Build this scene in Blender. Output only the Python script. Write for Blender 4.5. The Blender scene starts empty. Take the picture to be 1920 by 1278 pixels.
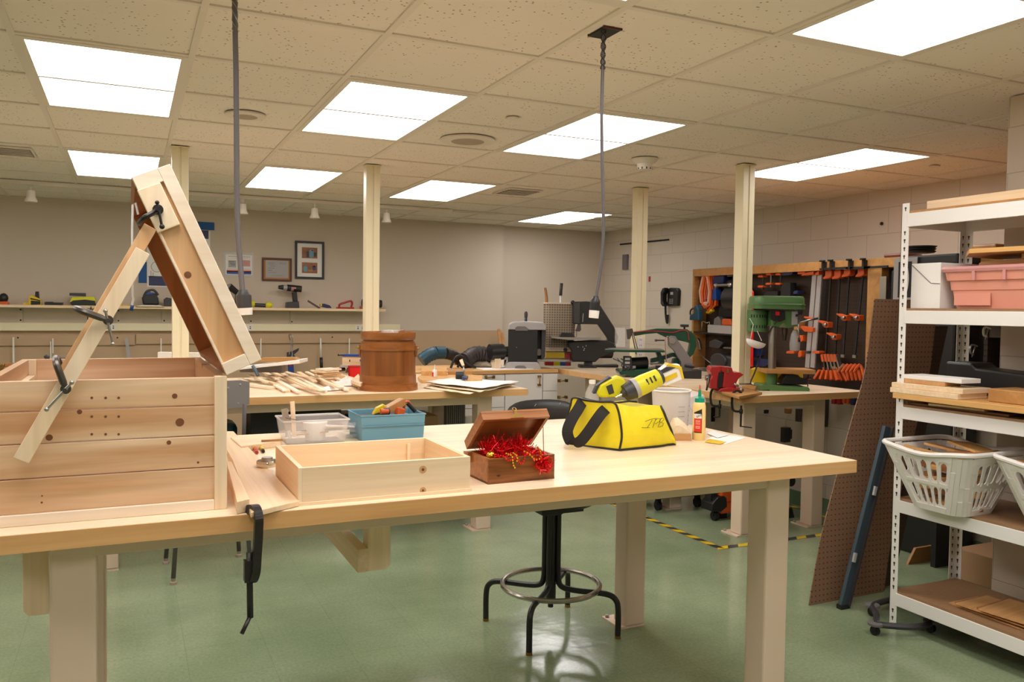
import bpy, math, random
from mathutils import Vector, Matrix, Euler
random.seed(7)
SC = bpy.context.scene; COL = SC.collection
PI = math.pi
# ------------------------------------------------------------------ camera model
FPX = 1547.909; YAW = math.radians(24.95456); PIT = math.radians(-2.23700); ROL = math.radians(0.79379)
CAM = Vector((0, 0, 1.40)); CEIL = 2.369
_cy, _sy, _cp, _sp = math.cos(YAW), math.sin(YAW), math.cos(PIT), math.sin(PIT)
FW = Vector((_sy*_cp, _cy*_cp, _sp)); _R = Vector((_cy, -_sy, 0)); _U = _R.cross(FW)
RT = _R*math.cos(ROL)+_U*math.sin(ROL); UP = -_R*math.sin(ROL)+_U*math.cos(ROL)
def ray(u, v): return FW+RT*((u-960)/FPX)-UP*((v-639)/FPX)
def az(u, v, z): d = ray(u, v); return CAM+d*((z-CAM.z)/d.z)
def ax(u, v, x): d = ray(u, v); return CAM+d*(x/d.x)
def ay(u, v, y): d = ray(u, v); return CAM+d*(y/d.y)
def depth(p): return (Vector(p)-CAM).dot(FW)

# ------------------------------------------------------------------ materials
def lin(c):
    return tuple((x/255/12.92 if x/255 <= .04045 else ((x/255+.055)/1.055)**2.4) for x in c)+(1,)
def nmat(name):
    m = bpy.data.materials.new(name); m.use_nodes = True
    nt = m.node_tree; b = nt.nodes['Principled BSDF']; return m, nt, b
def N(nt, t, **k):
    n = nt.nodes.new(t)
    for a, v in k.items():
        if a in n.inputs.keys(): n.inputs[a].default_value = v
        else: setattr(n, a, v)
    return n
def mat(name, col, rough=.5, metal=0., var=.08, vs=8., bump=0., bs=60., trans=0., coat=0., alpha=1., emit=None, es=1.):
    m, nt, b = nmat(name)
    b.inputs['Roughness'].default_value = rough; b.inputs['Metallic'].default_value = metal
    b.inputs['Transmission Weight'].default_value = trans; b.inputs['Coat Weight'].default_value = coat
    b.inputs['Alpha'].default_value = alpha
    c = lin(col)
    tc = N(nt, 'ShaderNodeTexCoord')
    no = N(nt, 'ShaderNodeTexNoise', Scale=vs, Detail=3.)
    nt.links.new(tc.outputs['Object'], no.inputs['Vector'])
    mx = N(nt, 'ShaderNodeMix', data_type='RGBA')
    mx.inputs[6].default_value = tuple(x*(1-var) for x in c[:3])+(1,)
    mx.inputs[7].default_value = tuple(min(1, x*(1+var)) for x in c[:3])+(1,)
    nt.links.new(no.outputs['Fac'], mx.inputs[0]); nt.links.new(mx.outputs[2], b.inputs['Base Color'])
    if bump:
        n2 = N(nt, 'ShaderNodeTexNoise', Scale=bs, Detail=2.); nt.links.new(tc.outputs['Object'], n2.inputs['Vector'])
        bp = N(nt, 'ShaderNodeBump', Strength=bump, Distance=.01)
        nt.links.new(n2.outputs['Fac'], bp.inputs['Height']); nt.links.new(bp.outputs['Normal'], b.inputs['Normal'])
    if emit:
        b.inputs['Emission Color'].default_value = lin(emit); b.inputs['Emission Strength'].default_value = es
    return m
def wood(name, c1, c2, axis=0, sc=1., rough=.45, knots=0., kc=(120, 70, 35), contrast=1., boards=0., baxis=1):
    """grain runs along `axis`; optional knots; boards = width of glued staves"""
    m, nt, b = nmat(name); b.inputs['Roughness'].default_value = rough
    tc = N(nt, 'ShaderNodeTexCoord'); mp = N(nt, 'ShaderNodeMapping')
    s = [14*sc]*3; s[axis] = .9*sc; mp.inputs['Scale'].default_value = s
    nt.links.new(tc.outputs['Object'], mp.inputs['Vector']); src = mp.outputs['Vector']
    n1 = N(nt, 'ShaderNodeTexNoise', Scale=1., Detail=4., Roughness=.55, Distortion=.6)
    nt.links.new(src, n1.inputs['Vector'])
    r = N(nt, 'ShaderNodeValToRGB'); r.color_ramp.elements[0].position = .5-.22/contrast; r.color_ramp.elements[1].position = .5+.22/contrast
    r.color_ramp.elements[0].color = lin(c2); r.color_ramp.elements[1].color = lin(c1)
    nt.links.new(n1.outputs['Fac'], r.inputs['Fac']); out = r.outputs['Color']
    # fine rings
    mp2 = N(nt, 'ShaderNodeMapping'); s = [70*sc]*3; s[axis] = 2.2*sc; mp2.inputs['Scale'].default_value = s
    nt.links.new(tc.outputs['Object'], mp2.inputs['Vector'])
    n2 = N(nt, 'ShaderNodeTexNoise', Scale=1., Detail=2.); nt.links.new(mp2.outputs['Vector'], n2.inputs['Vector'])
    mr = N(nt, 'ShaderNodeMapRange'); mr.inputs[1].default_value = .3; mr.inputs[2].default_value = .7; mr.inputs[3].default_value = .93; mr.inputs[4].default_value = 1.05
    nt.links.new(n2.outputs['Fac'], mr.inputs[0])
    vm = N(nt, 'ShaderNodeVectorMath', operation='SCALE'); nt.links.new(out, vm.inputs[0]); nt.links.new(mr.outputs[0], vm.inputs['Scale']); out = vm.outputs[0]
    if boards:
        sx = N(nt, 'ShaderNodeSeparateXYZ'); nt.links.new(tc.outputs['Object'], sx.inputs[0])
        dv = N(nt, 'ShaderNodeMath', operation='DIVIDE'); dv.inputs[1].default_value = boards; nt.links.new(sx.outputs[baxis], dv.inputs[0])
        fl = N(nt, 'ShaderNodeMath', operation='FLOOR'); nt.links.new(dv.outputs[0], fl.inputs[0])
        wn = N(nt, 'ShaderNodeTexWhiteNoise', noise_dimensions='1D'); nt.links.new(fl.outputs[0], wn.inputs['W'])
        m2 = N(nt, 'ShaderNodeMapRange'); m2.inputs[3].default_value = .93; m2.inputs[4].default_value = 1.05; nt.links.new(wn.outputs['Value'], m2.inputs[0])
        v2 = N(nt, 'ShaderNodeVectorMath', operation='SCALE'); nt.links.new(out, v2.inputs[0]); nt.links.new(m2.outputs[0], v2.inputs['Scale']); out = v2.outputs[0]
    if knots:
        mp3 = N(nt, 'ShaderNodeMapping'); s = [knots]*3; s[axis] = knots*.55; mp3.inputs['Scale'].default_value = s
        nt.links.new(tc.outputs['Object'], mp3.inputs['Vector'])
        vo = N(nt, 'ShaderNodeTexVoronoi', Scale=1.); nt.links.new(mp3.outputs['Vector'], vo.inputs['Vector'])
        kr = N(nt, 'ShaderNodeValToRGB'); kr.color_ramp.elements[0].position = .03; kr.color_ramp.elements[1].position = .06
        kr.color_ramp.elements[0].color = (1, 1, 1, 1); kr.color_ramp.elements[1].color = (0, 0, 0, 1)
        nt.links.new(vo.outputs['Distance'], kr.inputs['Fac'])
        mx = N(nt, 'ShaderNodeMix', data_type='RGBA'); nt.links.new(kr.outputs['Color'], mx.inputs[0]); nt.links.new(out, mx.inputs[6]); mx.inputs[7].default_value = lin(kc)
        out = mx.outputs[2]
    nt.links.new(out, b.inputs['Base Color'])
    return m
M = {}
M['pine'] = wood('pale_pine', (246, 222, 188), (230, 196, 150), 0, 1.)
M['pinez'] = wood('pale_pine_upright', (248, 226, 194), (234, 202, 160), 2, 1.)
M['piney'] = wood('pale_pine_lengthwise', (240, 214, 178), (224, 188, 142), 1, 1.)
M['white_pine'] = wood('white_pine', (250, 236, 216), (240, 214, 184), 0, .8)
M['cedar'] = wood('knotty_cedar', (240, 206, 168), (208, 158, 112), 0, .8, knots=2.6, contrast=1.5)
M['cedary'] = wood('knotty_cedar_side', (222, 182, 140), (202, 152, 106), 1, 1., knots=2.6)
M['cedarin'] = wood('cedar_inside', (186, 128, 76), (160, 100, 54), 1, 1.)
M['maple'] = wood('maple_bench_top', (248, 228, 198), (240, 212, 174), 0, .7, rough=.3, boards=.045, contrast=.8)
M['maple_edge'] = wood('maple_bench_edge', (228, 182, 124), (206, 152, 92), 0, .9, rough=.4, knots=1.1, contrast=.9)
M['oak'] = wood('honey_oak', (190, 140, 80), (165, 115, 60), 0, 1.)
M['oakz'] = wood('honey_oak_upright', (176, 130, 74), (150, 106, 56), 2, 1.)
M['bucket'] = wood('varnished_staves', (150, 90, 40), (106, 58, 24), 2, 1.2, rough=.3)
M['bucket_band'] = wood('varnished_hoop', (164, 100, 46), (124, 70, 30), 0, 1., rough=.3)
M['walnut'] = wood('stained_cedar', (156, 96, 42), (92, 50, 20), 0, 4.5, rough=.3, knots=14, kc=(60, 28, 12))
M['walnut_lid'] = wood('stained_cedar_lid', (178, 116, 66), (136, 82, 42), 0, 4.5, rough=.3)
M['ply'] = wood('yellow_plywood', (226, 176, 108), (200, 146, 80), 1, 1.)
M['scrap'] = wood('scrap_wood', (214, 166, 110), (180, 128, 76), 0, 1.)
M['scrapd'] = wood('dark_scrap_wood', (170, 112, 66), (130, 80, 44), 1, 1.)
M['cream'] = mat('cream_paint', (226, 202, 178), .45, var=.03)
M['pole'] = mat('cream_enamel', (232, 220, 184), .4, var=.03)
M['counter_edge'] = M['maple_edge']
M['black'] = mat('black_plastic', (30, 28, 28), .4)
M['iron'] = mat('black_iron', (48, 44, 42), .38, .5, bump=.15)
M['webbing'] = mat('black_webbing', (36, 32, 31), .85)
M['steel'] = mat('steel', (170, 166, 160), .3, .9)
M['chrome'] = mat('chrome', (210, 206, 200), .12, 1.)
M['darksteel'] = mat('dark_steel', (96, 88, 82), .35, .8)
M['white'] = mat('white_enamel', (236, 232, 226), .35, var=.02)
M['paper'] = mat('white_paper', (238, 234, 228), .7, var=.02)
M['whiteplastic'] = mat('white_plastic', (232, 226, 218), .4, var=.02)
M['navy'] = mat('navy_plastic', (34, 44, 88), .4)
M['blue'] = mat('blue_plastic', (30, 72, 150), .4)
M['bluetape'] = mat('blue_tape', (20, 84, 150), .6)
M['red'] = mat('red_enamel', (170, 32, 34), .35)
M['brightred'] = mat('bright_red_plastic', (220, 26, 24), .35)
M['orange'] = mat('orange_plastic', (214, 92, 34), .4)
M['cartorange'] = mat('orange_cart_plastic', (214, 88, 26), .45)
M['yellow'] = mat('yellow_plastic', (226, 190, 30), .4)
M['lime'] = mat('lime_plastic', (216, 208, 30), .4, var=.04)
M['bagy'] = mat('yellow_nylon', (236, 216, 28), .5, var=.10, vs=14, bump=.9, bs=16)
M['green'] = mat('green_enamel', (82, 118, 68), .35)
M['dkgreen'] = mat('dark_green_enamel', (16, 62, 44), .3)
M['grey'] = mat('grey_plastic', (112, 106, 104), .45)
M['lgrey'] = mat('light_grey_plastic', (170, 166, 164), .4)
M['dkgrey'] = mat('charcoal', (58, 56, 58), .45)
M['cable'] = mat('grey_cable', (92, 86, 86), .5)
M['brass'] = mat('antique_brass', (160, 124, 70), .3, .9)
M['teal'] = mat('blue_grey_bin', (104, 152, 172), .45, var=.04)
M['hosed'] = mat('black_hose', (50, 44, 40), .5, bump=.4, bs=40)
M['hoseb'] = mat('blue_hose', (24, 66, 84), .45)
M['vinyl'] = mat('black_vinyl', (40, 38, 38), .35, bump=.1, bs=20)
M['hard'] = mat('hardboard', (140, 96, 66), .55)
M['cabwhite'] = mat('white_cabinet', (232, 226, 220), .45, var=.02)
M['chair'] = mat('grey_chair_shell', (138, 130, 128), .5, bump=.1)
M['shelfboard'] = mat('particle_board', (150, 114, 80), .6, var=.2, vs=60)
M['shelfbrown'] = mat('grey_brown_board', (150, 128, 108), .6, var=.06)
M['glue'] = mat('yellow_glue', (246, 214, 140), .35, var=.02)
M['gluelabel'] = mat('red_glue_label', (226, 48, 26), .45, var=.02)
M['gteal'] = mat('green_cap', (0, 150, 118), .35)
M['tinsel'] = mat('red_foil', (232, 26, 36), .25, .5, var=.25, vs=60)
M['gold'] = mat('gold_bead', (226, 176, 60), .2, .9)
M['clear'] = mat('clear_plastic', (236, 232, 230), .12, alpha=.24, var=.0)
M['frost'] = mat('frosted_plastic', (226, 220, 216), .3, alpha=.62, var=.0)
M['glassy'] = mat('clear_glass', (236, 240, 240), .05, alpha=.22, var=.0)
M['pinkbin'] = mat('pink_translucent_plastic', (232, 158, 136), .3, alpha=.93, var=.04)
M['pinklid'] = mat('pink_rim', (214, 150, 146), .3, alpha=.9, var=.02)
M['belt'] = mat('pink_sanding_belt', (190, 140, 126), .8)
M['beige'] = mat('beige_mesh_plastic', (166, 150, 130), .5)
M['cardboard'] = mat('brown_cardboard', (176, 138, 100), .7)
M['ring'] = mat('dull_chrome', (178, 172, 164), .22, .9)
M['bluesteel'] = mat('blue_grey_steel', (74, 90, 100), .4, .4)
M['ink'] = mat('black_ink', (24, 22, 22), .6)
M['maroon'] = mat('maroon_wood', (84, 32, 24), .35)

def mat_floor():
    m, nt, b = nmat('green_vinyl_tile'); tc = N(nt, 'ShaderNodeTexCoord')
    n1 = N(nt, 'ShaderNodeTexNoise', Scale=2.2, Detail=4.); n2 = N(nt, 'ShaderNodeTexNoise', Scale=85., Detail=3.)
    for n in (n1, n2): nt.links.new(tc.outputs['Object'], n.inputs['Vector'])
    r = N(nt, 'ShaderNodeValToRGB'); r.color_ramp.elements[0].position = .3; r.color_ramp.elements[1].position = .7
    r.color_ramp.elements[0].color = lin((130, 146, 112)); r.color_ramp.elements[1].color = lin((152, 166, 132))
    nt.links.new(n1.outputs['Fac'], r.inputs['Fac'])
    mr = N(nt, 'ShaderNodeMapRange'); mr.inputs[1].default_value = .3; mr.inputs[2].default_value = .7; mr.inputs[3].default_value = .88; mr.inputs[4].default_value = 1.1
    nt.links.new(n2.outputs['Fac'], mr.inputs[0])
    vm = N(nt, 'ShaderNodeVectorMath', operation='SCALE'); nt.links.new(r.outputs['Color'], vm.inputs[0]); nt.links.new(mr.outputs[0], vm.inputs['Scale'])
    br = N(nt, 'ShaderNodeTexBrick', offset=0., squash=1.); br.inputs['Scale'].default_value = 1.; br.inputs['Brick Width'].default_value = .305; br.inputs['Row Height'].default_value = .305
    br.inputs['Mortar Size'].default_value = .0012; br.inputs['Color1'].default_value = (1, 1, 1, 1); br.inputs['Color2'].default_value = (.975, .975, .975, 1); br.inputs['Mortar'].default_value = (.82, .82, .82, 1)
    mp = N(nt, 'ShaderNodeMapping'); mp.inputs['Rotation'].default_value = (0, 0, math.radians(0)); mp.inputs['Location'].default_value = (.1, .12, 0)
    nt.links.new(tc.outputs['Object'], mp.inputs['Vector']); nt.links.new(mp.outputs['Vector'], br.inputs['Vector'])
    mx = N(nt, 'ShaderNodeMix', data_type='RGBA', blend_type='MULTIPLY'); mx.inputs[0].default_value = 1.
    nt.links.new(vm.outputs[0], mx.inputs[6]); nt.links.new(br.outputs['Color'], mx.inputs[7]); nt.links.new(mx.outputs[2], b.inputs['Base Color'])
    b.inputs['Roughness'].default_value = .14; b.inputs['Specular IOR Level'].default_value = .45
    n3 = N(nt, 'ShaderNodeTexNoise', Scale=5., Detail=3.); nt.links.new(tc.outputs['Object'], n3.inputs['Vector'])
    bp = N(nt, 'ShaderNodeBump', Strength=.12, Distance=.02); nt.links.new(n3.outputs['Fac'], bp.inputs['Height']); nt.links.new(bp.outputs['Normal'], b.inputs['Normal'])
    return m
def mat_ceil():
    m, nt, b = nmat('fissured_ceiling_tile'); tc = N(nt, 'ShaderNodeTexCoord'); b.inputs['Roughness'].default_value = .9
    vo = N(nt, 'ShaderNodeTexVoronoi', Scale=42., Randomness=1.); nt.links.new(tc.outputs['Object'], vo.inputs['Vector'])
    n1 = N(nt, 'ShaderNodeTexNoise', Scale=7., Detail=1.); nt.links.new(tc.outputs['Object'], n1.inputs['Vector'])
    r = N(nt, 'ShaderNodeValToRGB'); r.color_ramp.elements[0].position = .14; r.color_ramp.elements[1].position = .20
    r.color_ramp.elements[0].color = (1, 1, 1, 1); r.color_ramp.elements[1].color = (0, 0, 0, 1); nt.links.new(vo.outputs['Distance'], r.inputs['Fac'])
    r2 = N(nt, 'ShaderNodeValToRGB'); r2.color_ramp.elements[0].position = .36; r2.color_ramp.elements[1].position = .52; nt.links.new(n1.outputs['Fac'], r2.inputs['Fac'])
    mu = N(nt, 'ShaderNodeMath', operation='MULTIPLY'); nt.links.new(r.outputs['Color'], mu.inputs[0]); nt.links.new(r2.outputs['Color'], mu.inputs[1])
    mx = N(nt, 'ShaderNodeMix', data_type='RGBA'); mx.inputs[6].default_value = lin((236, 226, 214)); mx.inputs[7].default_value = lin((158, 138, 118))
    nt.links.new(mu.outputs[0], mx.inputs[0]); nt.links.new(mx.outputs[2], b.inputs['Base Color'])
    return m
def mat_block(name, col, axis='x'):
    m, nt, b = nmat(name); tc = N(nt, 'ShaderNodeTexCoord'); b.inputs['Roughness'].default_value = .5
    sx = N(nt, 'ShaderNodeSeparateXYZ'); cb = N(nt, 'ShaderNodeCombineXYZ'); nt.links.new(tc.outputs['Object'], sx.inputs[0])
    nt.links.new(sx.outputs[1 if axis == 'x' else 0], cb.inputs[0]); nt.links.new(sx.outputs[2], cb.inputs[1])
    br = N(nt, 'ShaderNodeTexBrick', offset=.5); br.inputs['Scale'].default_value = 1.; br.inputs['Brick Width'].default_value = .406; br.inputs['Row Height'].default_value = .2032
    c = lin(col); br.inputs['Color1'].default_value = c; br.inputs['Color2'].default_value = tuple(x*.97 for x in c[:3])+(1,); br.inputs['Mortar'].default_value = tuple(x*.72 for x in c[:3])+(1,)
    br.inputs['Mortar Size'].default_value = .003; br.inputs['Mortar Smooth'].default_value = .6
    nt.links.new(cb.outputs[0], br.inputs['Vector']); nt.links.new(br.outputs['Color'], b.inputs['Base Color'])
    bp = N(nt, 'ShaderNodeBump', Strength=.4, Distance=.005, invert=True); nt.links.new(br.outputs['Fac'], bp.inputs['Height']); nt.links.new(bp.outputs['Normal'], b.inputs['Normal'])
    return m
def mat_holes(name, col, hole, pitch, ax1, ax2, rad=.16):
    """perforated board: round holes on a regular pitch"""
    m, nt, b = nmat(name); tc = N(nt, 'ShaderNodeTexCoord'); b.inputs['Roughness'].default_value = .5
    sx = N(nt, 'ShaderNodeSeparateXYZ'); nt.links.new(tc.outputs['Object'], sx.inputs[0]); sq = []
    for a in (ax1, ax2):
        d = N(nt, 'ShaderNodeMath', operation='DIVIDE'); d.inputs[1].default_value = pitch; nt.links.new(sx.outputs[a], d.inputs[0])
        f = N(nt, 'ShaderNodeMath', operation='FRACT'); nt.links.new(d.outputs[0], f.inputs[0])
        s = N(nt, 'ShaderNodeMath', operation='SUBTRACT'); s.inputs[1].default_value = .5; nt.links.new(f.outputs[0], s.inputs[0])
        p = N(nt, 'ShaderNodeMath', operation='POWER'); p.inputs[1].default_value = 2.; ab = N(nt, 'ShaderNodeMath', operation='ABSOLUTE')
        nt.links.new(s.outputs[0], ab.inputs[0]); nt.links.new(ab.outputs[0], p.inputs[0]); sq.append(p)
    ad = N(nt, 'ShaderNodeMath', operation='ADD'); nt.links.new(sq[0].outputs[0], ad.inputs[0]); nt.links.new(sq[1].outputs[0], ad.inputs[1])
    lt = N(nt, 'ShaderNodeMath', operation='LESS_THAN'); lt.inputs[1].default_value = rad*rad; nt.links.new(ad.outputs[0], lt.inputs[0])
    no = N(nt, 'ShaderNodeTexNoise', Scale=3., Detail=3.); nt.links.new(tc.outputs['Object'], no.inputs['Vector'])
    m1 = N(nt, 'ShaderNodeMix', data_type='RGBA'); c = lin(col); m1.inputs[6].default_value = tuple(x*.85 for x in c[:3])+(1,); m1.inputs[7].default_value = tuple(x*1.15 for x in c[:3])+(1,)
    nt.links.new(no.outputs['Fac'], m1.inputs[0])
    mx = N(nt, 'ShaderNodeMix', data_type='RGBA'); nt.links.new(lt.outputs[0], mx.inputs[0]); nt.links.new(m1.outputs[2], mx.inputs[6]); mx.inputs[7].default_value = lin(hole)
    nt.links.new(mx.outputs[2], b.inputs['Base Color']); return m
M['floor'] = mat_floor(); M['ceil'] = mat_ceil()
M['wall'] = mat('beige_wall_paint', (206, 192, 174), .75, var=.03, vs=2.)
M['walltan'] = mat('tan_wall_paint', (190, 160, 126), .6, var=.03)
M['block'] = mat_block('painted_block', (210, 197, 180)); M['blocky'] = mat_block('painted_block_pillar', (200, 184, 164))
M['tbar'] = mat('beige_grid_bar', (226, 216, 203), .6, var=.02)
M['peg'] = mat_holes('pegboard_brown', (138, 104, 80), (60, 36, 24), .0254, 0, 2, .14)
M['peg_dark_shade'] = mat_holes('pegboard_dark_shaded', (66, 46, 36), (34, 20, 14), .0254, 0, 2, .14)  # pegboard brown with shade put into the colour; also colours the dark tool board
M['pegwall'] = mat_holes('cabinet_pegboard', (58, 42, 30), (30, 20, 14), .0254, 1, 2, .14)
M['hamper'] = mat_holes('perforated_beige', (166, 148, 126), (110, 96, 80), .022, 0, 2, .33)
M['basegreen'] = mat('green_cove_base', (104, 128, 98), .45)
M['lightpanel'] = mat('lit_diffuser', (255, 255, 255), .5, emit=(255, 250, 249), es=8.6)

# ------------------------------------------------------------------ mesh builder
class MB:
    def __init__(s): s.v = []; s.f = []; s.m = []; s.sm = []
    def add(s, vs, fs, m=0, smooth=False):
        o = len(s.v); s.v += [Vector(p) for p in vs]
        for f in fs: s.f.append([i+o for i in f]); s.m.append(m); s.sm.append(smooth)
        return s
    def box(s, x0, x1, y0, y1, z0, z1, m=0):
        vs = [(x, y, z) for z in (z0, z1) for y in (y0, y1) for x in (x0, x1)]
        return s.add(vs, [(0, 2, 3, 1), (4, 5, 7, 6), (0, 1, 5, 4), (2, 6, 7, 3), (0, 4, 6, 2), (1, 3, 7, 5)], m)
    def rbox(s, c, d, rot=(0, 0, 0), m=0):
        R = rot if isinstance(rot, Matrix) else Euler(rot).to_matrix()
        a = [Vector((x*d[0]/2, y*d[1]/2, z*d[2]/2)) for z in (-1, 1) for y in (-1, 1) for x in (-1, 1)]
        return s.add([R@p+Vector(c) for p in a], [(0, 2, 3, 1), (4, 5, 7, 6), (0, 1, 5, 4), (2, 6, 7, 3), (0, 4, 6, 2), (1, 3, 7, 5)], m)
    def beam(s, a, b, w, t, m=0, up=(0, 0, 1)):
        """bar from a to b: w across (perpendicular to up), t along up"""
        a = Vector(a); b = Vector(b); d = (b-a).normalized(); u = Vector(up); x = d.cross(u)
        if x.length < 1e-4: u = Vector((0, 1, 0)); x = d.cross(u)
        x.normalize(); u = x.cross(d)
        vs = [p+x*(i*w/2)+u*(j*t/2) for p in (a, b) for i, j in ((-1, -1), (1, -1), (1, 1), (-1, 1))]
        return s.add(vs, [(0, 1, 2, 3), (7, 6, 5, 4), (0, 4, 5, 1), (1, 5, 6, 2), (2, 6, 7, 3), (3, 7, 4, 0)], m)
    def prism(s, pts, a, b, axis='y', m=0, smooth=False):
        n = len(pts)
        def mk(p, t): return {'y': (p[0], t, p[1]), 'x': (t, p[0], p[1]), 'z': (p[0], p[1], t)}[axis]
        vs = [mk(p, a) for p in pts]+[mk(p, b) for p in pts]
        fs = [list(range(n)), list(range(2*n-1, n-1, -1))]
        s.add(vs, fs, m); o = len(s.v)-2*n
        for i in range(n):
            j = (i+1) % n; s.f.append([o+i, o+n+i, o+n+j, o+j]); s.m.append(m); s.sm.append(smooth)
        return s
    def loft(s, rings, m=0, smooth=False, caps=True):
        n = len(rings[0]); vs = [p for r in rings for p in r]; fs = []
        for k in range(len(rings)-1):
            for i in range(n):
                j = (i+1) % n; fs.append((k*n+i, k*n+j, (k+1)*n+j, (k+1)*n+i))
        s.add(vs, fs, m, smooth)
        if caps:
            o = len(s.v)-len(vs); s.f.append([o+i for i in range(n-1, -1, -1)]); s.m.append(m); s.sm.append(False)
            s.f.append([o+(len(rings)-1)*n+i for i in range(n)]); s.m.append(m); s.sm.append(False)
        return s
    def cyl(s, p0, p1, r0, r1=None, n=16, m=0, smooth=True):
        p0 = Vector(p0); p1 = Vector(p1); r1 = r0 if r1 is None else r1; d = (p1-p0).normalized()
        a = d.orthogonal().normalized(); b = d.cross(a)
        rings = [[p+a*(r*math.cos(2*PI*i/n))+b*(r*math.sin(2*PI*i/n)) for i in range(n)] for p, r in ((p0, r0), (p1, r1))]
        return s.loft(rings, m, smooth)
    def tube(s, pts, r, n=8, m=0, closed=False):
        P = [Vector(p) for p in pts]; L = len(P); rings = []; a = None
        for i, p in enumerate(P):
            if closed: d = P[(i+1) % L]-P[i-1]
            else: d = (P[min(i+1, L-1)]-P[max(i-1, 0)])
            d.normalize()
            if a is None: a = d.orthogonal().normalized()
            a = (a-d*a.dot(d)).normalized(); b = d.cross(a)
            rr = r[i] if isinstance(r, (list, tuple)) else r
            rings.append([p+a*(rr*math.cos(2*PI*k/n))+b*(rr*math.sin(2*PI*k/n)) for k in range(n)])
        if closed: rings.append(rings[0])
        return s.loft(rings, m, True, not closed)
    def strap(s, pts, w, t, m=0, side=(0, 1, 0)):
        P = [Vector(p) for p in pts]; L = len(P); S = Vector(side).normalized(); rings = []
        for i, p in enumerate(P):
            d = (P[min(i+1, L-1)]-P[max(i-1, 0)]).normalized(); sd = (S-d*S.dot(d)).normalized(); nn = d.cross(sd)
            rings.append([p+sd*(w/2)*i1+nn*(t/2)*j1 for i1, j1 in ((-1, -1), (1, -1), (1, 1), (-1, 1))])
        return s.loft(rings, m)
    def lathe(s, prof, c=(0, 0, 0), n=24, m=0, ax='z', smooth=True):
        c = Vector(c); rings = []
        for r, z in prof:
            rg = []
            for i in range(n):
                x, y = r*math.cos(2*PI*i/n), r*math.sin(2*PI*i/n)
                rg.append(c+Vector({'z': (x, y, z), 'y': (x, z, y), 'x': (z, x, y)}[ax]))
            rings.append(rg)
        return s.loft(rings, m, smooth)
    def sph(s, c, r, sc=(1, 1, 1), n=12, m=0):
        k = n//2+1; prof = [(max(1e-4, math.sin(PI*i/(k-1))), -math.cos(PI*i/(k-1))) for i in range(k)]
        c = Vector(c); rings = [[c+Vector((a*r*math.cos(2*PI*j/n)*sc[0], a*r*math.sin(2*PI*j/n)*sc[1], z*r*sc[2])) for j in range(n)] for a, z in prof]
        return s.loft(rings, m, True)
    def ringpt(s, c, R, r, n=24, k=8, m=0, ax='z'):
        c = Vector(c)
        def e(t): x, y = R*math.cos(t), R*math.sin(t); return c+Vector({'z': (x, y, 0), 'y': (x, 0, y), 'x': (0, x, y)}[ax])
        return s.tube([e(2*PI*i/n) for i in range(n)], r, k, m, closed=True)

def arc(cx, cz, r, a0, a1, n=8):
    return [(cx+r*math.cos(math.radians(a0+(a1-a0)*i/n)), cz+r*math.sin(math.radians(a0+(a1-a0)*i/n))) for i in range(n+1)]
def rrect(x0, x1, z0, z1, r, n=4):
    return arc(x1-r, z1-r, r, 0, 90, n)+arc(x0+r, z1-r, r, 90, 180, n)+arc(x0+r, z0+r, r, 180, 270, n)+arc(x1-r, z0+r, r, 270, 360, n)
def smooth_path(pts, k=6):
    P = [Vector(p) for p in pts]; out = []
    for i in range(len(P)-1):
        p0, p1, p2, p3 = P[max(i-1, 0)], P[i], P[i+1], P[min(i+2, len(P)-1)]
        for j in range(k):
            t = j/k; out.append(.5*((2*p1)+(p2-p0)*t+(2*p0-5*p1+4*p2-p3)*t*t+(3*p1-p0-3*p2+p3)*t**3))
    return out+[P[-1]]

# ------------------------------------------------------------------ objects
def build(name, mb, mats, parent=None, world=False, bev=0., label=None):
    me = bpy.data.meshes.new(name); vs = mb.v
    if world and parent is not None:
        inv = (Matrix.Translation(parent.location)@parent.rotation_euler.to_matrix().to_4x4()).inverted(); vs = [inv@p for p in vs]
    me.from_pydata([tuple(p) for p in vs], [], mb.f)
    for mm in (mats if isinstance(mats, (list, tuple)) else [mats]): me.materials.append(M[mm] if isinstance(mm, str) else mm)
    me.polygons.foreach_set('material_index', mb.m); me.polygons.foreach_set('use_smooth', mb.sm); me.update()
    import bmesh
    bm = bmesh.new(); bm.from_mesh(me); bmesh.ops.recalc_face_normals(bm, faces=bm.faces)
    for e in bm.edges:
        if len(e.link_faces) == 2 and e.calc_face_angle(0) > .62: e.smooth = False
    bm.to_mesh(me); bm.free()
    o = bpy.data.objects.new(name, me); COL.objects.link(o)
    if parent is not None: o.parent = parent
    if bev:
        b = o.modifiers.new('bevel', 'BEVEL'); b.width = bev; b.segments = 2; b.limit_method = 'ANGLE'; b.angle_limit = math.radians(40)
    if label: o['label'] = label
    return o
def thing(name, label, cat, loc=(0, 0, 0), rz=0., group=None):
    o = bpy.data.objects.new(name, None); COL.objects.link(o); o.location = loc; o.rotation_euler = (0, 0, rz)
    o.empty_display_size = .05; o['label'] = label; o['category'] = cat
    if group: o['group'] = group
    return o
def single(name, mb, mats, label, cat, group=None, loc=(0, 0, 0), rz=0., bev=0., kind=None):
    o = build(name, mb, mats, None, bev=bev); o.location = loc; o.rotation_euler = (0, 0, rz); o['label'] = label; o['category'] = cat
    if group: o['group'] = group
    if kind: o['kind'] = kind
    return o
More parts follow.
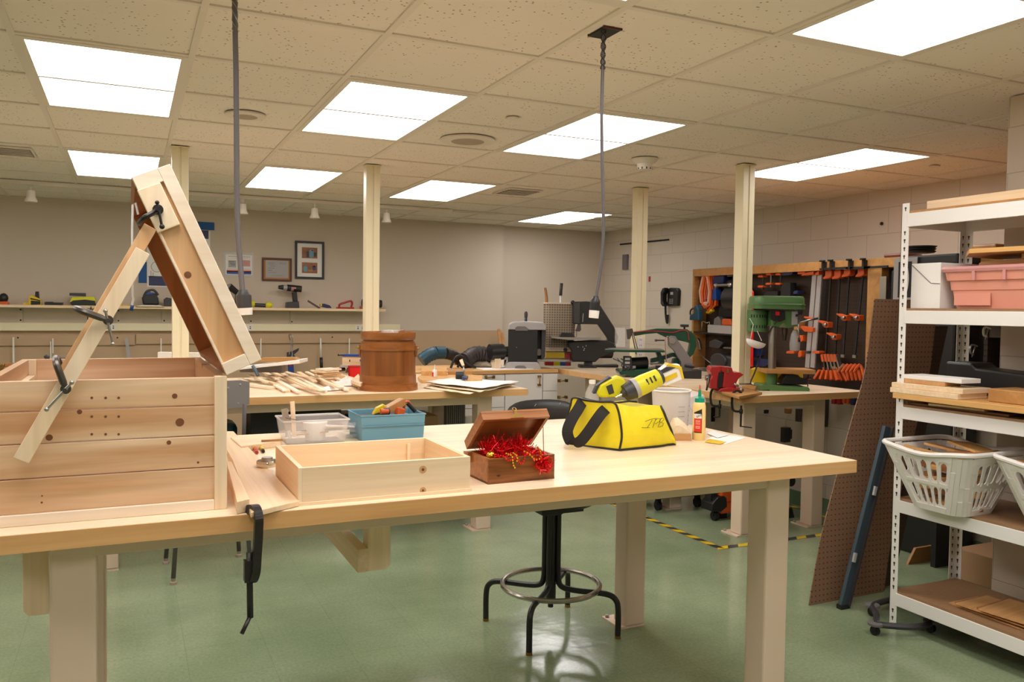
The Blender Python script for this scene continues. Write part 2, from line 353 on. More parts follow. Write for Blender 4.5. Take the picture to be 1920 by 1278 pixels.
def wsingle(name, mb, mats, label, cat, group=None, bev=0., kind=None):
    """one mesh given in room coordinates: origin moved to its base"""
    lo = Vector((min(p.x for p in mb.v), min(p.y for p in mb.v), min(p.z for p in mb.v))); hi = Vector((max(p.x for p in mb.v), max(p.y for p in mb.v), lo.z))
    c = (lo+hi)/2; mb.v = [p-c for p in mb.v]
    return single(name, mb, mats, label, cat, group, c, 0, bev, kind)
def struct(name, mb, mats, bev=0., parent=None):
    o = build(name, mb, mats, parent, bev=bev)
    if parent is None: o['kind'] = 'structure'
    return o
def dup(root, loc, rz=None, label=None, group=None):
    r = root.copy(); COL.objects.link(r); r.location = loc
    if rz is not None: r.rotation_euler = (0, 0, rz)
    if label: r['label'] = label
    if group: r['group'] = group
    for ch in list(root.children):
        c = ch.copy(); COL.objects.link(c); c.parent = r
        for g in list(ch.children):
            d = g.copy(); COL.objects.link(d); d.parent = c
    return r
def FB(u, y, z=.90, rz=-YAW):
    p = ay(u, 640, y); p.z = z; q = p-CAM; return FR(u, 639-FPX*q.dot(UP)/q.dot(FW), p, rz)
class FR:
    """a thing's own upright frame, facing the room's viewer side, measured off the photo in pixels"""
    def __init__(s, u, v, p, rz=-YAW):
        s.u, s.v, s.p = u, v, Vector(p); s.s = depth(p)/FPX; s.rz = rz
        d = Vector((math.cos(rz), math.sin(rz), 0)); q = s.p-CAM; th = q.dot(RT)/q.dot(FW)
        s.k = 1/max(.3, RT.dot(d)-th*FW.dot(d))
    def __call__(s, u, v): return ((u-s.u)*s.s*s.k, (s.v-v)*s.s)
    def P(s, pts): return [s(*q) for q in pts]
    def p3(s, u, v, y=0.): a = s(u, v); return (a[0], y, a[1])
    def thing(s, name, label, cat, group=None): return thing(name, label, cat, s.p, s.rz, group)
def FZ(u, v, z, rz=-YAW): return FR(u, v, az(u, v, z), rz)

# ================================================================== ROOM SHELL
GX, GY, T = -.3797, 3.5048, .61
YB, XR = 8.85, 5.42
struct('floor', MB().box(-3.6, 5.6, -3.2, 9.2, -.05, 0), 'floor')
struct('ceiling', MB().box(-3.6, 5.6, -3.2, 9.2, CEIL+.006, CEIL+.06), 'ceil')
g = MB()
for k in range(-6, 11):
    x = GX+k*T
    if -3.6 < x < XR: g.box(x-.012, x+.012, -3.1, 9.0, CEIL-.001, CEIL+.008)
for k in range(-11, 10):
    y = GY+k*T
    if -3.1 < y < 9.0: g.box(-3.5, XR, y-.012, y+.012, CEIL-.0005, CEIL+.008)
struct('trim_1', g, 'tbar')
struct('wall_back', MB().box(-3.6, 3.99, YB, YB+.3, 0, CEIL+.006), 'wall')
struct('wall_back_recess', MB().box(3.99, 5.7, YB+.08, YB+.3, 0, CEIL+.006), 'wall')
struct('wall_right', MB().box(XR, XR+.2, 1.5, 9.1, 0, CEIL+.006), 'block')
struct('wall_left', MB().box(-3.6, -3.5, -3.2, 9.1, 0, CEIL+.006), 'wall')
struct('wall_front', MB().box(-3.6, 5.6, -3.2, -3.1, 0, CEIL+.006), 'wall')
struct('wall_right_pillar', MB().box(3.56, XR+.1, -3.1, 2.44, 0, CEIL), 'blocky')
struct('trim_2', MB().box(-3.5, 3.985, YB-.0012, YB, .0, ay(860, 619, YB).z), 'walltan')      # tan lower panel
# clamp closet built out from the right wall: block base, oak frame, brown pegboard back
CX = 4.42; zc0 = .80; zt = 1.76; yf, yn = 5.80, 2.45
struct('wall_right_base', MB().box(CX, XR, yn, yf, 0, zc0), 'block')
struct('baseboard_right', MB().box(CX-.012, CX-.0005, yn, yf, .0, .105), 'basegreen')
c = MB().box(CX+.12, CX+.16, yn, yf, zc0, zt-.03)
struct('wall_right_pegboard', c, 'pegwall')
f = MB(); m1, m2 = 3.945, 3.835
f.box(CX-.015, XR-.03, yn, yf, zt-.062, zt)
f.box(CX-.014, CX+.13, yf-.022, yf, zc0, zt-.062).box(CX-.014, CX+.05, m2, m1, zc0, zt-.062)
f.box(CX-.014, CX+.13, yn, yn+.05, zc0, zt-.062)
struct('trim_3', f, 'oak')

# ceiling lights
def make_light(kx, ky, label, group=None):
    x0, y0 = GX+kx*T, GY+ky*T
    t = thing('ceiling_light', label, 'ceiling light', (x0+T/2, y0+T, CEIL), 0, group)
    fr = MB(); a, b2 = T/2-.012, T-.012; i1, i2 = T/2-.036, T-.053
    for q in ((-a, a, -b2, -i2), (-a, a, i2, b2), (-a, -i1, -i2, i2), (i1, a, -i2, i2)): fr.box(*q, -.003, .006)
    build('light_frame', fr, 'tbar', t)
    build('diffuser', MB().box(-i1, i1, -i2, i2, 0, .005), 'lightpanel', t)
    return t
make_light(0, 0, 'large bright ceiling light panel at the upper left of the room', 'ceiling lights')
make_light(2, 0, 'bright ceiling light panel right of the left hanging cord, in front of the single post', 'ceiling lights')
make_light(4, 0, 'bright ceiling light panel crossed by the middle hanging cord', 'ceiling lights')
make_light(7, 0, 'ceiling light panel on the right, its corner behind the top of the right post', 'ceiling lights')
make_light(0, 4, 'small ceiling light panel just behind the raised chest lid', 'ceiling lights')
make_light(2, 4, 'small ceiling light panel seen between the left cord and the second post', 'ceiling lights')
make_light(4, 4, 'small ceiling light panel beside the square ceiling vent', 'ceiling lights')
make_light(7, 6, 'farthest and smallest ceiling light panel, near the back corner', 'ceiling lights')
make_light(4, -4, 'largest ceiling light panel, cut off by the top right of the view', 'ceiling lights')
make_light(2, -4, 'sliver of a ceiling light panel at the top edge above the middle cord', 'ceiling lights')
for kx, ky in ((0, -4), (7, -4), (0, -8), (2, -8), (4, -8), (-3, 0), (-3, 4), (-3, -4)):  # unseen panels added to give the room more light
    make_light(kx, ky, 'unseen ceiling light panel outside the view, added to light the room', 'added ceiling lights outside the view')

# ceiling fittings
def disc_speaker(u, v, r, label, two=False):
    p = az(u, v, CEIL); t = thing('ceiling_speaker', label, 'ceiling speaker', p)
    build('rim', MB().lathe([(r*.6, 0), (r, 0), (r, -.008), (r*.62, -.012)], n=32), 'tbar', t)
    build('grille', MB().lathe([(.001, -.006), (r*.6, -.006), (r*.6, -.012), (.001, -.014)], n=24), 'beige', t)
disc_speaker(460, 215, .10, 'flat round ceiling speaker beside the left hanging cord')
disc_speaker(877, 262, .16, 'faint round ceiling diffuser between two light panels')
for u, v, l in ((961, 221, 'small flat ceiling cap right of the second light panel'), (1752, 311, 'small flat ceiling cap behind the right light panel')):
    p = az(u, v, CEIL); single('sprinkler_cover', MB().lathe([(.001, 0), (.035, 0), (.033, -.006), (.001, -.008)]), 'tbar', l, 'ceiling cap', loc=p)
p = az(1209, 298, CEIL); t = thing('smoke_detector', 'cream smoke detector hanging from the ceiling grid', 'smoke detector', p)
build('base', MB().lathe([(.001, 0), (.085, 0), (.08, -.012), (.06, -.03), (.001, -.032)], n=28), 'tbar', t)
build('sensor', MB().lathe([(.05, -.03), (.045, -.07), (.03, -.075), (.001, -.075)], n=24), 'tbar', t)
s = MB()
for k in range(10): a = 2*PI*k/10; s.rbox((.043*math.cos(a), .043*math.sin(a), -.062), (.008, .008, .012), (0, 0, a))
build('slots', s, 'black', t)
def vent(u0, v0, w, d, label, rim='tbar'):
    p = az(u0, v0, CEIL); t = thing('ceiling_vent', label, 'ceiling vent', p)
    s = MB(); n = 6
    for k in range(n): s.rbox((0, -d/2+d*(k+.5)/n, -.004), (w*.9, d/n*.55, .004), (.5, 0, 0))
    build('slats', s, rim, t); build('duct', MB().box(-w/2*.9, w/2*.9, -d/2, d/2, -.001, .003), 'ink', t)
    build('vent_frame', MB().loft([[Vector((x, y, z)) for x, y in ((-a, -b), (a, -b), (a, b), (-a, b))] for a, b, z in ((w/2, d/2+.03, .003), (w/2, d/2+.03, -.006), (w/2*.92, d/2, -.006), (w/2*.92, d/2, .003))], 0, False, False), rim, t)
vent(970, 360, .30, .30, 'square slatted ceiling vent near the middle light panel')
vent(12, 283, .32, .30, 'slatted ceiling vent at the far left edge')
vent(860, 396, .9, .05, 'long narrow slot vent in the ceiling by the back wall')
vent(1170, 410, .7, .05, 'long narrow slot vent right of the farthest light panel')
# lighting track with spot heads along the back
t = thing('light_track', 'long cream lighting track under the ceiling near the back wall', 'light track', (.0, 7.68, CEIL))
build('rail', MB().box(-3.0, 2.9, -.018, .018, -.03, 0), 'tbar', t)
for i, (u, l) in enumerate(((58, 'small cream spotlight on the ceiling track, far left'), (455, 'small cream spotlight on the track beside the left cord'), (590, 'small cream spotlight on the track above the framed photos'), (725, 'small cream spotlight on the track right of the second post'))):
    p = ay(u, 360+i*12, 7.68); t = thing('spotlight', l, 'spotlight', (p.x, 7.68, CEIL-.03), 0, 'track spotlights')
    build('stem', MB().cyl((0, 0, 0), (0, 0, -.045), .012, n=10), 'tbar', t)
    build('lamp_head', MB().lathe([(.001, -.04), (.03, -.045), (.034, -.10), (.046, -.125), (.046, -.135), (.001, -.13)], n=18), 'tbar', t)

# power posts from bench top to ceiling
def post(x, y, label, outlets=()):
    t = thing('power_post', label, 'post', (x, y, .9), 0, 'cream power posts'); h = CEIL-.9
    mb = MB().box(-.048, -.004, -.04, .04, 0, h).box(.004, .048, -.04, .04, 0, h).box(-.006, .006, -.034, .034, 0, h)
    mb.box(-.055, .055, -.046, .046, h-.006, h)
    build('channel', mb, 'pole', t, bev=.003)
    for z in outlets:
        o = build('outlet', MB().box(-.03, .03, -.044, -.04, z, z+.10), 'whiteplastic', t, bev=.002)
        s = MB()
        for dz in (.028, .072):
            for dx in (-.008, .006): s.box(dx, dx+.003, -.0455, -.044, z+dz, z+dz+.011)
        build('socket_slots', s, 'ink', o)
    return t
post(.295, 5.54, 'cream steel post standing behind the raised chest lid')
post(1.525, 5.60, 'cream steel post behind the round wooden bucket')
post(3.695, 5.56, 'cream steel post behind the green scroll saw', (.07, .19))
post(3.70, 4.335, 'cream steel post beside the red vise')

# ================================================================== BENCHES
def bench(x0, x1, y0, y1, lx, ly, label, group='maple workbenches'):
    cx, cy = (x0+x1)/2, (y0+y1)/2; t = thing('workbench', label, 'workbench', (cx, cy, 0), 0, group)
    build('bench_top', MB().box(x0-cx, x1-cx, y0-cy, y1-cy, .858, .90), ['maple'], t, bev=.003)
    build('edge_band', MB().box(x0-cx, x1-cx, y0-cy-.004, y0-cy, .858, .8985).box(x0-cx-.004, x0-cx, y0-cy, y1-cy, .858, .8985).box(x1-cx, x1-cx+.004, y0-cy, y1-cy, .858, .8985), 'maple_edge', t)
    a = MB(); xs = (lx[0]-cx, lx[1]-cx); ys = (ly[0]-cy, ly[1]-cy); w = .05
    a.box(xs[0], xs[1], ys[0]-w+.004, ys[0]-w+.03, .80, .858).box(xs[0], xs[1], ys[1]+w-.03, ys[1]+w-.004, .80, .858)
    a.box(xs[0]-w+.004, xs[0]-w+.03, ys[0], ys[1], .80, .858).box(xs[1]+w-.03, xs[1]+w-.004, ys[0], ys[1], .80, .858)
    build('apron', a, 'cream', t, bev=.002)
    for x in xs:
        for y in ys:
            l = build('leg', MB().box(x-w, x+w, y-w, y+w, .008, .857), 'cream', t, bev=.008)
            fp = MB().box(x-w-.03*(1 if x > 0 else 1), x+w, y-w, y+w+.05, 0, .008); build('foot_plate', fp, 'cream', l)
            build('bolt', MB().cyl((x-w-.015, y+w+.03, .008), (x-w-.015, y+w+.03, .02), .009, n=8), 'steel', l)
    return t
bench(-.34, 2.255, 2.045, 3.31, (-.12, 2.03), (2.215, 3.08), 'nearest long maple workbench, holding the cedar chest and the yellow bag')
bench(-.34, 2.275, 4.65, 5.92, (-.10, 2.03), (4.80, 5.65), 'long maple workbench in the middle, holding the round wooden bucket')
bench(3.30, 4.33, 3.85, 5.02, (3.505, 4.085), (4.06, 4.80), 'right maple workbench holding the red vise and the green drill press')
bench(3.30, 4.36, 5.06, 6.22, (3.55, 4.1), (5.3, 6.0), 'far maple workbench holding the black band saw and the green scroll saw')

# tapes on the floor
def tape(a, b, w, label, n):
    a = Vector(a); b = Vector(b); d = (b-a); L = d.length; d.normalize(); s = Vector((-d.y, d.x)); mb = MB()
    for k in range(n):
        for j, (q0, q1) in enumerate(((0, .5), (.5, 1.))):
            t0, t1 = L*(k+q0)/n, L*(k+q1)/n; sk = .018
            pts = [a+d*(t0-sk)-s*w/2, a+d*(t1-sk)-s*w/2, a+d*(t1+sk)+s*w/2, a+d*(t0+sk)+s*w/2]
            mb.add([(p.x, p.y, .0015) for p in pts], [(0, 1, 2, 3)], j)
    wsingle('hazard_tape', mb, ['yellow', 'dkgrey'], label, 'floor tape', 'striped floor tape')
tape((3.175, 5.6), (3.175, 3.87), .048, 'yellow and black floor tape running away on the left of the machine benches', 12)
tape((3.16, 3.865), (4.37, 3.845), .048, 'yellow and black floor tape in front of the drill press bench', 8)
tape((4.34, 3.7), (4.36, 5.2), .045, 'yellow and black floor tape along the foot of the right wall', 10)

# ================================================================== CEDAR CHEST
x0, x1, y0, y1, z0, z1 = -.292, .217, 2.115, 2.90, .90, 1.226
t = thing('cedar_chest', 'knotty cedar chest with raised lid on the near workbench', 'chest', ((x0+x1)/2, (y0+y1)/2, z0))
W = dict(parent=t, world=True)
b = MB(); zs = [.925, 1.005, 1.083, 1.156, z1-.001]
for i in range(4): b.box(x0, x1-.026, y0+.003, y0+.02, zs[i]+.0012, zs[i+1]-.0012)
kn = [(1047, 454, 15), (477, 549, 14), (1078, 611, 24), (1012, 733, 13), (295, 703, 19), (1187, 852, 7), (250, 1092, 6), (252, 1052, 5)]
kb = MB()
for a, c2, r in kn:
    u, v = a/3.196, 600+c2/3.196; p = ay(u, v, y0+.003); rr = r/3.196*depth(p)/FPX; kb.lathe([(.0002, -.0008), (rr, -.0008), (rr*1.02, 0), (.0002, 0)], c=(p.x, y0+.003, p.z), n=14, ax='y')
for row in (465, 577, 683):
    for a in (550, 633, 711):
        p = ay(a/3.196, 600+row/3.196, y0+.003); kb.lathe([(.0002, -.0008), (.003, -.0008), (.003, 0), (.0002, 0)], c=(p.x, y0+.003, p.z), n=8, ax='y')
fp = build('front_panel', b, 'cedar', bev=.0015, **W); M['knot'] = mat('dark_knot', (122, 74, 44), .5, var=.3, vs=80); build('knots', kb, 'knot', fp, world=False)
bpy.data.objects['knots'].data.transform(Matrix.Translation(-t.location))
build('back_panel', MB().box(x0, x1, y1-.02, y1, z0, z1), 'cedar', **W)
build('side_panel', MB().box(x0, x0+.02, y0+.02, y1-.02, z0, z1), 'cedary', **W)
build('side_panel', MB().box(x1-.02, x1, y0+.02, y1-.02, z0, z1-.002), 'cedary', **W)
build('bottom_panel', MB().box(x0+.02, x1-.02, y0+.02, y1-.02, z0, z0+.02), 'cedar', **W)
build('corner_trim', MB().box(x1-.028, x1+.001, y0-.004, y0+.018, z0, z1+.001), 'pinez', bev=.002, **W)
build('corner_trim', MB().box(x0+.001, x0+.02, y0+.02, y0+.045, z0+.02, z1).box(x0+.02, x0+.04, y1-.04, y1-.02, z0+.02, z1), 'pinez', **W)
build('base_trim', MB().box(x0, x1-.028, y0-.004, y0+.018, z0, z0+.026), 'white_pine', bev=.002, **W)
build('cleat', MB().rbox((x0+.03, 2.6, z1-.055), (.018, .5, .02), (.0, 0, 0)), 'piney', **W)
# lid: opened about the hinge at the right side, leaning back over the chest
ang = math.radians(114.3); ux = Vector((math.cos(ang), 0, math.sin(ang))); un = Vector((math.sin(ang), 0, -math.cos(ang)))  # along the lid, and outwards (its top side)
H = Vector((x1, 0, z1+.003)); LL, LT = .507, .090
def LP(a, h, y): return H+ux*a+un*h+Vector((0, y, 0))
def lbox(mb, a0, a1, h0, h1, ya, yb, m=0):
    vs = [LP(a, h, y) for h in (h0, h1) for y in (ya, yb) for a in (a0, a1)]
    return mb.add(vs, [(0, 2, 3, 1), (4, 5, 7, 6), (0, 1, 5, 4), (2, 6, 7, 3), (0, 4, 6, 2), (1, 3, 7, 5)], m)
lid = build('lid', lbox(MB(), .0, LL, LT-.014, LT, y0-.004, y1+.004), 'pinez', bev=.002, **W)
def sub(name, mb, mm, bev=0., label=None):
    o = build(name, mb, mm, lid, world=False, bev=bev, label=label); o.data.transform(Matrix.Translation(-t.location)); return o
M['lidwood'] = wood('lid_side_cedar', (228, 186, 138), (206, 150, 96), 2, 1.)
sub('lid_side_board', lbox(MB(), .0, LL, 0, LT-.014, y0+.006, y0+.022), 'lidwood')
M['lidshade'] = wood('lid_inside_shaded', (176, 112, 62), (146, 86, 42), 2, 1.)  # shade inside the raised lid is put into this darker brown
sub('lid_side_board', lbox(MB(), .0, LL, 0, LT-.014, y1-.02, y1), 'lidshade')
sub('lid_end_board', lbox(MB(), LL-.018, LL, 0, LT-.014, y0+.022, y1-.02), 'lidshade')
sub('lid_end_board', lbox(MB(), 0, .018, 0, LT-.014, y0+.022, y1-.02), 'lidshade')
fr = MB(); lbox(fr, 0, LL, LT-.03, LT, y0-.008, y0+.006); lbox(fr, LL-.032, LL, 0, LT-.03, y0-.008, y0+.006); lbox(fr, 0, .03, 0, LT-.03, y0-.008, y0+.006)
lbox(fr, .03, LL-.032, 0, .006, y0-.002, y0+.006)
sub('lid_frame_trim', fr, M['white_pine'], bev=.0015)
kp = ay(352, 515, y0+.006); sub('lid_knot', MB().lathe([(.0003, -.001), (.008, -.001), (.0085, .0005), (.0003, .0005)], c=(kp.x, y0+.006, kp.z), n=16, ax='y'), 'knot')
hp = LP(0, .005, 0); s = MB()
for yy in (2.3, 2.66): s.cyl((x1+.004, yy-.05, z1+.001), (x1+.004, yy+.05, z1+.001), .005, n=8)
build('hinge', s, 'steel', parent=t, world=True)
build('scrap_block', lbox(MB(), .37, .475, -.002, .052, y0-.012, y0+.006), 'pinez', parent=t, world=True, bev=.002, label='small pine block clamped inside the lid')
# prop made of two laths clamped together
ypr = 2.085
def pr(u, v, y): q = ay(u, v, y); return Vector((q.x, y, q.z))
t = thing('prop_stick', 'pine prop of two clamped laths holding up the chest lid', 'prop stick', pr(40, 862, ypr))
build('lower_lath', MB().beam(pr(40, 862, ypr), pr(268, 470, ypr), .033, .012, up=(0, 1, 0)), 'pinez', parent=t, world=True, bev=.001)
build('upper_lath', MB().beam(pr(120, 703, ypr+.016), pr(282, 425, ypr+.024), .030, .014, up=(0, 1, 0)), M['lidwood'], parent=t, world=True, bev=.001)
def small_clamp(u, v, rot, label, y):
    """small C-clamp seen from above its screw: cast frame, screw, sliding bar"""
    p = ay(u, v, y); t = thing('c_clamp', label, 'clamp', p, 0, 'small C-clamps on the chest prop')
    R = Matrix.Rotation(rot, 4, 'Y')
    def tr(mb): mb.v = [R@Vector(q) for q in mb.v]; return mb
    build('clamp_frame', tr(MB().tube(smooth_path([(0, -.012, .004), (0, -.016, .03), (0, -.014, .058), (0, .02, .07), (0, .04, .06), (0, .045, .03), (0, .04, .002)], 4), [.005, .006]+[.0075]*21+[.006, .005], 8)), 'darksteel', t)
    build('screw', tr(MB().cyl((0, -.05, 0), (0, .0, 0), .005, n=10).cyl((0, -.014, 0), (0, -.004, 0), .011, n=12)), 'darksteel', t)
    build('tommy_bar', tr(MB().cyl((-.045, -.045, -.028), (.018, -.045, .012), .0028, n=8).sph((-.045, -.045, -.028), .005).sph((.018, -.045, .012), .005)), 'steel', t)
small_clamp(124, 728, -.3, 'steel C-clamp holding the prop to the front of the chest', ypr-.01)
small_clamp(203, 600, -1.2, 'steel C-clamp joining the two laths of the prop', ypr-.01)
p = ay(296, 393, y0-.014); t = thing('c_clamp', 'dark C-clamp fixing the prop to the block in the raised lid', 'clamp', p, 0, 'small C-clamps on the chest prop')
s = FR(296, 393, p, 0)
build('clamp_frame', MB().tube(smooth_path([s.p3(296, 393, -.004), s.p3(285, 402, -.02), s.p3(270, 411, -.022), s.p3(262, 417, .02), s.p3(262, 417, .05)], 5), .006, 8), 'iron', t)
build('screw', MB().cyl((0, -.03, 0), (0, .002, 0), .006, n=10).cyl((0, -.008, 0), (0, .002, 0), .012, n=12), 'iron', t)
build('tommy_bar', MB().cyl(s.p3(294, 382, -.026), s.p3(303, 426, -.026), .003, n=8).sph(s.p3(303, 426, -.026), .006).sph(s.p3(294, 382, -.026), .005), 'iron', t)
# thin white cord hanging from the lid
t = thing('lid_cord', 'thin white cord with a blue tip hanging from the raised lid', 'cord', pr(249, 580, 2.16))
build('cord', MB().tube([pr(259, 402, 2.16), pr(254, 380, 2.16), pr(249, 384, 2.16), pr(248, 430, 2.16), pr(248, 500, 2.16), pr(249, 555, 2.16), pr(250, 560, 2.16), pr(247, 575, 2.16)], .0028, 6), 'paper', parent=t, world=True)
build('tip', MB().cyl(pr(248, 572, 2.16), pr(246, 582, 2.16), .004, n=8), 'blue', parent=t, world=True)

# ================================================================== NEAR BENCH TOP
ZT = .90
# long pine plank clamped along the bench + flat board
def plank(name, pts, z, th, mm, label, cat='board', group=None, bev=.002):
    P = [az(u, v, z) for u, v in pts]; return wsingle(name, MB().prism([(p.x, p.y) for p in P], z-th, z, 'z'), mm, label, cat, group, bev)
plank('pine_plank', ((424, 866), (434, 864), (468, 934), (444, 940)), .932, .031, 'piney', 'narrow pine strip beside the chest, gripped by the big clamp', 'plank')
plank('pine_board', ((424, 808), (438, 808), (561, 938), (470, 960), (436, 862), (424, 840)), .915, .014, 'piney', 'wide pale pine board lying between the chest and the open tray', 'board')
# big black clamp at the bench front
p = az(452, 960, .86); s = FR(455, 960, (p.x, 2.00, p.z), 0)
t = thing('bar_clamp', 'big black iron clamp gripping the front edge of the near workbench', 'clamp', s.p)
def q3(u, v, y): a = s(u, v); return (a[0], y, a[1])
fp = [q3(452, 933, .07), q3(456, 922, .05), q3(462, 918, .02), q3(465, 928, 0), q3(465, 945, 0), q3(464, 970, 0), q3(462, 1000, 0), q3(460, 1028, 0), q3(455, 1043, .008), q3(450, 1040, .02), q3(449, 1028, .03)]
build('clamp_frame', MB().strap(smooth_path(fp, 5), .019, .024, side=(1, 0, 0)), 'iron', t, bev=.003)
build('upper_pad', MB().cyl(q3(451, 930, .065), q3(451, 941, .065), .012, n=12), 'darksteel', t)
build('screw', MB().cyl(q3(449, 995, .012), q3(451, 1120, .012), .0075, n=10).rbox(q3(450, 1030, .012), (.026, .026, .05)), 'iron', t)
build('handle', MB().cyl(q3(451, 1117, .012), q3(433, 1142, -.01), .005, n=8), 'iron', t)

M['softknot'] = mat('knot_halo', (206, 158, 108), .5, var=.1)
# open tray (the unfinished drawer)
P0, P1, P2 = az(560, 948, ZT), az(882, 918, ZT), az(513, 888, ZT)
dx = (P1-P0).length; L = .462; Wd = .36; hh = .095
t = thing('open_tray', 'unfinished rectangular pine tray on the near workbench, left of the tinsel box', 'tray', (P0.x+L/2, P0.y+Wd/2, ZT))
a, c = L/2, Wd/2
build('front_board', MB().box(-a+.008, a, -c, -c+.012, .004, hh), 'pine', t, bev=.001)
build('back_board', MB().box(-a, a, c-.012, c, .004, hh), 'pine', t, bev=.001)
build('side_board', MB().box(-a, -a+.012, -c+.012, c-.012, .004, hh), 'piney', t, bev=.001)
build('side_board', MB().box(a-.012, a, -c+.012, c-.012, .004, hh), 'piney', t, bev=.001)
build('corner_strip', MB().box(-a, -a+.008, -c-.001, -c+.012, .004, hh), 'pinez', t)
build('corner_block', MB().box(a-.07, a-.062, c-.022, c-.012, .012, hh-.015), 'pinez', t)
build('tray_floor', MB().box(-a-.006, a+.002, -c-.006, c, 0, .008), 'pine', t)
for u, v, r in ((793, 880, .008), (793, 919, .007)): q = ay(u, v, P0.y); build('knot', MB().lathe([(.0003, -.0008), (r*.5, -.0008), (r*.5, .0004), (.0003, .0004)], c=(q.x-t.location.x, -c, q.z-ZT), n=14, ax='y').lathe([(.0003, -.0005), (r*1.3, -.0005), (r*1.3, .0004), (.0003, .0004)], c=(q.x-t.location.x, -c, q.z-ZT), n=14, ax='y', m=1), ['knot', 'softknot'], t)

# cedar box with tinsel
P0 = az(913, 908, ZT); t = thing('tinsel_box', 'small stained cedar box with open lid, full of red tinsel', 'box', (P0.x+.108, P0.y+.075, ZT), math.radians(2))
a, c, h = .108, .075, .073
build('front_board', MB().box(-a, a, -c, -c+.009, 0, h), 'walnut', t, bev=.001); build('back_board', MB().box(-a, a, c-.009, c, 0, h), 'walnut', t)
build('side_board', MB().box(-a, -a+.009, -c+.009, c-.009, 0, h), 'walnut_lid', t); build('side_board', MB().box(a-.009, a, -c+.009, c-.009, 0, h), 'walnut_lid', t)
build('box_floor', MB().box(-a, a, -c, c, 0, .006), 'walnut', t)
build('back_rail', MB().box(-a-.012, -a, c-.03, c, h-.03, h), 'walnut_lid', t)
la = math.radians(42); R = Matrix.Translation((0, c, h+.004))@Matrix.Rotation(-la, 4, 'X')
def lt(mb): mb.v = [R@Vector(q) for q in mb.v]; return mb
lid2 = build('lid', lt(MB().box(-a-.002, a+.002, -2*c-.004, 0, .022, .030)), 'walnut_lid', t, bev=.001)
build('lid_rim', lt(MB().box(-a-.002, a+.002, -2*c-.004, -2*c+.006, 0, .022).box(-a-.002, a+.002, -.009, 0, 0, .022).box(-a-.002, -a+.008, -2*c+.006, -.009, 0, .022).box(a-.008, a+.002, -2*c+.006, -.009, 0, .022)), 'walnut_lid', lid2, bev=.001)
build('clasp', lt(MB().prism([(-.022, 0), (.022, 0), (.010, .012), (.006, .014), (.004, .024), (-.004, .024), (-.006, .014), (-.010, .012)], -2*c-.007, -2*c-.004, 'y').ringpt((0, -2*c-.0055, .031), .0055, .0016, 14, 6, ax='y')), 'brass', lid2)
e0 = R@Vector((a-.012, -2*c+.012, .01)); build('lid_stay', MB().cyl(e0, (a-.012, -.03, h-.01), .0012, n=6), 'brass', t)
# tinsel: countless foil strips
mb = MB(); rnd = random.Random(3)
def foil(cx, cy, cz, n, ln, spread, up=.5):
    for _ in range(n):
        p = Vector((cx+rnd.gauss(0, spread[0]), cy+rnd.gauss(0, spread[1]), cz+rnd.gauss(0, spread[2])))
        d = Vector((rnd.gauss(0, 1), rnd.gauss(0, 1), rnd.gauss(up, .8))).normalized()*ln*rnd.uniform(.6, 1.2)
        sd = d.cross(Vector((rnd.gauss(0, 1), rnd.gauss(0, 1), rnd.gauss(0, 1)))).normalized()*.0011
        m = p+d*.5+sd*rnd.uniform(-2, 2)
        mb.add([p-sd, p+sd, m+sd, m-sd, p+d+sd, p+d-sd], [(0, 1, 2, 3), (3, 2, 4, 5)])
for k in range(16): foil(-.075+k*.0085, .015+.01*math.sin(k), .078+.010*math.sin(k*.6), 42, .034, (.006, .018, .008), .9)
for k in range(12): foil(.030+k*.0055, -.045-.030*min(1, k/5), .074-.0024*k*(k > 2), 26, .018, (.006, .007, .006), .0)
for k in range(6): foil(.045+k*.006, -.083, .058-.004*k, 30, .018, (.008, .004, .010), -.3)
mb.box(-.095, .095, -.062, .062, .03, .058)
o = single('tinsel', mb, 'tinsel', 'red foil tinsel spilling out of the small cedar box', 'tinsel', kind='stuff', loc=t.location, rz=t.rotation_euler.z)
bd = MB(); rb = MB()
def beads(mb, pts, r, step):
    P = smooth_path(pts, 20); acc = 0; last = P[0]; mb.sph(P[0], r, n=8)
    for q in P:
        acc += (q-last).length; last = q
        if acc >= step: mb.sph(q, r, n=8); acc = 0
beads(bd, [(-.045, -.06, .082), (-.036, -.079, .078), (-.034, -.0805, .060), (-.030, -.0805, .046), (-.025, -.0805, .044)], .0036, .0078)
beads(bd, [(-.022, -.06, .082), (-.020, -.080, .076), (-.021, -.0805, .060)], .0036, .0078)
beads(bd, [(.010, -.07, .086), (.022, -.083, .078), (.032, -.085, .066), (.044, -.086, .064), (.054, -.085, .068), (.062, -.07, .084), (.060, -.05, .094)], .0040, .0086)
single('bead_string', bd, 'gold', 'string of gold beads draped over the front of the tinsel box', 'bead string', loc=t.location, rz=t.rotation_euler.z)
beads(rb, [(-.08, -.05, .08), (-.06, -.078, .078), (-.05, -.080, .066), (-.02, -.08, .070), (-.012, -.0805, .056), (.0, -.0805, .056), (.008, -.08, .078), (.02, -.08, .082)], .0032, .0068)
single('bead_string', rb, 'tinsel', 'string of small red beads hanging over the tinsel box rim', 'bead string', loc=t.location, rz=t.rotation_euler.z)
single('ornament', MB().sph((-.082, -.035, .074), .014, n=14), 'gold', 'pale gold ornament in the left corner of the tinsel box', 'ornament', loc=t.location, rz=t.rotation_euler.z)

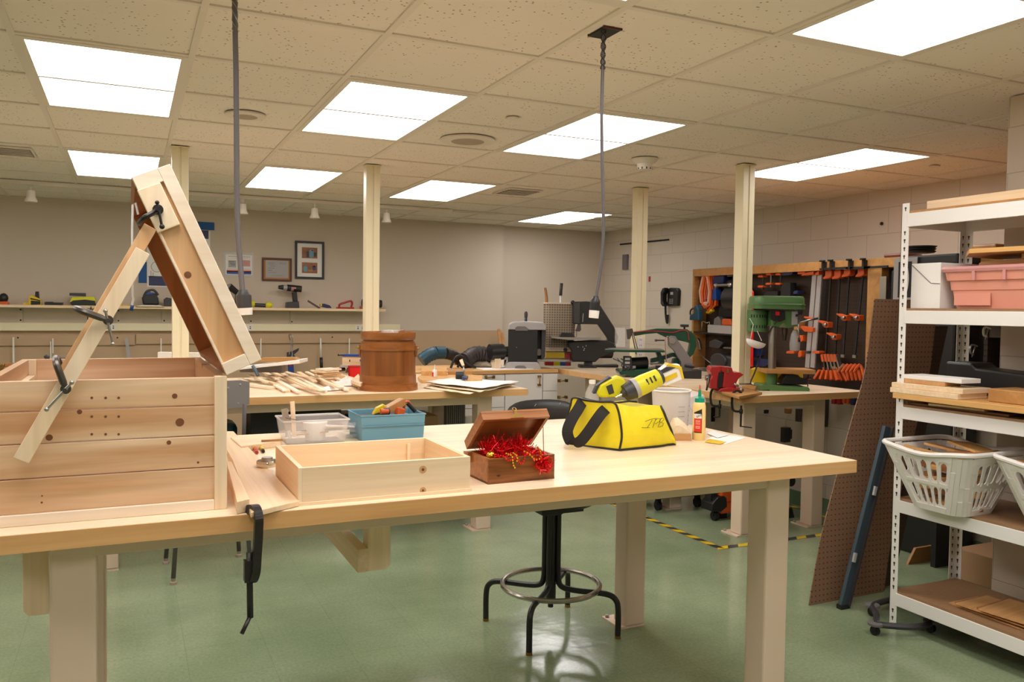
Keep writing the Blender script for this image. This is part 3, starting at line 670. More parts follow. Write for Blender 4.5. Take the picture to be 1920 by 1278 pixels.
# ------------------------------------------------------------------ yellow tool bag
C = az(1160, 845, ZT); rb_ = math.atan2(.10, .99)
t = thing('tool_bag', 'bright yellow nylon tool bag with black trim on the near workbench', 'bag', C, rb_)
def ringb(x, w0, w1, yo, h, bul=0.):
    pts = []
    prof = [(-.0, 0), (-.008, .03), (-.010, .07), (-.004, .11), (.010, .145), (.03, 1.0)]
    left = [(yo-.004, .004), (yo-.012-bul, .05*h/.17), (yo-.008-bul, .10*h/.17), (yo+.006, .145*h/.17), (yo+.02, h)]
    right = [(yo+w0-.02, h*1.02), (yo+w0-.004, .145*h/.17), (yo+w0+.008+bul, .09*h/.17), (yo+w0+.008+bul, .045*h/.17), (yo+w0, .004)]
    return [Vector((x, y, z)) for y, z in left+[(yo+w0*.35, h*.985), (yo+w0*.65, h*.99)]+right]
mb = MB(); sk = -.42
rg = []
for x, yo, w, h, bl in ((-.002, .0, .20, .172, 0), (.03, .0, .20, .164, .005), (.08, .0, .20, .153, .009), (.13, .0, .20, .149, .010), (.18, .0, .20, .152, .006), (.21, .004, .19, .148, .004), (.235, .012, .17, .115, .002), (.258, .012, .17, .060, 0), (.268, .012, .17, .02, 0)):
    r = ringb(x, w, w, yo, h, bl); rg.append([Vector((p.x+sk*p.y*.9*(1-x*3.2)+(.012*math.sin(p.z*60+x*25)*.3), p.y, p.z)) for p in r])
mb.loft(rg, 0, True)
build('bag_body', mb, 'bagy', t)
def pipe(name, pts, r=.0042): return build(name, MB().tube(smooth_path(pts, 4), r, 8), 'black', t)
pipe('piping', [rg[0][i] for i in range(12)]+[rg[0][0]])
pipe('piping', [rg[-1][0], rg[-1][0]]+[rg[k][4]*.0+Vector((rg[k][3].x+.004, rg[k][3].y-.002, rg[k][3].z)) for k in (7, 6, 5)]+[rg[5][4]])
pipe('piping', [rg[k][0]+Vector((0, -.002, 0)) for k in range(9)])
s = FR(1160, 845, C)
rinv = Matrix.Rotation(-YAW-rb_, 4, 'Z')
def bp(u, v, y): return rinv@Vector(s.p3(u, v, y))
hd = smooth_path([bp(1096, 757, .10), bp(1085, 772, .06), bp(1072, 790, .03), bp(1064, 812, .02), (bp(1072, 832, .02)), bp(1086, 829, .0), bp(1100, 812, -.01), bp(1118, 785, -.01), bp(1132, 771, .02), bp(1143, 767, .05)], 5)
build('handle', MB().strap(hd, .040, .004, side=rinv@Vector((.87, -.1, -.45))), 'webbing', t)
build('zipper', MB().tube([rg[k][10-4]+Vector((0, .02, .002)) for k in range(0, 6)], .006, 6), 'black', t)
# handwritten initials in black marker on the front
def bf(u, v):
    a = s(u, v); x = a[0]/math.cos(YAW+rb_)*1.0; z = a[1]
    return Vector((x*.955-.002, -.0255+max(0, z-.09)*.20, z))
ink = MB()
for st in (((1208, 791), (1216, 789), (1226, 787), (1234, 787)), ((1224, 789), (1218, 796), (1212, 803)), ((1200, 802), (1208, 803), (1217, 803)),
           ((1232, 788), (1224, 804)), ((1230, 791), (1236, 787), (1241, 788), (1240, 793), (1229, 797)), ((1244, 787), (1236, 804)), ((1242, 789), (1248, 787), (1250, 790), (1243, 795), (1240, 796)), ((1243, 795), (1248, 797), (1246, 802), (1238, 804))):
    ink.tube([bf(*q) for q in st], .0009, 5)
build('initials', ink, 'ink', t)

# cordless screwdriver resting on the bag
p = C+FW*.03; s = FR(1160, 845, p)
def tube_tool(pts, prof): pass
t = thing('drill_driver', 'yellow and black cordless driver lying on top of the yellow bag', 'power drill', s.p, -YAW)
A = Vector(s.p3(1158, 750, .06)); B = Vector(s.p3(1249, 709, .10)); d = (B-A); L = d.length; d.normalize()
def seg(mb, a, b, r0, r1, m=0): return mb.cyl(A+d*L*a, A+d*L*b, r0, r1, n=20, m=m)
build('bit', seg(MB(), 0, .14, .004, .005), 'chrome', t)
build('chuck', seg(seg(MB(), .14, .2, .012, .018), .2, .38, .030, .036), 'dkgrey', t)
build('collar', seg(MB(), .38, .46, .038, .038), 'lgrey', t)
k = build('motor_housing', seg(seg(MB(), .46, .60, .036, .037), .60, .93, .037, .033), 'lime', t)
build('end_cap', seg(MB(), .93, 1., .033, .026), 'dkgrey', t)
v = MB()
for q in (.66, .74, .82): v.rbox(A+d*L*q+Vector((0, -.0345, .008)), (.006, .004, .022), (0, -.46, 0))
build('vents', v, 'dkgrey', k)
t = thing('impact_driver', 'yellow cordless tool with a grey badge lying behind the bag zipper', 'power tool', s.p+Vector((0, .0, 0)), -YAW)
build('housing', MB().prism(s.P([(1122, 744), (1130, 727), (1148, 716), (1163, 710), (1176, 714), (1182, 732), (1168, 750), (1130, 752)]), .08, .14, 'y'), 'lime', t, bev=.008)
build('badge', MB().prism(s.P([(1141, 730), (1152, 725), (1157, 742), (1147, 746)]), .077, .08, 'y'), 'dkgrey', t)
build('battery', MB().prism(s.P([(1116, 745), (1123, 729), (1147, 711), (1153, 714), (1129, 728), (1122, 745)]), .085, .135, 'y'), 'dkgrey', t, bev=.003)
# boxed bit set
t = thing('bit_set_package', 'white and yellow clear blister package propped behind the driver', 'package', s.p, -YAW)
build('package_body', MB().prism(s.P([(1235, 712), (1262, 690), (1288, 688), (1296, 716), (1262, 730), (1245, 727)]), .14, .20, 'y'), 'paper', t, bev=.002)
build('yellow_border', MB().prism(s.P([(1262, 690), (1266, 686), (1291, 692), (1297, 716), (1293, 716), (1287, 696)]), .136, .205, 'y'), 'yellow', t)
build('printed_panel', MB().prism(s.P([(1252, 716), (1282, 703), (1284, 711), (1256, 725)]), .137, .139, 'y').prism(s.P([(1240, 706), (1262, 693), (1280, 694), (1250, 708)]), .137, .139, 'y', 1), ['yellow', 'dkgrey'], t)
# wooden spoon-like stick tip
q = az(1166, 745, .98)
s2 = FR(1166, 735, C+FW*.14)
wsingle('craft_stick', MB().prism([(a[0]+s2.p.x, a[1]+s2.p.z) for a in s2.P([(1160, 740), (1160, 702), (1163, 697), (1168, 699), (1173, 712), (1176, 740)])], s2.p.y, s2.p.y+.006, 'y'), 'pine', 'rounded pale stick end poking up behind the yellow driver', 'stick')

# water bottle, measuring bucket, glue bottle
def on(u, v, z=ZT): return az(u, v, z)
p = on(1109, 800); sc = depth(p)/FPX
t = thing('water_bottle', 'small clear bottle with a white cap behind the yellow bag', 'bottle', p)
hb = (800-711)*sc-.018
build('bottle_body', MB().lathe([(.001, 0), (.030, 0), (.031, .01), (.030, hb-.05), (.024, hb-.025), (.013, hb-.007), (.012, hb)], n=24), 'glassy', t)
build('cap', MB().lathe([(.001, hb), (.0145, hb), (.0145, hb+.016), (.001, hb+.017)], n=20), 'white', t)
p = on(1257, 808); sc = depth(p)/FPX; H_ = (808-731)*sc*1.0
t = thing('measuring_bucket', 'frosted plastic measuring bucket between the yellow bag and the glue bottle', 'bucket', p)
build('bucket_wall', MB().lathe([(.001, 0), (.068, 0), (.080, H_), (.077, H_), (.066, .003), (.001, .003)], n=36), 'frost', t)
build('rim', MB().ringpt((0, 0, H_), .081, .004, 36), 'whiteplastic', t)
g_ = MB()
for k, z in enumerate((.03, .05, .07, .09, .11)):
    for j in range(6):
        a = math.radians(-100+j*6+(24 if j > 3 else 0)); r = .0687+.012*z/H_+.0008; g_.rbox((r*math.cos(a), r*math.sin(a), z), (.001, .006, .0012), (0, 0, a))
build('gradation_marks', g_, 'dkgrey', t)
p = on(1310, 824); sc = depth(p)/FPX
t = thing('glue_bottle', 'tall bottle of yellow wood glue with a green cap and red label', 'glue bottle', p, -YAW)
build('bottle_body', MB().lathe([(.001, 0), (.023, 0), (.025, .004), (.0245, .13), (.022, .143), (.019, .147), (.001, .147)], n=28), 'glue', t)
cp = build('cap', MB().lathe([(.001, .147), (.0185, .147), (.0185, .163), (.012, .166), (.007, .17), (.0045, .196), (.001, .196)], n=24), 'gteal', t)
build('spout_tip', MB().lathe([(.001, .194), (.0035, .194), (.002, .214), (.001, .214)], n=12), 'orange', cp)
lb = MB(); la_ = [math.radians(a) for a in range(-150, -79, 10)]
def lab(z0_, z1f, r, a_, m): 
    lb.add([(r*math.cos(x), r*math.sin(x), z0_) for x in a_]+[(r*math.cos(x), r*math.sin(x), z1f(i)) for i, x in enumerate(a_)], [(i, i+1, i+1+len(a_), i+len(a_)) for i in range(len(a_)-1)], m)
lab(.034, lambda i: .098+.0022*i, .0257, la_, 0)
label_o = build('label', lb, 'gluelabel', t)
lb = MB(); lab(.086, lambda i: .104+.0022*i, .0262, la_, 0)
wl = build('white_banner', lb, 'paper', label_o)
lb = MB(); lab(.030, lambda i: .034, .0259, la_, 0); lab(.104, lambda i: .108+.0022*i, .0263, la_, 0)
for i, x in enumerate(la_[-1:]): lb.rbox((.0258*math.cos(x), .0258*math.sin(x), .070), (.001, .0012, .082), (0, 0, x))
build('label_border', lb, 'ink', label_o)
def text(body, size, name, mm, parent, loc, rot, ext=.0002, label=None):
    cu = bpy.data.curves.new(name, 'FONT'); cu.body = body; cu.size = size; cu.extrude = ext; cu.align_x = 'CENTER'; cu.align_y = 'CENTER'
    tmp = bpy.data.objects.new('tmp', cu); dg = bpy.context.evaluated_depsgraph_get(); me = bpy.data.meshes.new_from_object(tmp); me.name = name
    bpy.data.objects.remove(tmp); me.materials.clear(); me.materials.append(M[mm]); o = bpy.data.objects.new(name, me); COL.objects.link(o)
    o.parent = parent; o.location = loc; o.rotation_euler = rot; return o
for k, ch in enumerate('ond'):
    a = math.radians(-118+k*15); text(ch, .016, 'brand_letters', 'ink', t, (.0266*math.cos(a), .0266*math.sin(a), .0945+.0032*k), (PI/2, 0, a+PI/2))
tl = MB()
for k, z in enumerate((.078, .074, .069, .064, .056, .052, .048)):
    for j in range(5):
        a = math.radians(-130+j*8); tl.rbox((.0259*math.cos(a), .0259*math.sin(a), z), (.0006, .003, .0012), (0, 0, a))
build('label_print', tl, 'paper', label_o)
# paper sack, block and loose papers by the glue
s = FZ(1280, 826, ZT)
t_ = MB().prism(s.P([(1264, 826), (1266, 813), (1296, 813), (1297, 826)]), .0, .07, 'y')
single('wood_block', t_, 'scrap', 'small wooden block tucked behind the glue bottle', 'wood block', loc=s.p, rz=-YAW)
sk_ = MB(); rr_ = []
for i in range(7):
    y = .01+i*.012; f = math.sin(PI*(i+.6)/7.2)
    rr_.append([Vector((s(u, v)[0]*(.9+.1*f), y, max(.0235, s(u, v)[1]*(.55+.45*f)+.004))) for u, v in ((1262, 812), (1262, 796), (1266, 788), (1274, 787), (1284, 794), (1292, 802), (1297, 809), (1290, 812), (1275, 812))])
sk_.loft(rr_, 0, True); M['sack'] = mat('spotted_paper', (232, 212, 180), .7, var=.25, vs=50)
single('paper_sack', sk_, 'sack', 'crumpled spotted paper sack with a yellow edge beside the glue bottle', 'paper sack', loc=s.p, rz=-YAW)
def sheet(u_v, z, mm, label, name='paper_sheet', cat='paper', group='loose papers', th=.0012):
    P = [az(u, v, z) for u, v in u_v]; return wsingle(name, MB().prism([(q.x, q.y) for q in P], z-th, z, 'z'), mm, label, cat, group)
sheet([(1326, 822), (1352, 812), (1398, 820), (1360, 832)], ZT+.0015, 'paper', 'white paper sheet lying right of the glue bottle')
sheet([(1322, 828), (1330, 822), (1362, 828), (1350, 832)], ZT+.0032, 'yellow', 'yellow edged sheet in front of the glue bottle')
sheet([(1326, 812), (1336, 806), (1366, 815), (1345, 820)], ZT+.0046, 'paper', 'crumpled white leaflet at the back right of the near bench')
s = FZ(1310, 800, ZT); 
wp = MB(); rnd = random.Random(9); rr_ = []
for i in range(8):
    y = .06+i*.02; rr_.append([Vector((.0+.05*math.cos(a)*(.7+.3*math.sin(i))+rnd.uniform(-.006, .006), y, .10+.055*math.sin(a)*(.6+.3*math.sin(i*1.7))+.0+rnd.uniform(-.006, .006))) for a in [2*PI*k/10 for k in range(10)]])
wp.loft(rr_, 0, True); wp.box(-.045, .045, .07, .19, 0, .08)
single('plastic_wrap', wp, 'frost', 'crumpled clear plastic wrapping behind the glue bottle', 'plastic wrap', loc=s.p+Vector((-.0, 0, 0)), rz=-YAW)

# ------------------------------------------------------------------ bins at the back edge of the near bench
p = az(594, 832, ZT); sc = depth(p)/FPX
t = thing('clear_bin', 'clear plastic bin of sticks and brushes at the back of the near bench', 'bin', p, 0)
def tub(w, d, h, tp=.012, th=.003):
    o0 = [(-w/2+tp, tp), (w/2-tp, tp), (w/2-tp, d-tp), (-w/2+tp, d-tp)]; o1 = [(-w/2, 0), (w/2, 0), (w/2, d), (-w/2, d)]
    i1 = [(-w/2+th, th), (w/2-th, th), (w/2-th, d-th), (-w/2+th, d-th)]; i0 = [(a*(1-th/w*2), tp+th if b < d/2 else d-tp-th) for a, b in o0]
    return MB().loft([[Vector((a, b, z)) for a, b in r] for r, z in ((o0, 0), (o1, h), (i1, h), (i0, th))])
build('tub', tub(.235, .17, .085), 'clear', t, bev=.004)
build('rim', MB().tube([(-.119, 0, .085), (.119, 0, .085), (.119, .172, .085), (-.119, .172, .085)], .004, 6, closed=True), 'frost', t)
def inbin(name, mb, mm, label, cat, base=p, rz=0, bev=0.): return single(name, mb, mm, label, cat, loc=base+Vector((0, 0, .018 if base is not p else .0)), rz=rz, bev=bev)
inbin('plastic_tub', MB().lathe([(.001, .004), (.035, .004), (.045, .07), (.001, .072)], c=(.01, .08, 0), n=24), 'white', 'white plastic tub inside the clear bin', 'tub')
inbin('paint_stick', MB().rbox((-.075, .05, .088), (.016, .004, .13), (0.1, -.08, 0)), 'pinez', 'flat pale stir stick standing up in the clear bin', 'stick')
inbin('paint_brush', MB().rbox((-.098, .06, .085), (.022, .008, .08), (0, -.2, 0)).rbox((-.09, .06, .045), (.012, .006, .06), (0, -.2, 0), 1), ['beige', 'whiteplastic'], 'frayed paint brush standing in the left of the clear bin', 'brush')
inbin('glue_tube', MB().lathe([(.001, 0), (.006, 0), (.005, .1), (.001, .1)], c=(-.094, .075, .02), n=10), 'paper', 'thin white tube at the left of the clear bin', 'tube')
inbin('table_knife', MB().beam((-.105, .03, .096), (-.03, .05, .076), .012, .002), 'darksteel', 'flat dark metal blade resting on the clear bin rim', 'blade')
for k in range(5): inbin('bin_stick', MB().rbox((-.02+k*.025, .06+.01*(k % 2), .03+.006*k), (.15, .012, .005), (0, .05*k-.1, .1*k-.3)), ['scrap', 'whiteplastic', 'grey', 'pine', 'paper'][k], ['brown stick low in the clear bin', 'white plastic strip low in the clear bin', 'grey strip low in the clear bin', 'pale stick low in the clear bin', 'white card strip low in the clear bin'][k], 'stick')
p2 = az(738, 825, ZT)
t = thing('parts_bin', 'blue-grey plastic bin of hand tools at the back of the near bench', 'bin', p2, 0)
build('tub', tub(.25, .20, .095, .006), 'teal', t, bev=.002)
build('rim', MB().tube([(-.125, -.001, .095), (.125, -.001, .095), (.125, .2, .095), (-.125, .2, .095)], .003, 6, closed=True).box(-.122, .122, -.004, 0, .055, .058), 'teal', t)
inbin('utility_knife', MB().prism([(-.055, .07), (-.04, .095), (-.012, .108), (.0, .10), (.0, .082), (-.02, .078)], .09, .115, 'y', 0).prism([(-.05, .068), (-.02, .076), (.002, .08), (.0, .066)], .092, .112, 'y', 1), ['yellow', 'dkgrey'], 'yellow and grey knife handle sticking out of the blue bin', 'knife', p2, bev=.003)
inbin('sanding_block', MB().rbox((.03, .1, .098), (.085, .04, .028), (0, -.42, .2)), 'oak', 'wooden block sticking up out of the middle of the blue bin', 'wood block', p2, bev=.003)
inbin('hand_clamp', MB().tube(smooth_path([(.075, .1, .08), (.07, .1, .105), (.085, .1, .115), (.10, .1, .10)], 4), .005, 6, 0).cyl((.085, .1, .108), (.115, .095, .075), .008, n=10, m=1), ['orange', 'black'], 'orange and black spring clamp in the right of the blue bin', 'clamp', p2)
inbin('knife_case', MB().rbox((.045, .07, .08), (.03, .03, .03), (0, .3, .2)), 'orange', 'short orange plastic piece in the blue bin', 'plastic piece', p2, bev=.004)
inbin('small_roll', MB().cyl((-.02, .06, .085), (.0, .06, .085), .014, n=16).box(-.1, .1, .03, .17, .004, .062), 'dkgrey', 'dark tools filling the bottom of the blue bin', 'tools', p2)
inbin('orange_grip', MB().cyl((-.035, .055, .085), (-.005, .055, .085), .011, n=14), 'orange', 'small orange grip at the front left of the blue bin', 'tool grip', p2)
q = az(664, 822, ZT)
t = thing('clear_tray', 'stack of thin clear trays between the clear bin and the blue bin', 'tray', q)
for k in range(3): build('tray', MB().box(-.035, .035, 0, .14, .004+k*.022, .006+k*.022).box(-.035, .035, 0, .002, .004+k*.022, .018+k*.022), 'clear' if k else 'glassy', t)
# pencils, crayons, tape measure
for (a, b, mm, l) in (((490, 826), (530, 824), 'oak', 'brown pencil lying beside the clear bin'),):
    A = az(*a, ZT+.024); B = az(*b, ZT+.024); wsingle('pencil', MB().cyl(A, B, .0038, n=6), mm, l, 'pencil')
plank('pine_plank', ((432, 819), (527, 811), (527, 826), (452, 836)), ZT+.02, .02, 'pine', 'pale pine slat lying left of the clear bin', 'board')
for (a, b, mm, tip, l) in (((477, 838), (482, 848), 'orange', 'red', 'stubby orange crayon on the near bench'), ((489, 837), (494, 846), 'yellow', 'ink', 'stubby yellow pencil end on the near bench')):
    A = az(*a, ZT+.006); B = az(*b, ZT+.006); wsingle('crayon', MB().cyl(A, A+(B-A)*.7, .006, n=10).cyl(A+(B-A)*.7, B, .006, .005, n=10, m=1), [mm, tip], l, 'crayon')
q = az(508, 876, ZT+.015)
t = thing('tape_measure', 'round chrome tape measure left of the open tray', 'tape measure', (q.x-.008, q.y+.02, ZT+.0155))
build('case', MB().lathe([(.001, 0), (.030, 0), (.032, .004), (.032, .014), (.030, .018), (.001, .018)], n=24), 'chrome', t)
build('reel', MB().lathe([(.001, .018), (.018, .018), (.016, .028), (.001, .028)], n=18), 'steel', t)

# ------------------------------------------------------------------ stool under the near bench
sx, sy = 1.672, 3.155
t = thing('bar_stool', 'black metal swivel stool with a chrome foot ring behind the near bench', 'stool', (sx, sy, 0))
build('column', MB().cyl((0, 0, .13), (0, 0, .53), .022, n=20).cyl((0, 0, .10), (0, 0, .13), .012, n=12), 'black', t)
for k, (fu, fv) in enumerate(((911, 1163), (992, 1227), (1158, 1196), (1064, 1137))):
    q = az(fu, fv, 0); d = Vector((q.x-sx, q.y-sy, 0)); L = d.length; d.normalize()
    l = build('leg', MB().tube(smooth_path([d*.030+Vector((0, 0, .52)), d*.030+Vector((0, 0, .30)), d*.034+Vector((0, 0, .22)), d*.055+Vector((0, 0, .192)), d*.12+Vector((0, 0, .185)), d*(L-.055)+Vector((0, 0, .185)), d*(L-.012)+Vector((0, 0, .165)), d*L+Vector((0, 0, .12)), d*L+Vector((0, 0, .01))], 5), .0125, 10), 'black', t)
    build('glide', MB().cyl(d*L+Vector((0, 0, 0)), d*L+Vector((0, 0, .012)), .0135, n=12), 'brass', l)
build('foot_ring', MB().ringpt((0, 0, .200), .212, .0115, 48, 10), 'ring', t)
build('swivel_plate', MB().box(-.10, .10, -.10, .10, .535, .56).cyl((0, 0, .515), (0, 0, .53), .05, n=16), 'black', t)
build('seat', MB().lathe([(.001, .56), (.18, .565), (.19, .58), (.188, .61), (.17, .625), (.001, .63)], n=36), 'vinyl', t)
q0, q1 = ay(937, 787, 3.47), ay(1078, 785, 3.47); zb_ = ay(1000, 749, 3.47).z
w2 = (q1.x-q0.x)/2; xm = (q0.x+q1.x)/2-sx
bk = []
for i in range(13):
    tt = -1+i/6; x = xm+w2*tt; hz = (1-abs(tt)**3.2)**.4 if abs(tt) < 1 else .05
    cy = 3.47-sy-.05*tt*tt; zc = .885; hh_ = (zb_-zc)*max(.35, hz)
    bk.append([Vector((x, cy+.022*math.cos(a)*max(.4, hz), zc+hh_*math.sin(a))) for a in [2*PI*k/12 for k in range(12)]])
br = build('backrest', MB().loft(bk, 0, True), 'vinyl', t)
sc_ = MB()
for u, v, l in ((1004, 759, 9), (1050, 756, 7), (960, 764, 8), (978, 770, 5)):
    a = ay(u, v, 3.47-.028); sc_.rbox((a.x-sx, 3.47-.0335-sy+.006, a.z), (.0022, .002, l*.0014), (.25, .5, 0))
build('scuffs', sc_, 'lgrey', br)
build('back_bracket', MB().beam((xm, .16, .55), (xm, 3.475-sy, .86), .05, .008, up=(0, 1, 0)), 'black', t)

# grey shell chair behind the chest
t = thing('shell_chair', 'grey plastic chair on tubular legs, seen right of the cedar chest', 'chair', (.385, 4.56, 0))
bs = []
for i in range(9):
    tt = -1+i/4; zz = [.88, .885, .90, .94, .98, 1.01, 1.02]
    bs.append([Vector((.175*tt, -.19-.03*(1-tt*tt)-.03*(z-.88), z if abs(tt) < .9 else max(.895, min(z, 1.008)))) for z in zz]+[Vector((.175*tt, -.184-.03*(1-tt*tt)-.03*(z-.88), z if abs(tt) < .9 else max(.895, min(z, 1.008)))) for z in zz[::-1]])
build('backrest', MB().loft(bs, 0, True), 'chair', t, label='grey shell back with steel rivets')
r_ = MB()
for u, v in ((450, 721), (427, 727), (446, 756)):
    a = ay(u, v, 4.32); r_.sph((a.x-.385, a.y-4.56-.005, a.z), .007, n=8)
build('rivets', r_, 'steel', t)
build('seat', MB().box(-.18, .18, -.18, .20, .60, .612), 'chair', t, bev=.006)
for (x, y) in ((-.185, -.155), (.19, -.13), (-.205, .21), (.17, .2)):
    l = build('leg', MB().tube([(x*.8, y*.8, .6), (x, y, .03)], .0115, 10), 'cable', t)
    build('glide', MB().lathe([(.001, 0), (.017, 0), (.016, .012), (.009, .016), (.012, .032), (.001, .034)], c=(x, y, 0), n=12), 'beige', l)
build('back_support', MB().tube([(-.15, -.15, .6), (-.15, -.2, .9)], .01, 8).tube([(.15, -.15, .6), (.15, -.2, .9)], .01, 8), 'cable', t)

# wooden drop frame under the near bench
t = thing('support_frame', 'rough pine frame hanging under the near bench beside the bench leg', 'wooden frame', (.745, 2.62, .48))
a0 = ay(690, 985, 2.58); a1 = ay(732, 1065, 2.58); 
build('post', MB().prism([(a0.x, .857), (a1.x, .857), (a1.x, a1.z+.015), (a1.x-.012, a1.z), (a0.x, a1.z)], 2.58, 2.64, 'y'), 'pinez', t, world=True, bev=.001)
build('rail', MB().box(a0.x-.034, a0.x-.001, 2.575, 3.2, a1.z, a1.z+.075), 'piney', t, world=True, bev=.001)
b0 = ay(42, 1035, 2.3); b1 = ay(94, 1150, 2.3)
t = thing('support_frame', 'rough pine post hanging under the near bench left of the front leg', 'wooden frame', ((b0.x+b1.x)/2, 2.33, b1.z))
build('post', MB().prism([(b0.x, .857), (b1.x, .857), (b1.x, b1.z), (b0.x+.012, b1.z), (b0.x, b1.z+.016)], 2.3, 2.36, 'y'), 'pinez', t, world=True, bev=.001)

# ================================================================== MIDDLE BENCH
p = Vector((1.435, 4.868, ZT)); s_ = depth(p-FW*.16)/FPX
R0 = .178
t = thing('wooden_bucket', 'round varnished wooden bucket with lid on the middle workbench', 'bucket', p, -YAW)
build('staves', MB().lathe([(.001, .004), (R0*.95, .004), (R0*.925, .20), (R0*.905, .285), (R0*.86, .290), (R0*.86, .308), (.001, .308)], n=40), 'bucket', t)
build('hoop', MB().lathe([(R0*.93, 0), (R0*1.02, 0), (R0*1.01, .038), (R0*.93, .038)], n=40), 'bucket_band', t)
build('hoop', MB().lathe([(R0*.93, .038), (R0*.965, .038), (R0*.955, .092), (R0*.93, .092)], n=40), 'bucket_band', t)
build('hoop', MB().lathe([(R0*.90, .240), (R0*.94, .240), (R0*.935, .282), (R0*.90, .282)], n=40), 'bucket_band', t)
build('rim', MB().lathe([(R0*.86, .282), (R0*.91, .282), (R0*.91, .292), (R0*.86, .292)], n=40), 'bucket_band', t)
lid3 = build('lid', MB().lathe([(.001, .304), (R0*.90, .304), (R0*.925, .310), (R0*.935, .345), (R0*.93, .349), (R0*.895, .349), (R0*.885, .338), (.001, .336)], n=40), 'bucket_band', t)
for sgn in (-1, 1): build('handle_block', MB().box(sgn*R0*.955-.006, sgn*R0*.955+.006, -.02, .02, .20, .27), 'bucket', t, bev=.003)
build('pin', MB().cyl((-R0*1.06, 0, .25), (-R0*.94, 0, .25), .008, n=10).cyl((R0*1.06, 0, .25), (R0*.94, 0, .25), .008, n=10), 'brass', t)
q = p+Vector((0, 0, .337)); t = thing('safety_glasses', 'clear safety glasses lying on the lid of the wooden bucket', 'glasses', q, -YAW)
build('lenses', MB().strap(smooth_path([(-.05, .04, .012), (-.03, -.01, .014), (.02, -.02, .014), (.06, .01, .012)], 4), .022, .0015, side=(0, .2, 1)), 'glassy', t)
build('temples', MB().tube(smooth_path([(-.05, .04, .018), (-.0, .09, .02), (.02, .10, .003)], 4), .0016, 6).tube(smooth_path([(.06, .01, .02), (.09, .05, .024), (.10, .10, .003)], 4), .0016, 6), 'pinklid', t)

# scrap strips, each its own stick
rnd = random.Random(11)
strips = []
cfg = [((487, 705), (545, 727)), ((500, 703), (560, 735)), ((512, 701), (575, 729)), ((530, 706), (585, 733)), ((545, 702), (600, 728)), ((556, 706), (610, 733)), ((560, 700), (590, 718)), ((575, 703), (622, 727)),
       ((590, 708), (630, 727)), ((606, 704), (650, 731)), ((480, 712), (516, 722)), ((466, 708), (500, 722)), ((470, 716), (520, 724)), ((462, 720), (510, 726)), ((535, 700), (580, 712)), ((490, 700), (520, 716)),
       ((520, 712), (540, 730)), ((548, 722), (598, 734)), ((570, 728), (604, 737)), ((585, 700), (640, 718)), ((600, 712), (655, 726)), ((505, 716), (534, 732)), ((618, 700), (676, 716)), ((610, 722), (640, 734))]
where = ['at the front left', 'at the front', 'in the middle', 'at the back', 'at the right', 'near the block stack']
for i, (a, b) in enumerate(cfg):
    z = ZT+.006+.0095*(i % 4)
    A = az(*a, ZT+.015); B = az(*b, ZT+.015); A.z = z+rnd.uniform(-.001, .004); B.z = z
    wsingle('wood_strip', MB().beam(A, B, rnd.uniform(.022, .032), .009), ['pine', 'white_pine', 'piney', 'pinez'][i % 4], 'thin pale wood strip in the loose pile left of the stacked wood squares', 'wood strip', 'loose pale wood strips on the middle bench')
for i in range(6):
    z = ZT+.022+i*.0135
    q = az(612+(i % 2)*2, 712-0*i, ZT+.02); wsingle('wood_square', MB().rbox((q.x+.01*(i % 2), q.y+.006*(i % 3), z), (.125, .11, .011), (0, 0, .15*i-.25)), ['scrap', 'pine', 'pine', 'scrap', 'pine', 'white_pine'][i], ['lowest', 'second lowest', 'third from bottom', 'third from top', 'second highest', 'topmost'][i]+' square wood piece in the stack on the middle bench', 'wood piece', 'stacked square wood pieces')
# white rags / paper
def rag(u, v, w, d, h, label, seed, mm='paper', z=ZT, name='paper_towel', cat='paper towel'):
    rn = random.Random(seed); p = az(u, v, z); n = 12; vs = []; fs = []
    for j in range(n+1):
        for i in range(n+1):
            x = (i/n-.5)*w; y = (j/n-.5)*d; e = min(i, n-i, j, n-j)/(n/2)
            vs.append((x+rn.uniform(-.008, .008), y+rn.uniform(-.008, .008), .003+h*(e**.6)*rn.uniform(.45, 1)))
    for j in range(n):
        for i in range(n): fs.append((j*(n+1)+i, j*(n+1)+i+1, (j+1)*(n+1)+i+1, (j+1)*(n+1)+i))
    o = single(name, MB().add(vs, fs, 0, True), mm, label, cat, loc=p, rz=rn.uniform(-.5, .5))
    sl = o.modifiers.new('solid', 'SOLIDIFY'); sl.thickness = .002; sl.offset = 1; o.modifiers.new('sub', 'SUBSURF').levels = 1
rag(652, 722, .17, .16, .07, 'crumpled white paper towel left of the wooden bucket', 1)
rag(622, 731, .14, .10, .03, 'flat white paper towel in front of the stacked wood squares', 2)
rag(452, 716, .10, .14, .03, 'crumpled pale shavings at the left end of the strips', 3, 'white_pine', ZT, 'wood_shavings', 'wood shavings')
# red bins, wood on the far side of the bench
s = FZ(672, 711, ZT)
t = s.thing('red_bin', 'bright red plastic parts bin behind the wooden bucket', 'bin')
build('bin_body', MB().prism(s.P([(653, 711), (653, 688), (668, 688), (672, 711)]), 0, .004, 'y').prism(s.P([(672, 711), (668, 688), (695, 688), (695, 711)]), .0, .10, 'y').prism(s.P([(653, 711), (653, 688), (656, 688), (656, 711)]), 0, .10, 'y'), 'brightred', t)
build('bin_lip', MB().prism(s.P([(652, 688), (652, 686), (696, 686), (696, 688)]), -.003, .10, 'y'), 'red', t)
plank('wood_offcut', ((620, 702), (632, 698), (688, 717), (680, 722)), ZT+.03, .025, 'scrap', 'tan wood offcut lying behind the stacked squares')
plank('wood_offcut', ((658, 712), (672, 700), (680, 716), (676, 719)), ZT+.05, .02, 'pine', 'triangular pale offcut leaning by the red bin')
s = FB(660, 5.72)
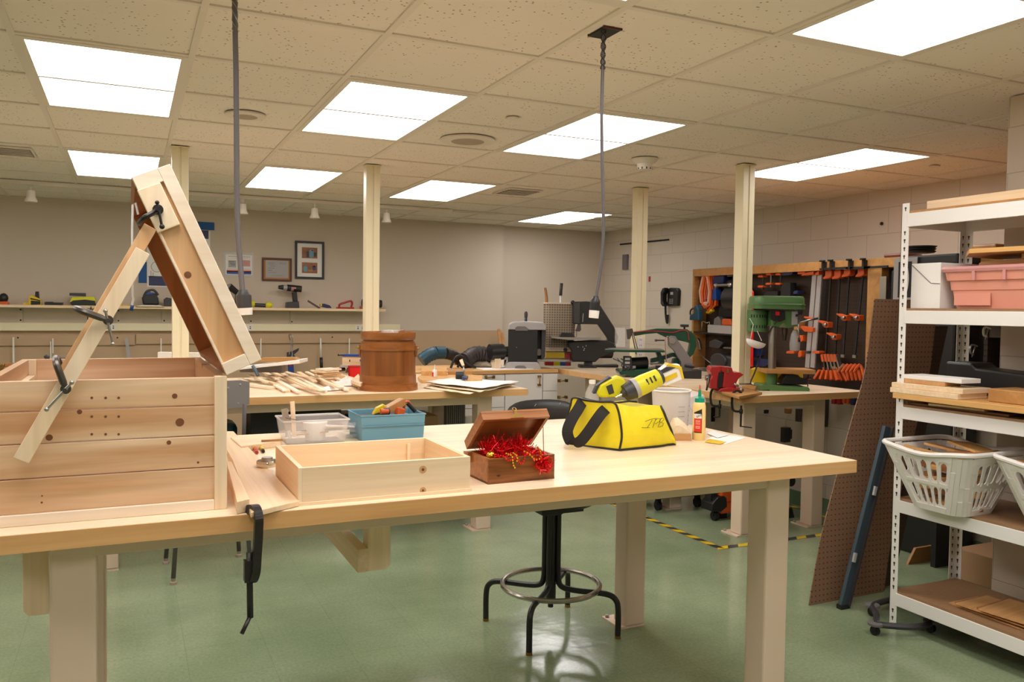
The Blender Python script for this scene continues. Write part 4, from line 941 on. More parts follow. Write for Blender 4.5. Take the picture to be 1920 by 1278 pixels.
t = s.thing('miter_saw', 'compact saw with a wooden fence, half hidden behind the wooden bucket', 'saw')
build('fence', MB().prism(s.P([(642, 684), (642, 668), (700, 668), (700, 684)]), 0, .03, 'y'), 'pine', t)
build('fence_holes', MB().prism(s.P([(655, 678), (655, 674), (657, 674), (657, 678)]), -.001, .0, 'y').prism(s.P([(675, 677), (675, 673), (677, 673), (677, 677)]), -.001, .0, 'y'), 'ink', t)
build('top_rail', MB().prism(s.P([(642, 668), (644, 664), (700, 664), (700, 668)]), -.01, .05, 'y'), 'blue', t)
build('table_plate', MB().prism(s.P([(640, 688), (640, 684), (700, 684), (700, 688)]), -.05, .12, 'y').prism(s.P([(646, 699), (650, 688), (700, 688), (700, 699)]), .02, .1, 'y'), 'lgrey', t)
build('blade_guard', MB().prism([(a, max(b, s(0, 684)[1])) for a, b in [(s(690, 684)[0]+.085*math.cos(q), s(690, 684)[1]+.085*math.sin(q)) for q in [PI*k/14 for k in range(15)]]], .04, .07, 'y'), 'frost', t)
build('knob', MB().cyl(s.p3(639, 692, -.04), s.p3(646, 692, 0), .014, n=12).cyl(s.p3(636, 665, -.03), s.p3(644, 665, 0), .008, n=10), 'darksteel', t)
# newspapers and things right of the bucket
base = [az(*q, ZT+.002) for q in ((792, 722), (838, 712), (966, 722), (962, 736), (800, 737))]
lay = [('paper', (796, 716), (848, 708), (974, 716), (905, 728), 'top white drawing sheet on the newspaper pile'), ('sack', (800, 720), (850, 708), (968, 719), (900, 734), 'spread newspaper under the top drawing sheet'), ('sack', (794, 726), (832, 712), (960, 722), (880, 738), 'bottom newspaper of the pile right of the bucket')]
for i, (mm, a, b, c, d, l) in enumerate(lay[::-1]):
    z = ZT+.006+.013*i; P = [az(*q, z) for q in (a, b, c, d)]
    n = 8; vs = []; fs = []; rn = random.Random(i)
    for j in range(n+1):
        for k in range(n+1):
            u, v = k/n, j/n; q = (P[0]*(1-u)+P[3]*u)*(1-v)+(P[1]*(1-u)+P[2]*u)*v; vs.append((q.x, q.y, z-.003+rn.uniform(0, .006)))
    for j in range(n):
        for k in range(n): fs.append((j*(n+1)+k, j*(n+1)+k+1, (j+1)*(n+1)+k+1, (j+1)*(n+1)+k))
    o = wsingle('newspaper', MB().add(vs, fs, 0, True), mm, l, 'paper', 'papers on the middle bench'); sl = o.modifiers.new('s', 'SOLIDIFY'); sl.thickness = .0035; sl.offset = -1
plank('wood_sheet', ((783, 706), (798, 698), (858, 702), (846, 712), (790, 712)), ZT+.021, .02, 'ply', 'yellowish board under the small glue bottle')
plank('wood_sheet', ((870, 705), (876, 702), (905, 703), (904, 711), (872, 712)), ZT+.045, .014, 'ply', 'short pale yellow board at the right behind the newspapers')
plank('wood_block', ((790, 695), (790, 690), (838, 689), (838, 695)), ZT+.055, .05, 'ply', 'long yellow wood block behind the small glue bottle')
plank('wood_block', ((840, 696), (840, 691), (886, 690), (886, 696)), ZT+.045, .045, 'oak', 'brown wood block right of the small glue bottle')
q = az(815, 706, ZT+.022)
t = thing('squeeze_bottle', 'small white squeeze bottle with a long nozzle behind the newspapers', 'bottle', q)
build('bottle_body', MB().lathe([(.001, 0), (.018, 0), (.0185, .03), (.015, .045), (.008, .052), (.001, .053)], n=20), 'whiteplastic', t)
build('nozzle', MB().lathe([(.001, .052), (.006, .052), (.0015, .085), (.001, .085)], n=10), 'white', t)
build('label_strip', MB().rbox((-.0165, -.008, .018), (.002, .012, .028), (0, 0, .45)), 'brightred', t)
q = az(862, 711, ZT+.035)
t = thing('tape_roll', 'black roll of tape lying on its side on the newspapers', 'tape roll', (q.x, q.y, ZT+.062), -YAW)
build('roll', MB().lathe([(.012, -.025), (.026, -.025), (.026, .025), (.012, .025)], n=24, ax='x').cyl((-.02, 0, 0), (.02, 0, 0), .0125, n=16), 'black', t)
s = FR(870, 708, (q.x+.05, q.y+.03, ZT+.06))
t = s.thing('screwdriver', 'wooden handled screwdriver standing behind the tape roll', 'screwdriver')
build('handle', MB().cyl(s.p3(861, 680, .03), s.p3(866, 691, .02), .012, .010, n=14), 'pinez', t)
build('shank', MB().cyl(s.p3(866, 690, .02), s.p3(868, 708, .0), .006, n=10), 'steel', t)
plank('blue_package', ((866, 706), (868, 703), (878, 704), (876, 708)), ZT+.06, .015, 'navy', 'small blue package beside the tape roll', 'package')
# white board on the far left side of the middle bench
s = FB(330, 5.70)
t = s.thing('white_tray', 'long white tray with wood on it at the back of the middle bench', 'tray')
build('tray', MB().prism(s.P([(425, 694), (425, 690), (561, 671), (561, 678)]), 0, .22, 'y').prism(s.P([(289, 676), (289, 661), (380, 661), (380, 676)]), .05, .09, 'y'), 'white', t, bev=.003)
build('wood_piece', MB().prism(s.P([(480, 676), (484, 670), (545, 668), (556, 673), (520, 677)]), .05, .15, 'y'), 'oak', t)
build('support', MB().prism(s.P([(440, 698), (440, 690), (520, 680), (520, 698)]), .1, .2, 'y'), 'grey', t)
s = FB(478, 5.45); t = s.thing('pry_bar', 'dark curved bar standing up behind the wood strips', 'tool')
build('bar', MB().tube([s.p3(484, 704, 0), s.p3(478, 694, .01), s.p3(472, 686, .02)], .011, 8), 'bluesteel', t)

# small things seen just over the left end of the chest, on a side table
t = thing('side_table', 'plain table behind the cedar chest with a few small tools on it', 'table', (-.75, 5.5, 0))
build('table_top', MB().box(-.5, .38, -.35, .35, .86, .90), 'maple', t, bev=.003)
for x, y in ((-.45, -.3), (.33, -.3), (-.45, .3), (.33, .3)): build('leg', MB().box(x-.03, x+.03, y-.03, y+.03, 0, .86), 'cream', t)
for u0, u1, v0, v1, mm, l, nm, cat in ((82, 94, 664, 673, 'dkgrey', 'round dark grey knob seen just above the chest edge', 'knob', 'knob'), (102, 124, 670, 674, 'navy', 'dark flat tool seen just above the chest edge', 'tool', 'tool'), (0, 8, 682, 690, 'brass', 'yellow brush head seen over the left chest side', 'brush', 'brush'), (9, 24, 680, 688, 'scrapd', 'brown handled tool over the left chest side', 'tool', 'tool')):
    y = 5.55 if u0 > 50 else 5.3; a = ay(u0, v1, y); b = ay(u1, v0, y)
    mb = MB(); 
    if 'round' in l: mb.sph(((a.x+b.x)/2, y, (a.z+b.z)/2), (b.x-a.x)/2, (1, 1, .85)); mb.cyl(((a.x+b.x)/2, y, .90), ((a.x+b.x)/2, y, a.z+.01), .012)
    else: mb.rbox(((a.x+b.x)/2, y, (a.z+b.z)/2), (b.x-a.x, .03, b.z-a.z)).box((a.x+b.x)/2-.01, (a.x+b.x)/2+.01, y-.01, y+.01, .90, a.z+.005)
    wsingle(nm, mb, mm, l, cat, bev=.004)

# under the middle bench
s = FR(440, 995, (.75, 5.35, 0))
def under(name, u0, v0, u1, v1, y, d, mm, label, cat, base=0., bev=.006):
    a = ay(u0, v0, y); b = ay(u1, v0, y); return wsingle(name, MB().box(a.x, b.x, y, y+d, base, max(a.z, base+.1)), mm, label, cat, bev=bev)
under('monitor_box', 470, 768, 640, 768, 5.0, .4, 'ink', 'big black box under the middle bench, seen behind the clear bin', 'box', .32)
under('blue_drum', 415, 795, 446, 795, 5.2, .25, 'hoseb', 'dark blue bin under the middle bench beside the grey chair', 'bin', .3, .03)
under('black_machine', 640, 780, 790, 780, 5.1, .3, 'black', 'black machine under the middle bench behind the blue bin', 'machine', .32)
s = FR(700, 790, ay(700, 790, 5.05)); rn = random.Random(4); mb = MB()
for k in range(5):
    u = 625+k*22; mb.tube(smooth_path([s.p3(u, 778, -.02), s.p3(u+14, 775+rn.uniform(0, 6), -.04), s.p3(u+34, 784, -.02), s.p3(u+24, 792, -.03)], 5), .007, 6)
for k in range(3): mb.tube(smooth_path([s.p3(650+k*30, 776, -.03), s.p3(662+k*30, 782, -.05), s.p3(676+k*30, 776, -.03)], 5), .005, 6, m=1)
single('cable_tangle', mb, ['steel', 'black'], 'tangle of black and grey cables under the middle bench', 'cables', loc=s.p, rz=-YAW)
s2 = (1.46, 5.0)
under('cardboard_box', 790, 780, 822, 780, 5.2, .3, 'cardboard', 'brown cardboard box under the right part of the middle bench', 'box')
mb = MB(); a = ay(837, 780, 5.4); b = ay(872, 780, 5.4)
for k in range(9): x = a.x+(b.x-a.x)*k/9; mb.box(x, x+(b.x-a.x)/14, 5.395, 5.4, .02, .78)
mb.box(a.x, b.x, 5.4, 5.45, 0, .8, 1)
wsingle('ribbed_panel', mb, ['grey', 'dkgrey'], 'grey ribbed panel under the middle bench, left of its right leg', 'panel')
under('white_board', 872, 780, 892, 780, 5.5, .03, 'white', 'narrow white panel beside the grey ribbed panel', 'panel')

# ================================================================== BACK WALL, LEFT SHELF
a = ay(0, 572, 8.62); 
zsh = ay(360, 575, 8.62).z
t = thing('wall_shelf', 'long narrow pine shelf of power tools on the left part of the back wall', 'shelf', (.0, 8.74, zsh))
xs1 = ay(719, 580, 8.7).x
build('shelf_board', MB().box(-3.4, xs1, -.13, .11, -.025, 0), 'pine', t, bev=.001)
for u in (38, 222, 308, 471, 548): x = ay(u, 600, 8.84).x; build('bracket', MB().box(x-.02, x+.02, .09, .108, -.20, -.025), 'wall', t)
dt = MB()
for u, v in ((38, 580), (38, 600), (222, 582), (222, 601), (308, 601), (471, 602), (548, 603), (33, 633), (220, 633), (470, 632), (624, 632)):
    q = ay(u, v, 8.80); dt.cyl((q.x, 8.70-.0+.045, q.z), (q.x, 8.75, q.z), .008, n=8)
dt.v = [Vector((p.x, p.y-8.74+.078, p.z-zsh)) for p in dt.v]
build('screw_heads', dt, 'ink', t)
z_a, z_b = ay(360, 606, YB).z, ay(360, 620, YB).z
t = thing('outlet_strip', 'long cream wiring strip with outlets under the wall shelf', 'outlet strip', (0, YB-.03, z_b))
build('raceway', MB().box(-3.4, ay(748, 612, YB).x, -.02, .03, 0, z_a-z_b), 'pole', t, bev=.004)
for u in (207, 463, 673):
    x = ay(u, 612, YB).x; o = build('outlet', MB().box(x-.055, x+.055, -.024, -.02, .012, z_a-z_b-.012), 'whiteplastic', t)
    m_ = MB()
    for dx in (-.03, .02): m_.box(x+dx, x+dx+.012, -.026, -.024, .022, .034).box(x+dx, x+dx+.012, -.026, -.024, .042, .05)
    build('sockets', m_, 'ink', o)
z_a, z_b = ay(360, 627, YB).z, ay(360, 644, YB).z
t = thing('hook_board', 'long tan hook board on the back wall below the outlet strip', 'hook board', (0, YB-.0215, z_b))
xj = ay(254, 635, YB).x
build('board', MB().box(-3.4, xj-.004, -.005, .02, -.01, z_a-z_b), M['walltan'], t, bev=.002)
build('board', MB().box(xj+.004, ay(722, 635, YB).x, -.005, .02, 0, z_a-z_b+.006), M['walltan'], t, bev=.002)
zh = ay(360, 634, 8.78).z
def hang(u, v0, v1, w, mm, label, name='hook', cat='hook', y=8.77, group=None):
    a = ay(u, v0, y); b = ay(u, v1, y); mb = MB().box(a.x-w/2, a.x+w/2, y-.004, y+.004, b.z, a.z).cyl((a.x, y, a.z-.01), (a.x, YB-.004, a.z-.01), .004, n=6)
    return wsingle(name, mb, mm, label, cat, group, bev=.001)
hang(25, 632, 680, .014, 'whiteplastic', 'thin pale rod hanging at the far left of the hook board', 'rod', 'rod')
hang(95, 640, 676, .010, 'whiteplastic', 'thin pale rod hanging left of the prop clamps', 'rod', 'rod')
hang(99, 634, 662, .010, 'whiteplastic', 'short curled white hook on the hook board, left of the prop', 'rod', 'rod')
a = ay(237, 634, 8.77); b = ay(243, 680, 8.77); wsingle('steel_rule', MB().beam(a, b, .03, .003, up=(0, 1, 0)).cyl(a, (a.x, YB-.02, a.z), .004, n=6), 'lgrey', 'slanting silver rule hanging from the hook board', 'ruler')
hang(302, 634, 668, .012, 'whiteplastic', 'thin pale rod hanging left of the first post', 'rod', 'rod')
hang(489, 634, 668, .012, 'whiteplastic', 'thin pale rod hanging right of the raised lid', 'rod', 'rod')
hang(655, 634, 668, .012, 'whiteplastic', 'thin pale rod hanging left of the second post', 'rod', 'rod')
a = ay(601, 634, 8.77); b = ay(602, 670, 8.77); c2 = ay(603, 692, 8.77)
t = thing('hanging_brush', 'long thin tool with a black grip hanging from the hook board', 'tool', (b.x, 8.77, c2.z))
build('shaft', MB().cyl(a, b, .009, n=8).cyl(a, (a.x, YB-.02, a.z), .004, n=6), 'whiteplastic', t, world=True); build('grip', MB().cyl(b, c2, .017, n=10), 'black', t, world=True)
s = FR(545, 700, ay(545, 700, 8.72))
t = s.thing('caulking_gun', 'blue and black caulking gun hanging from the hook board', 'caulking gun')
build('hook', MB().tube(smooth_path([s.p3(541, 637, .06), s.p3(541, 628, .02), s.p3(548, 630, 0), s.p3(547, 660, 0)], 4), .006, 6), 'steel', t)
build('tube', MB().prism(s.P([(540, 679), (549, 679), (552, 712), (543, 714)]), -.03, .03, 'y'), 'blue', t, bev=.01)
build('label_band', MB().prism(s.P([(543, 679), (548, 679), (549, 686), (544, 686)]), -.032, -.029, 'y'), 'red', t)
build('trigger', MB().prism(s.P([(538, 672), (538, 660), (548, 658), (560, 652), (559, 657), (550, 665), (559, 671), (556, 673), (548, 668), (545, 674)]), -.015, .015, 'y'), 'dkgrey', t, bev=.003)
build('frame_wire', MB().tube([s.p3(543, 664, -.02), s.p3(546, 640, 0), s.p3(549, 664, -.02), s.p3(548, 669, -.02)], .005, 6), 'lgrey', t)

# tools on the wall shelf
def sh(u, v=571): q = ay(u, v, 8.70); return FR(u, v, (q.x, 8.70, zsh), 0)
def P_(s, pts): return s.P([(u, v) for u, v in pts])
s = sh(8, 571); t = s.thing('palm_sander', 'orange based sander with a black knob at the left end of the wall shelf', 'sander')
build('base', MB().prism(P_(s, [(-6, 571), (-4, 566), (14, 565), (17, 568), (16, 571)]), -.06, .04, 'y'), 'orange', t, bev=.003); build('knob', MB().sph(s.p3(7, 559, 0), .045, (.85, .85, 1)).cyl(s.p3(7, 567, 0), s.p3(7, 559, 0), .03), 'black', t)
s = sh(63); t = s.thing('staple_gun', 'yellow and black power tool on the wall shelf, left of the black case', 'power tool')
build('body', MB().prism(P_(s, [(54, 571), (55, 556), (62, 553), (78, 561), (79, 571)]), -.05, .05, 'y'), 'yellow', t, bev=.006); build('foot', MB().prism(P_(s, [(44, 571), (46, 567), (56, 566), (56, 571)]), -.03, .03, 'y'), 'yellow', t)
build('grip', MB().prism(P_(s, [(66, 560), (67, 546), (73, 546), (74, 560)]), -.03, .03, 'y').prism(P_(s, [(59, 571), (59, 563), (77, 564), (77, 570)]), -.055, -.05, 'y').prism(P_(s, [(58, 558), (77, 562), (77, 564), (58, 561)]), -.052, .03, 'y'), 'black', t, bev=.004)
s = sh(101); single('flat_case', MB().prism(P_(s, [(85, 571), (85, 566), (118, 566), (118, 571)]), -.07, .06, 'y').prism(P_(s, [(86, 566), (86, 565), (100, 565), (100, 566)]), -.05, .05, 'y'), 'black', 'low flat black case on the wall shelf', 'case', loc=s.p, bev=.004)
s = sh(155); t = s.thing('battery_charger', 'lime green and black charger on the wall shelf', 'battery charger')
build('housing', MB().prism(P_(s, [(132, 564), (136, 556), (177, 554), (180, 561), (180, 567), (132, 567)]), -.08, .06, 'y'), 'lime', t, bev=.006); build('base', MB().prism(P_(s, [(136, 571), (132, 566), (138, 562), (160, 560), (179, 562), (180, 571)]), -.085, .055, 'y'), 'black', t, bev=.004)
build('top_plate', MB().prism(P_(s, [(131, 553), (131, 548), (161, 548), (161, 554)]), -.05, .05, 'y'), 'dkgrey', t, bev=.003)
q0_ = s.p3(172, 571, -.085); build('power_cord', MB().tube(smooth_path([s.p3(172, 570, -.08), s.p3(170, 580, -.10), s.p3(165, 592, -.09), s.p3(168, 605, -.06), s.p3(178, 610, -.0)], 5), .004, 6), 'black', t)
s = sh(190); single('small_clamp_tool', MB().prism(P_(s, [(184, 571), (186, 564), (189, 568), (190, 559), (193, 566), (199, 571)]), -.03, .03, 'y'), 'black', 'small spiky dark tool right of the charger', 'tool', loc=s.p)
s = sh(236); single('yellow_level', MB().prism(P_(s, [(212, 571), (216, 569), (246, 569), (246, 571)]), -.04, .02, 'y'), 'yellow', 'flat yellow tool on the wall shelf behind the prop', 'tool', loc=s.p, bev=.002)
s = sh(282); t = s.thing('jigsaw', 'black and blue router tool on the wall shelf', 'power tool')
build('body', MB().prism(P_(s, [(268, 568), (266, 556), (270, 548), (280, 544), (292, 547), (297, 556), (298, 568)]), -.06, .05, 'y'), 'black', t, bev=.012)
build('handle', MB().tube(smooth_path([s.p3(270, 552, -.05), s.p3(276, 543, -.06), s.p3(288, 541, -.06), s.p3(296, 550, -.05)], 4), .012, 8), 'dkgrey', t); build('blue_band', MB().prism(P_(s, [(272, 549), (276, 545), (288, 545), (288, 548), (277, 549)]), -.064, -.06, 'y'), 'blue', t)
s = sh(280); single('tool_tray', MB().prism(P_(s, [(254, 571), (266, 569), (300, 569), (306, 571)]), -.12, -.07, 'y'), 'white', 'white flat tray under the black and blue tool on the shelf', 'tray', loc=s.p)
s = sh(318); single('grey_case', MB().prism(P_(s, [(308, 571), (307, 558), (312, 554), (328, 557), (330, 571)]), -.05, .06, 'y'), 'dkgrey', 'charcoal case on the wall shelf left of the first post', 'case', loc=s.p, bev=.004)
s = sh(438, 573); t = s.thing('work_light', 'black flashlight with a tilted head on the wall shelf, beside the left cord', 'flashlight')
build('head', MB().cyl(s.p3(429, 534, -.02), s.p3(444, 545, 0), .036, .028, n=16), 'black', t); build('lens', MB().cyl(s.p3(428, 533.3, -.024), s.p3(429, 534, -.02), .028, n=16), 'lgrey', t)
build('stand', MB().prism(P_(s, [(441, 548), (448, 544), (451, 556), (452, 574), (440, 574)]), -.04, .03, 'y'), 'black', t, bev=.006)
s = sh(490, 576); t = s.thing('flashlight', 'lime and grey torch lying on the wall shelf right of the left cord', 'flashlight')
build('barrel', MB().cyl(s.p3(474, 571, 0), s.p3(505, 572, 0), .020, n=14), 'dkgrey', t); build('head', MB().lathe([(.001, s(470, 0)[0]), (.04, s(470, 0)[0]), (.03, s(477, 0)[0]), (.001, s(478, 0)[0])], c=(0, 0, s(0, 569)[1]), ax='x'), 'lime', t)
build('tail', MB().lathe([(.001, s(497, 0)[0]), (.026, s(498, 0)[0]), (.034, s(503, 0)[0]), (.026, s(509, 0)[0]), (.005, s(512, 0)[0])], c=(0, 0, s(0, 571)[1]), ax='x'), 'lime', t)
s = sh(546, 577); t = s.thing('cordless_drill', 'black cordless drill standing on its battery on the wall shelf', 'power drill')
build('motor_housing', MB().cyl(s.p3(538, 539, 0), s.p3(565, 541, 0), .034, n=18), 'black', t); build('chuck', MB().cyl(s.p3(522, 538.5, 0), s.p3(531, 538.7, 0), .018, .026, n=16), 'black', t); build('collar', MB().cyl(s.p3(531, 538.7, 0), s.p3(539, 539, 0), .026, n=16), 'lgrey', t)
build('grip', MB().prism(P_(s, [(547, 547), (556, 546), (558, 565), (549, 565)]), -.022, .022, 'y'), 'black', t, bev=.006); build('battery', MB().prism(P_(s, [(536, 577), (537, 566), (559, 564), (560, 577)]), -.05, .05, 'y'), 'dkgrey', t, bev=.005)
build('badge', MB().prism(P_(s, [(545, 541), (545, 538), (554, 538), (554, 541)]), -.0345, -.0335, 'y').prism(P_(s, [(544, 544), (545, 542), (550, 542), (549, 544)]), -.0335, -.033, 'y'), 'pinklid', t)
s = sh(600, 577); t = s.thing('keyhole_saw', 'blue handled saw with a thin blade on the wall shelf', 'saw')
build('blade', MB().beam(s.p3(577, 563, 0), s.p3(600, 577, 0), .004, .02, up=(1, 0, 1)), 'darksteel', t); build('handle', MB().prism(P_(s, [(600, 568), (608, 568), (618, 571), (622, 576), (612, 576), (600, 573)]), -.018, .018, 'y'), 'navy', t, bev=.006)
build('ferrule', MB().prism(P_(s, [(600, 573), (600, 568), (603, 568), (603, 573)]), -.02, .02, 'y'), 'yellow', t)
s = sh(647, 578); t = s.thing('sanding_block', 'red hand sander with a looped handle on the wall shelf', 'sander')
build('base', MB().prism(P_(s, [(632, 578), (632, 575), (662, 575), (662, 578)]), -.05, .05, 'y'), 'red', t, bev=.002)
build('handle', MB().tube(smooth_path([s.p3(636, 575, 0), s.p3(637, 570, 0), s.p3(645, 567, 0), s.p3(654, 564, 0), s.p3(659, 564, 0), s.p3(660, 569, 0), s.p3(658, 575, 0)], 4), .011, 8), 'red', t)
s = sh(696, 579); t = s.thing('buffer', 'black drum sander with an orange foot behind the second post', 'sander')
build('drum', MB().cyl(s.p3(679, 568, 0), s.p3(715, 569, 0), .042, n=18), 'black', t); build('foot', MB().prism(P_(s, [(677, 579), (677, 574), (700, 574), (700, 579)]), -.05, .05, 'y'), 'orange', t)

# pictures and papers on the back wall
def rectw(name, u0, v0, u1, v1, y, mm, th=.002, parent=None, off=None):
    a = ay(u0, v1, y); b = ay(u1, v0, y); mb = MB().box(a.x, b.x, y-th, y, a.z, b.z)
    return build(name, mb, mm, parent, world=parent is not None)
def wthing(name, label, cat, u, v, group=None): q = ay(u, v, YB); return thing(name, label, cat, (q.x, YB, q.z), 0, group)
t = wthing('wall_poster', 'large white poster with blue bars and tape behind the raised lid', 'poster', 340, 535)
rectw('sheet', 276, 433, 394, 537, YB-.001, 'paper', parent=t); rectw('blue_bar', 279, 520, 388, 535, YB-.003, 'navy', parent=t); rectw('blue_bar', 330, 432, 391, 445, YB-.003, 'navy', parent=t)
rectw('blue_tape', 368, 417, 402, 430, YB-.004, 'bluetape', parent=t); rectw('blue_tape', 260, 491, 275, 530, YB-.004, 'bluetape', parent=t)
sk = MB(); q = ay(294, 500, YB-.003); sk.ringpt((q.x, YB-.004, q.z), .05, .002, 20, 5, ax='y')
for u, v in ((283, 513), (287, 516)): q = ay(u, v, YB-.003); sk.box(q.x-.002, q.x+.002, YB-.005, YB-.003, q.z-.03, q.z+.03)
q = ay(290, 519, YB-.003); sk.box(q.x-.06, q.x+.1, YB-.005, YB-.003, q.z, q.z+.003)
build('sketch', sk, 'grey', t, world=True)
t = wthing('laminated_notice', 'laminated safety notice with a blue and orange footer, behind the left cord', 'notice', 447, 516)
rectw('film', 419, 474, 476, 518, YB-.001, 'frost', parent=t); rectw('sheet', 423, 478, 473, 514, YB-.003, 'paper', parent=t); rectw('blue_footer', 425, 509, 471, 513, YB-.005, 'blue', parent=t); rectw('orange_footer', 425, 507, 471, 509, YB-.005, 'orange', parent=t)
rectw('picture', 428, 488, 443, 501, YB-.005, 'lgrey', parent=t); rectw('picture', 455, 488, 469, 499, YB-.005, 'pinklid', parent=t)
l_ = MB()
for v0, u0, u1 in ((480.5, 428, 469), (483.5, 432, 465), (503.5, 426, 470)): a = ay(u0, v0, YB-.004); b = ay(u1, v0+1, YB-.004); l_.box(a.x, b.x, YB-.006, YB-.004, b.z, a.z)
for v0, u0, u1 in ((490, 429, 440), (493, 431, 441), (496, 433, 441)): a = ay(u0, v0, YB-.006); b = ay(u1, v0+1.2, YB-.006); l_.box(a.x, b.x, YB-.008, YB-.006, b.z, a.z)
build('print', l_, 'dkgrey', t, world=True)
t = wthing('framed_certificate', 'small brown framed certificate left of the framed photos', 'framed certificate', 518, 525)
def framew(u0, v0, u1, v1, w, mm, t, nm='frame'):
    a = ay(u0, v1, YB-.01); b = ay(u1, v0, YB-.01); y0_, y1_ = YB-.022, YB-.001
    build(nm, MB().box(a.x, b.x, y0_, y1_, a.z, a.z+w).box(a.x, b.x, y0_, y1_, b.z-w, b.z).box(a.x, a.x+w, y0_, y1_, a.z+w, b.z-w).box(b.x-w, b.x, y0_, y1_, a.z+w, b.z-w), mm, t, world=True, bev=.002)
framew(491, 484.5, 547, 526, .018, 'maroon', t); rectw('mat_board', 494, 487, 544, 523, YB-.004, 'yellow', parent=t); rectw('certificate', 498, 489, 541, 520, YB-.007, 'lgrey', parent=t)
M['matgold'] = mat('tan_gold_mat', (190, 130, 60), .6); bpy.data.objects['mat_board'].data.materials[0] = M['matgold']
l_ = MB()
for v0, u0, u1 in ((492, 502, 515), (492, 522, 538), (494.5, 503, 514), (494.5, 524, 537), (498, 505, 517), (502, 503, 515), (506, 502, 511), (510, 503, 518), (516, 510, 532)): a = ay(u0, v0, YB-.008); b = ay(u1, v0+1, YB-.008); l_.box(a.x, b.x, YB-.0095, YB-.008, b.z, a.z)
build('print', l_, 'grey', t, world=True)
t = wthing('framed_photos', 'black framed pair of photographs on the back wall', 'picture frame', 580, 522)
framew(553, 453.5, 608, 522, .022, 'black', t); rectw('mat_board', 556, 457, 605, 519, YB-.004, 'paper', parent=t)
for v0 in (464.5, 492.5):
    k = rectw('photograph', 566, v0, 595, v0+19, YB-.007, 'scrapd', parent=t)
    l_ = MB()
    for (u, dv, w, h, m) in (((577, 6, 5, 12, 0), (584, 3, 8, 16, 1), (586, 2, 4, 4, 2), (591, 8, 5, 9, 0)) if v0 < 480 else ((573, 5, 7, 12, 1), (589, 5, 6, 9, 3), (589, 4, 3, 4, 2), (574, 4, 3, 3, 2), (582, 13, 10, 3, 4))):
        a = ay(u-w/2, v0+dv, YB-.01); b = ay(u+w/2, v0+min(18.5, dv+h), YB-.01); l_.prism([(p_[0], p_[1]) for p_ in rrect(a.x, b.x, b.z, a.z, min(b.x-a.x, a.z-b.z)*.4)], YB-.0095, YB-.0088, 'y', m)
    build('photo_figures', l_, ['dkgrey', 'teal', 'pinklid', 'navy', 'oak'], t, world=True)

# ================================================================== BACK COUNTER
YC = 6.10
xa, xb = 1.55, 3.26
t = thing('counter_top', 'long wooden counter top over the white cabinets', 'counter', ((xa+xb)/2, YC+.33, .87))
build('top', MB().box(xa, xb, YC-.02, YC+.66, .872, .90), 'maple_edge', t, world=True, bev=.002)
xs = [ay(u, 720, YC).x for u in (886, 945.5, 1016, 1069)]; xs = [xa]+xs; xs[-1] = 3.26
def vz(v, u=1000): return ay(u, v, YC).z
labs = ['white cabinet at the left end of the counter, mostly behind the middle bench', 'white drawer cabinet just left of the white door, behind the bench corner', 'white cabinet with one door below the planer', 'white drawer cabinet under the counter next to the far workbench']
for i in range(4):
    x0_, x1_ = xs[i], xs[i+1]; t = thing('cabinet', labs[i], 'cabinet', ((x0_+x1_)/2, YC+.3, 0), 0, 'white base cabinets')
    build('body', MB().box(x0_+.002, x1_-.002, YC+.004, YC+.6, .08, .871), 'cabwhite', t, world=True); build('toe_kick', MB().box(x0_+.002, x1_-.002, YC+.05, YC+.6, 0, .08), 'dkgrey', t, world=True)
    def handle(u, v, par, vert=False, w=.045):
        q = ay(u, v, YC-.014) if not isinstance(u, Vector) else u; mb = MB()
        if vert: mb.cyl((q.x, q.y-.022, q.z-w), (q.x, q.y-.022, q.z+w), .005, n=8).rbox((q.x, q.y-.008, q.z-w), (.024, .03, .016)).rbox((q.x, q.y-.008, q.z+w), (.024, .03, .016))
        else: mb.cyl((q.x-w, q.y-.022, q.z), (q.x+w, q.y-.022, q.z), .005, n=8).rbox((q.x-w, q.y-.008, q.z), (.016, .03, .024)).rbox((q.x+w, q.y-.008, q.z), (.016, .03, .024))
        o = build('pull', mb, 'brass', par, world=False); o.data.transform(Matrix.Translation(-t.location)); return o
    if i == 2:
        d = build('door', MB().box(x0_+.004, x1_-.004, YC-.014, YC+.004, .10, .866), 'cabwhite', t, world=True, bev=.001); handle(1010, 713, d, True, .035)
    else:
        zs_ = [.10, .38, .60, .735, .866] if i == 1 else [.10, .36, .60, .735 if i == 0 else .72, .866]
        if i == 3: zs_ = [.10, .34, vz(763), vz(733), .866]
        for k in range(len(zs_)-1):
            d = build('drawer', MB().box(x0_+.004, x1_-.004, YC-.014, YC+.004, zs_[k]+.002, zs_[k+1]-.002), 'cabwhite', t, world=True, bev=.001)
            if i == 3: handle(Vector((ay(1053, 710, YC).x, YC-.014, (zs_[k]+zs_[k+1])/2+.01)), 0, d, False, .034)
            if i == 1 and k == 3: handle(Vector((ay(916, 706, YC).x, YC-.014, vz(706, 916))), 0, d, False, .034)
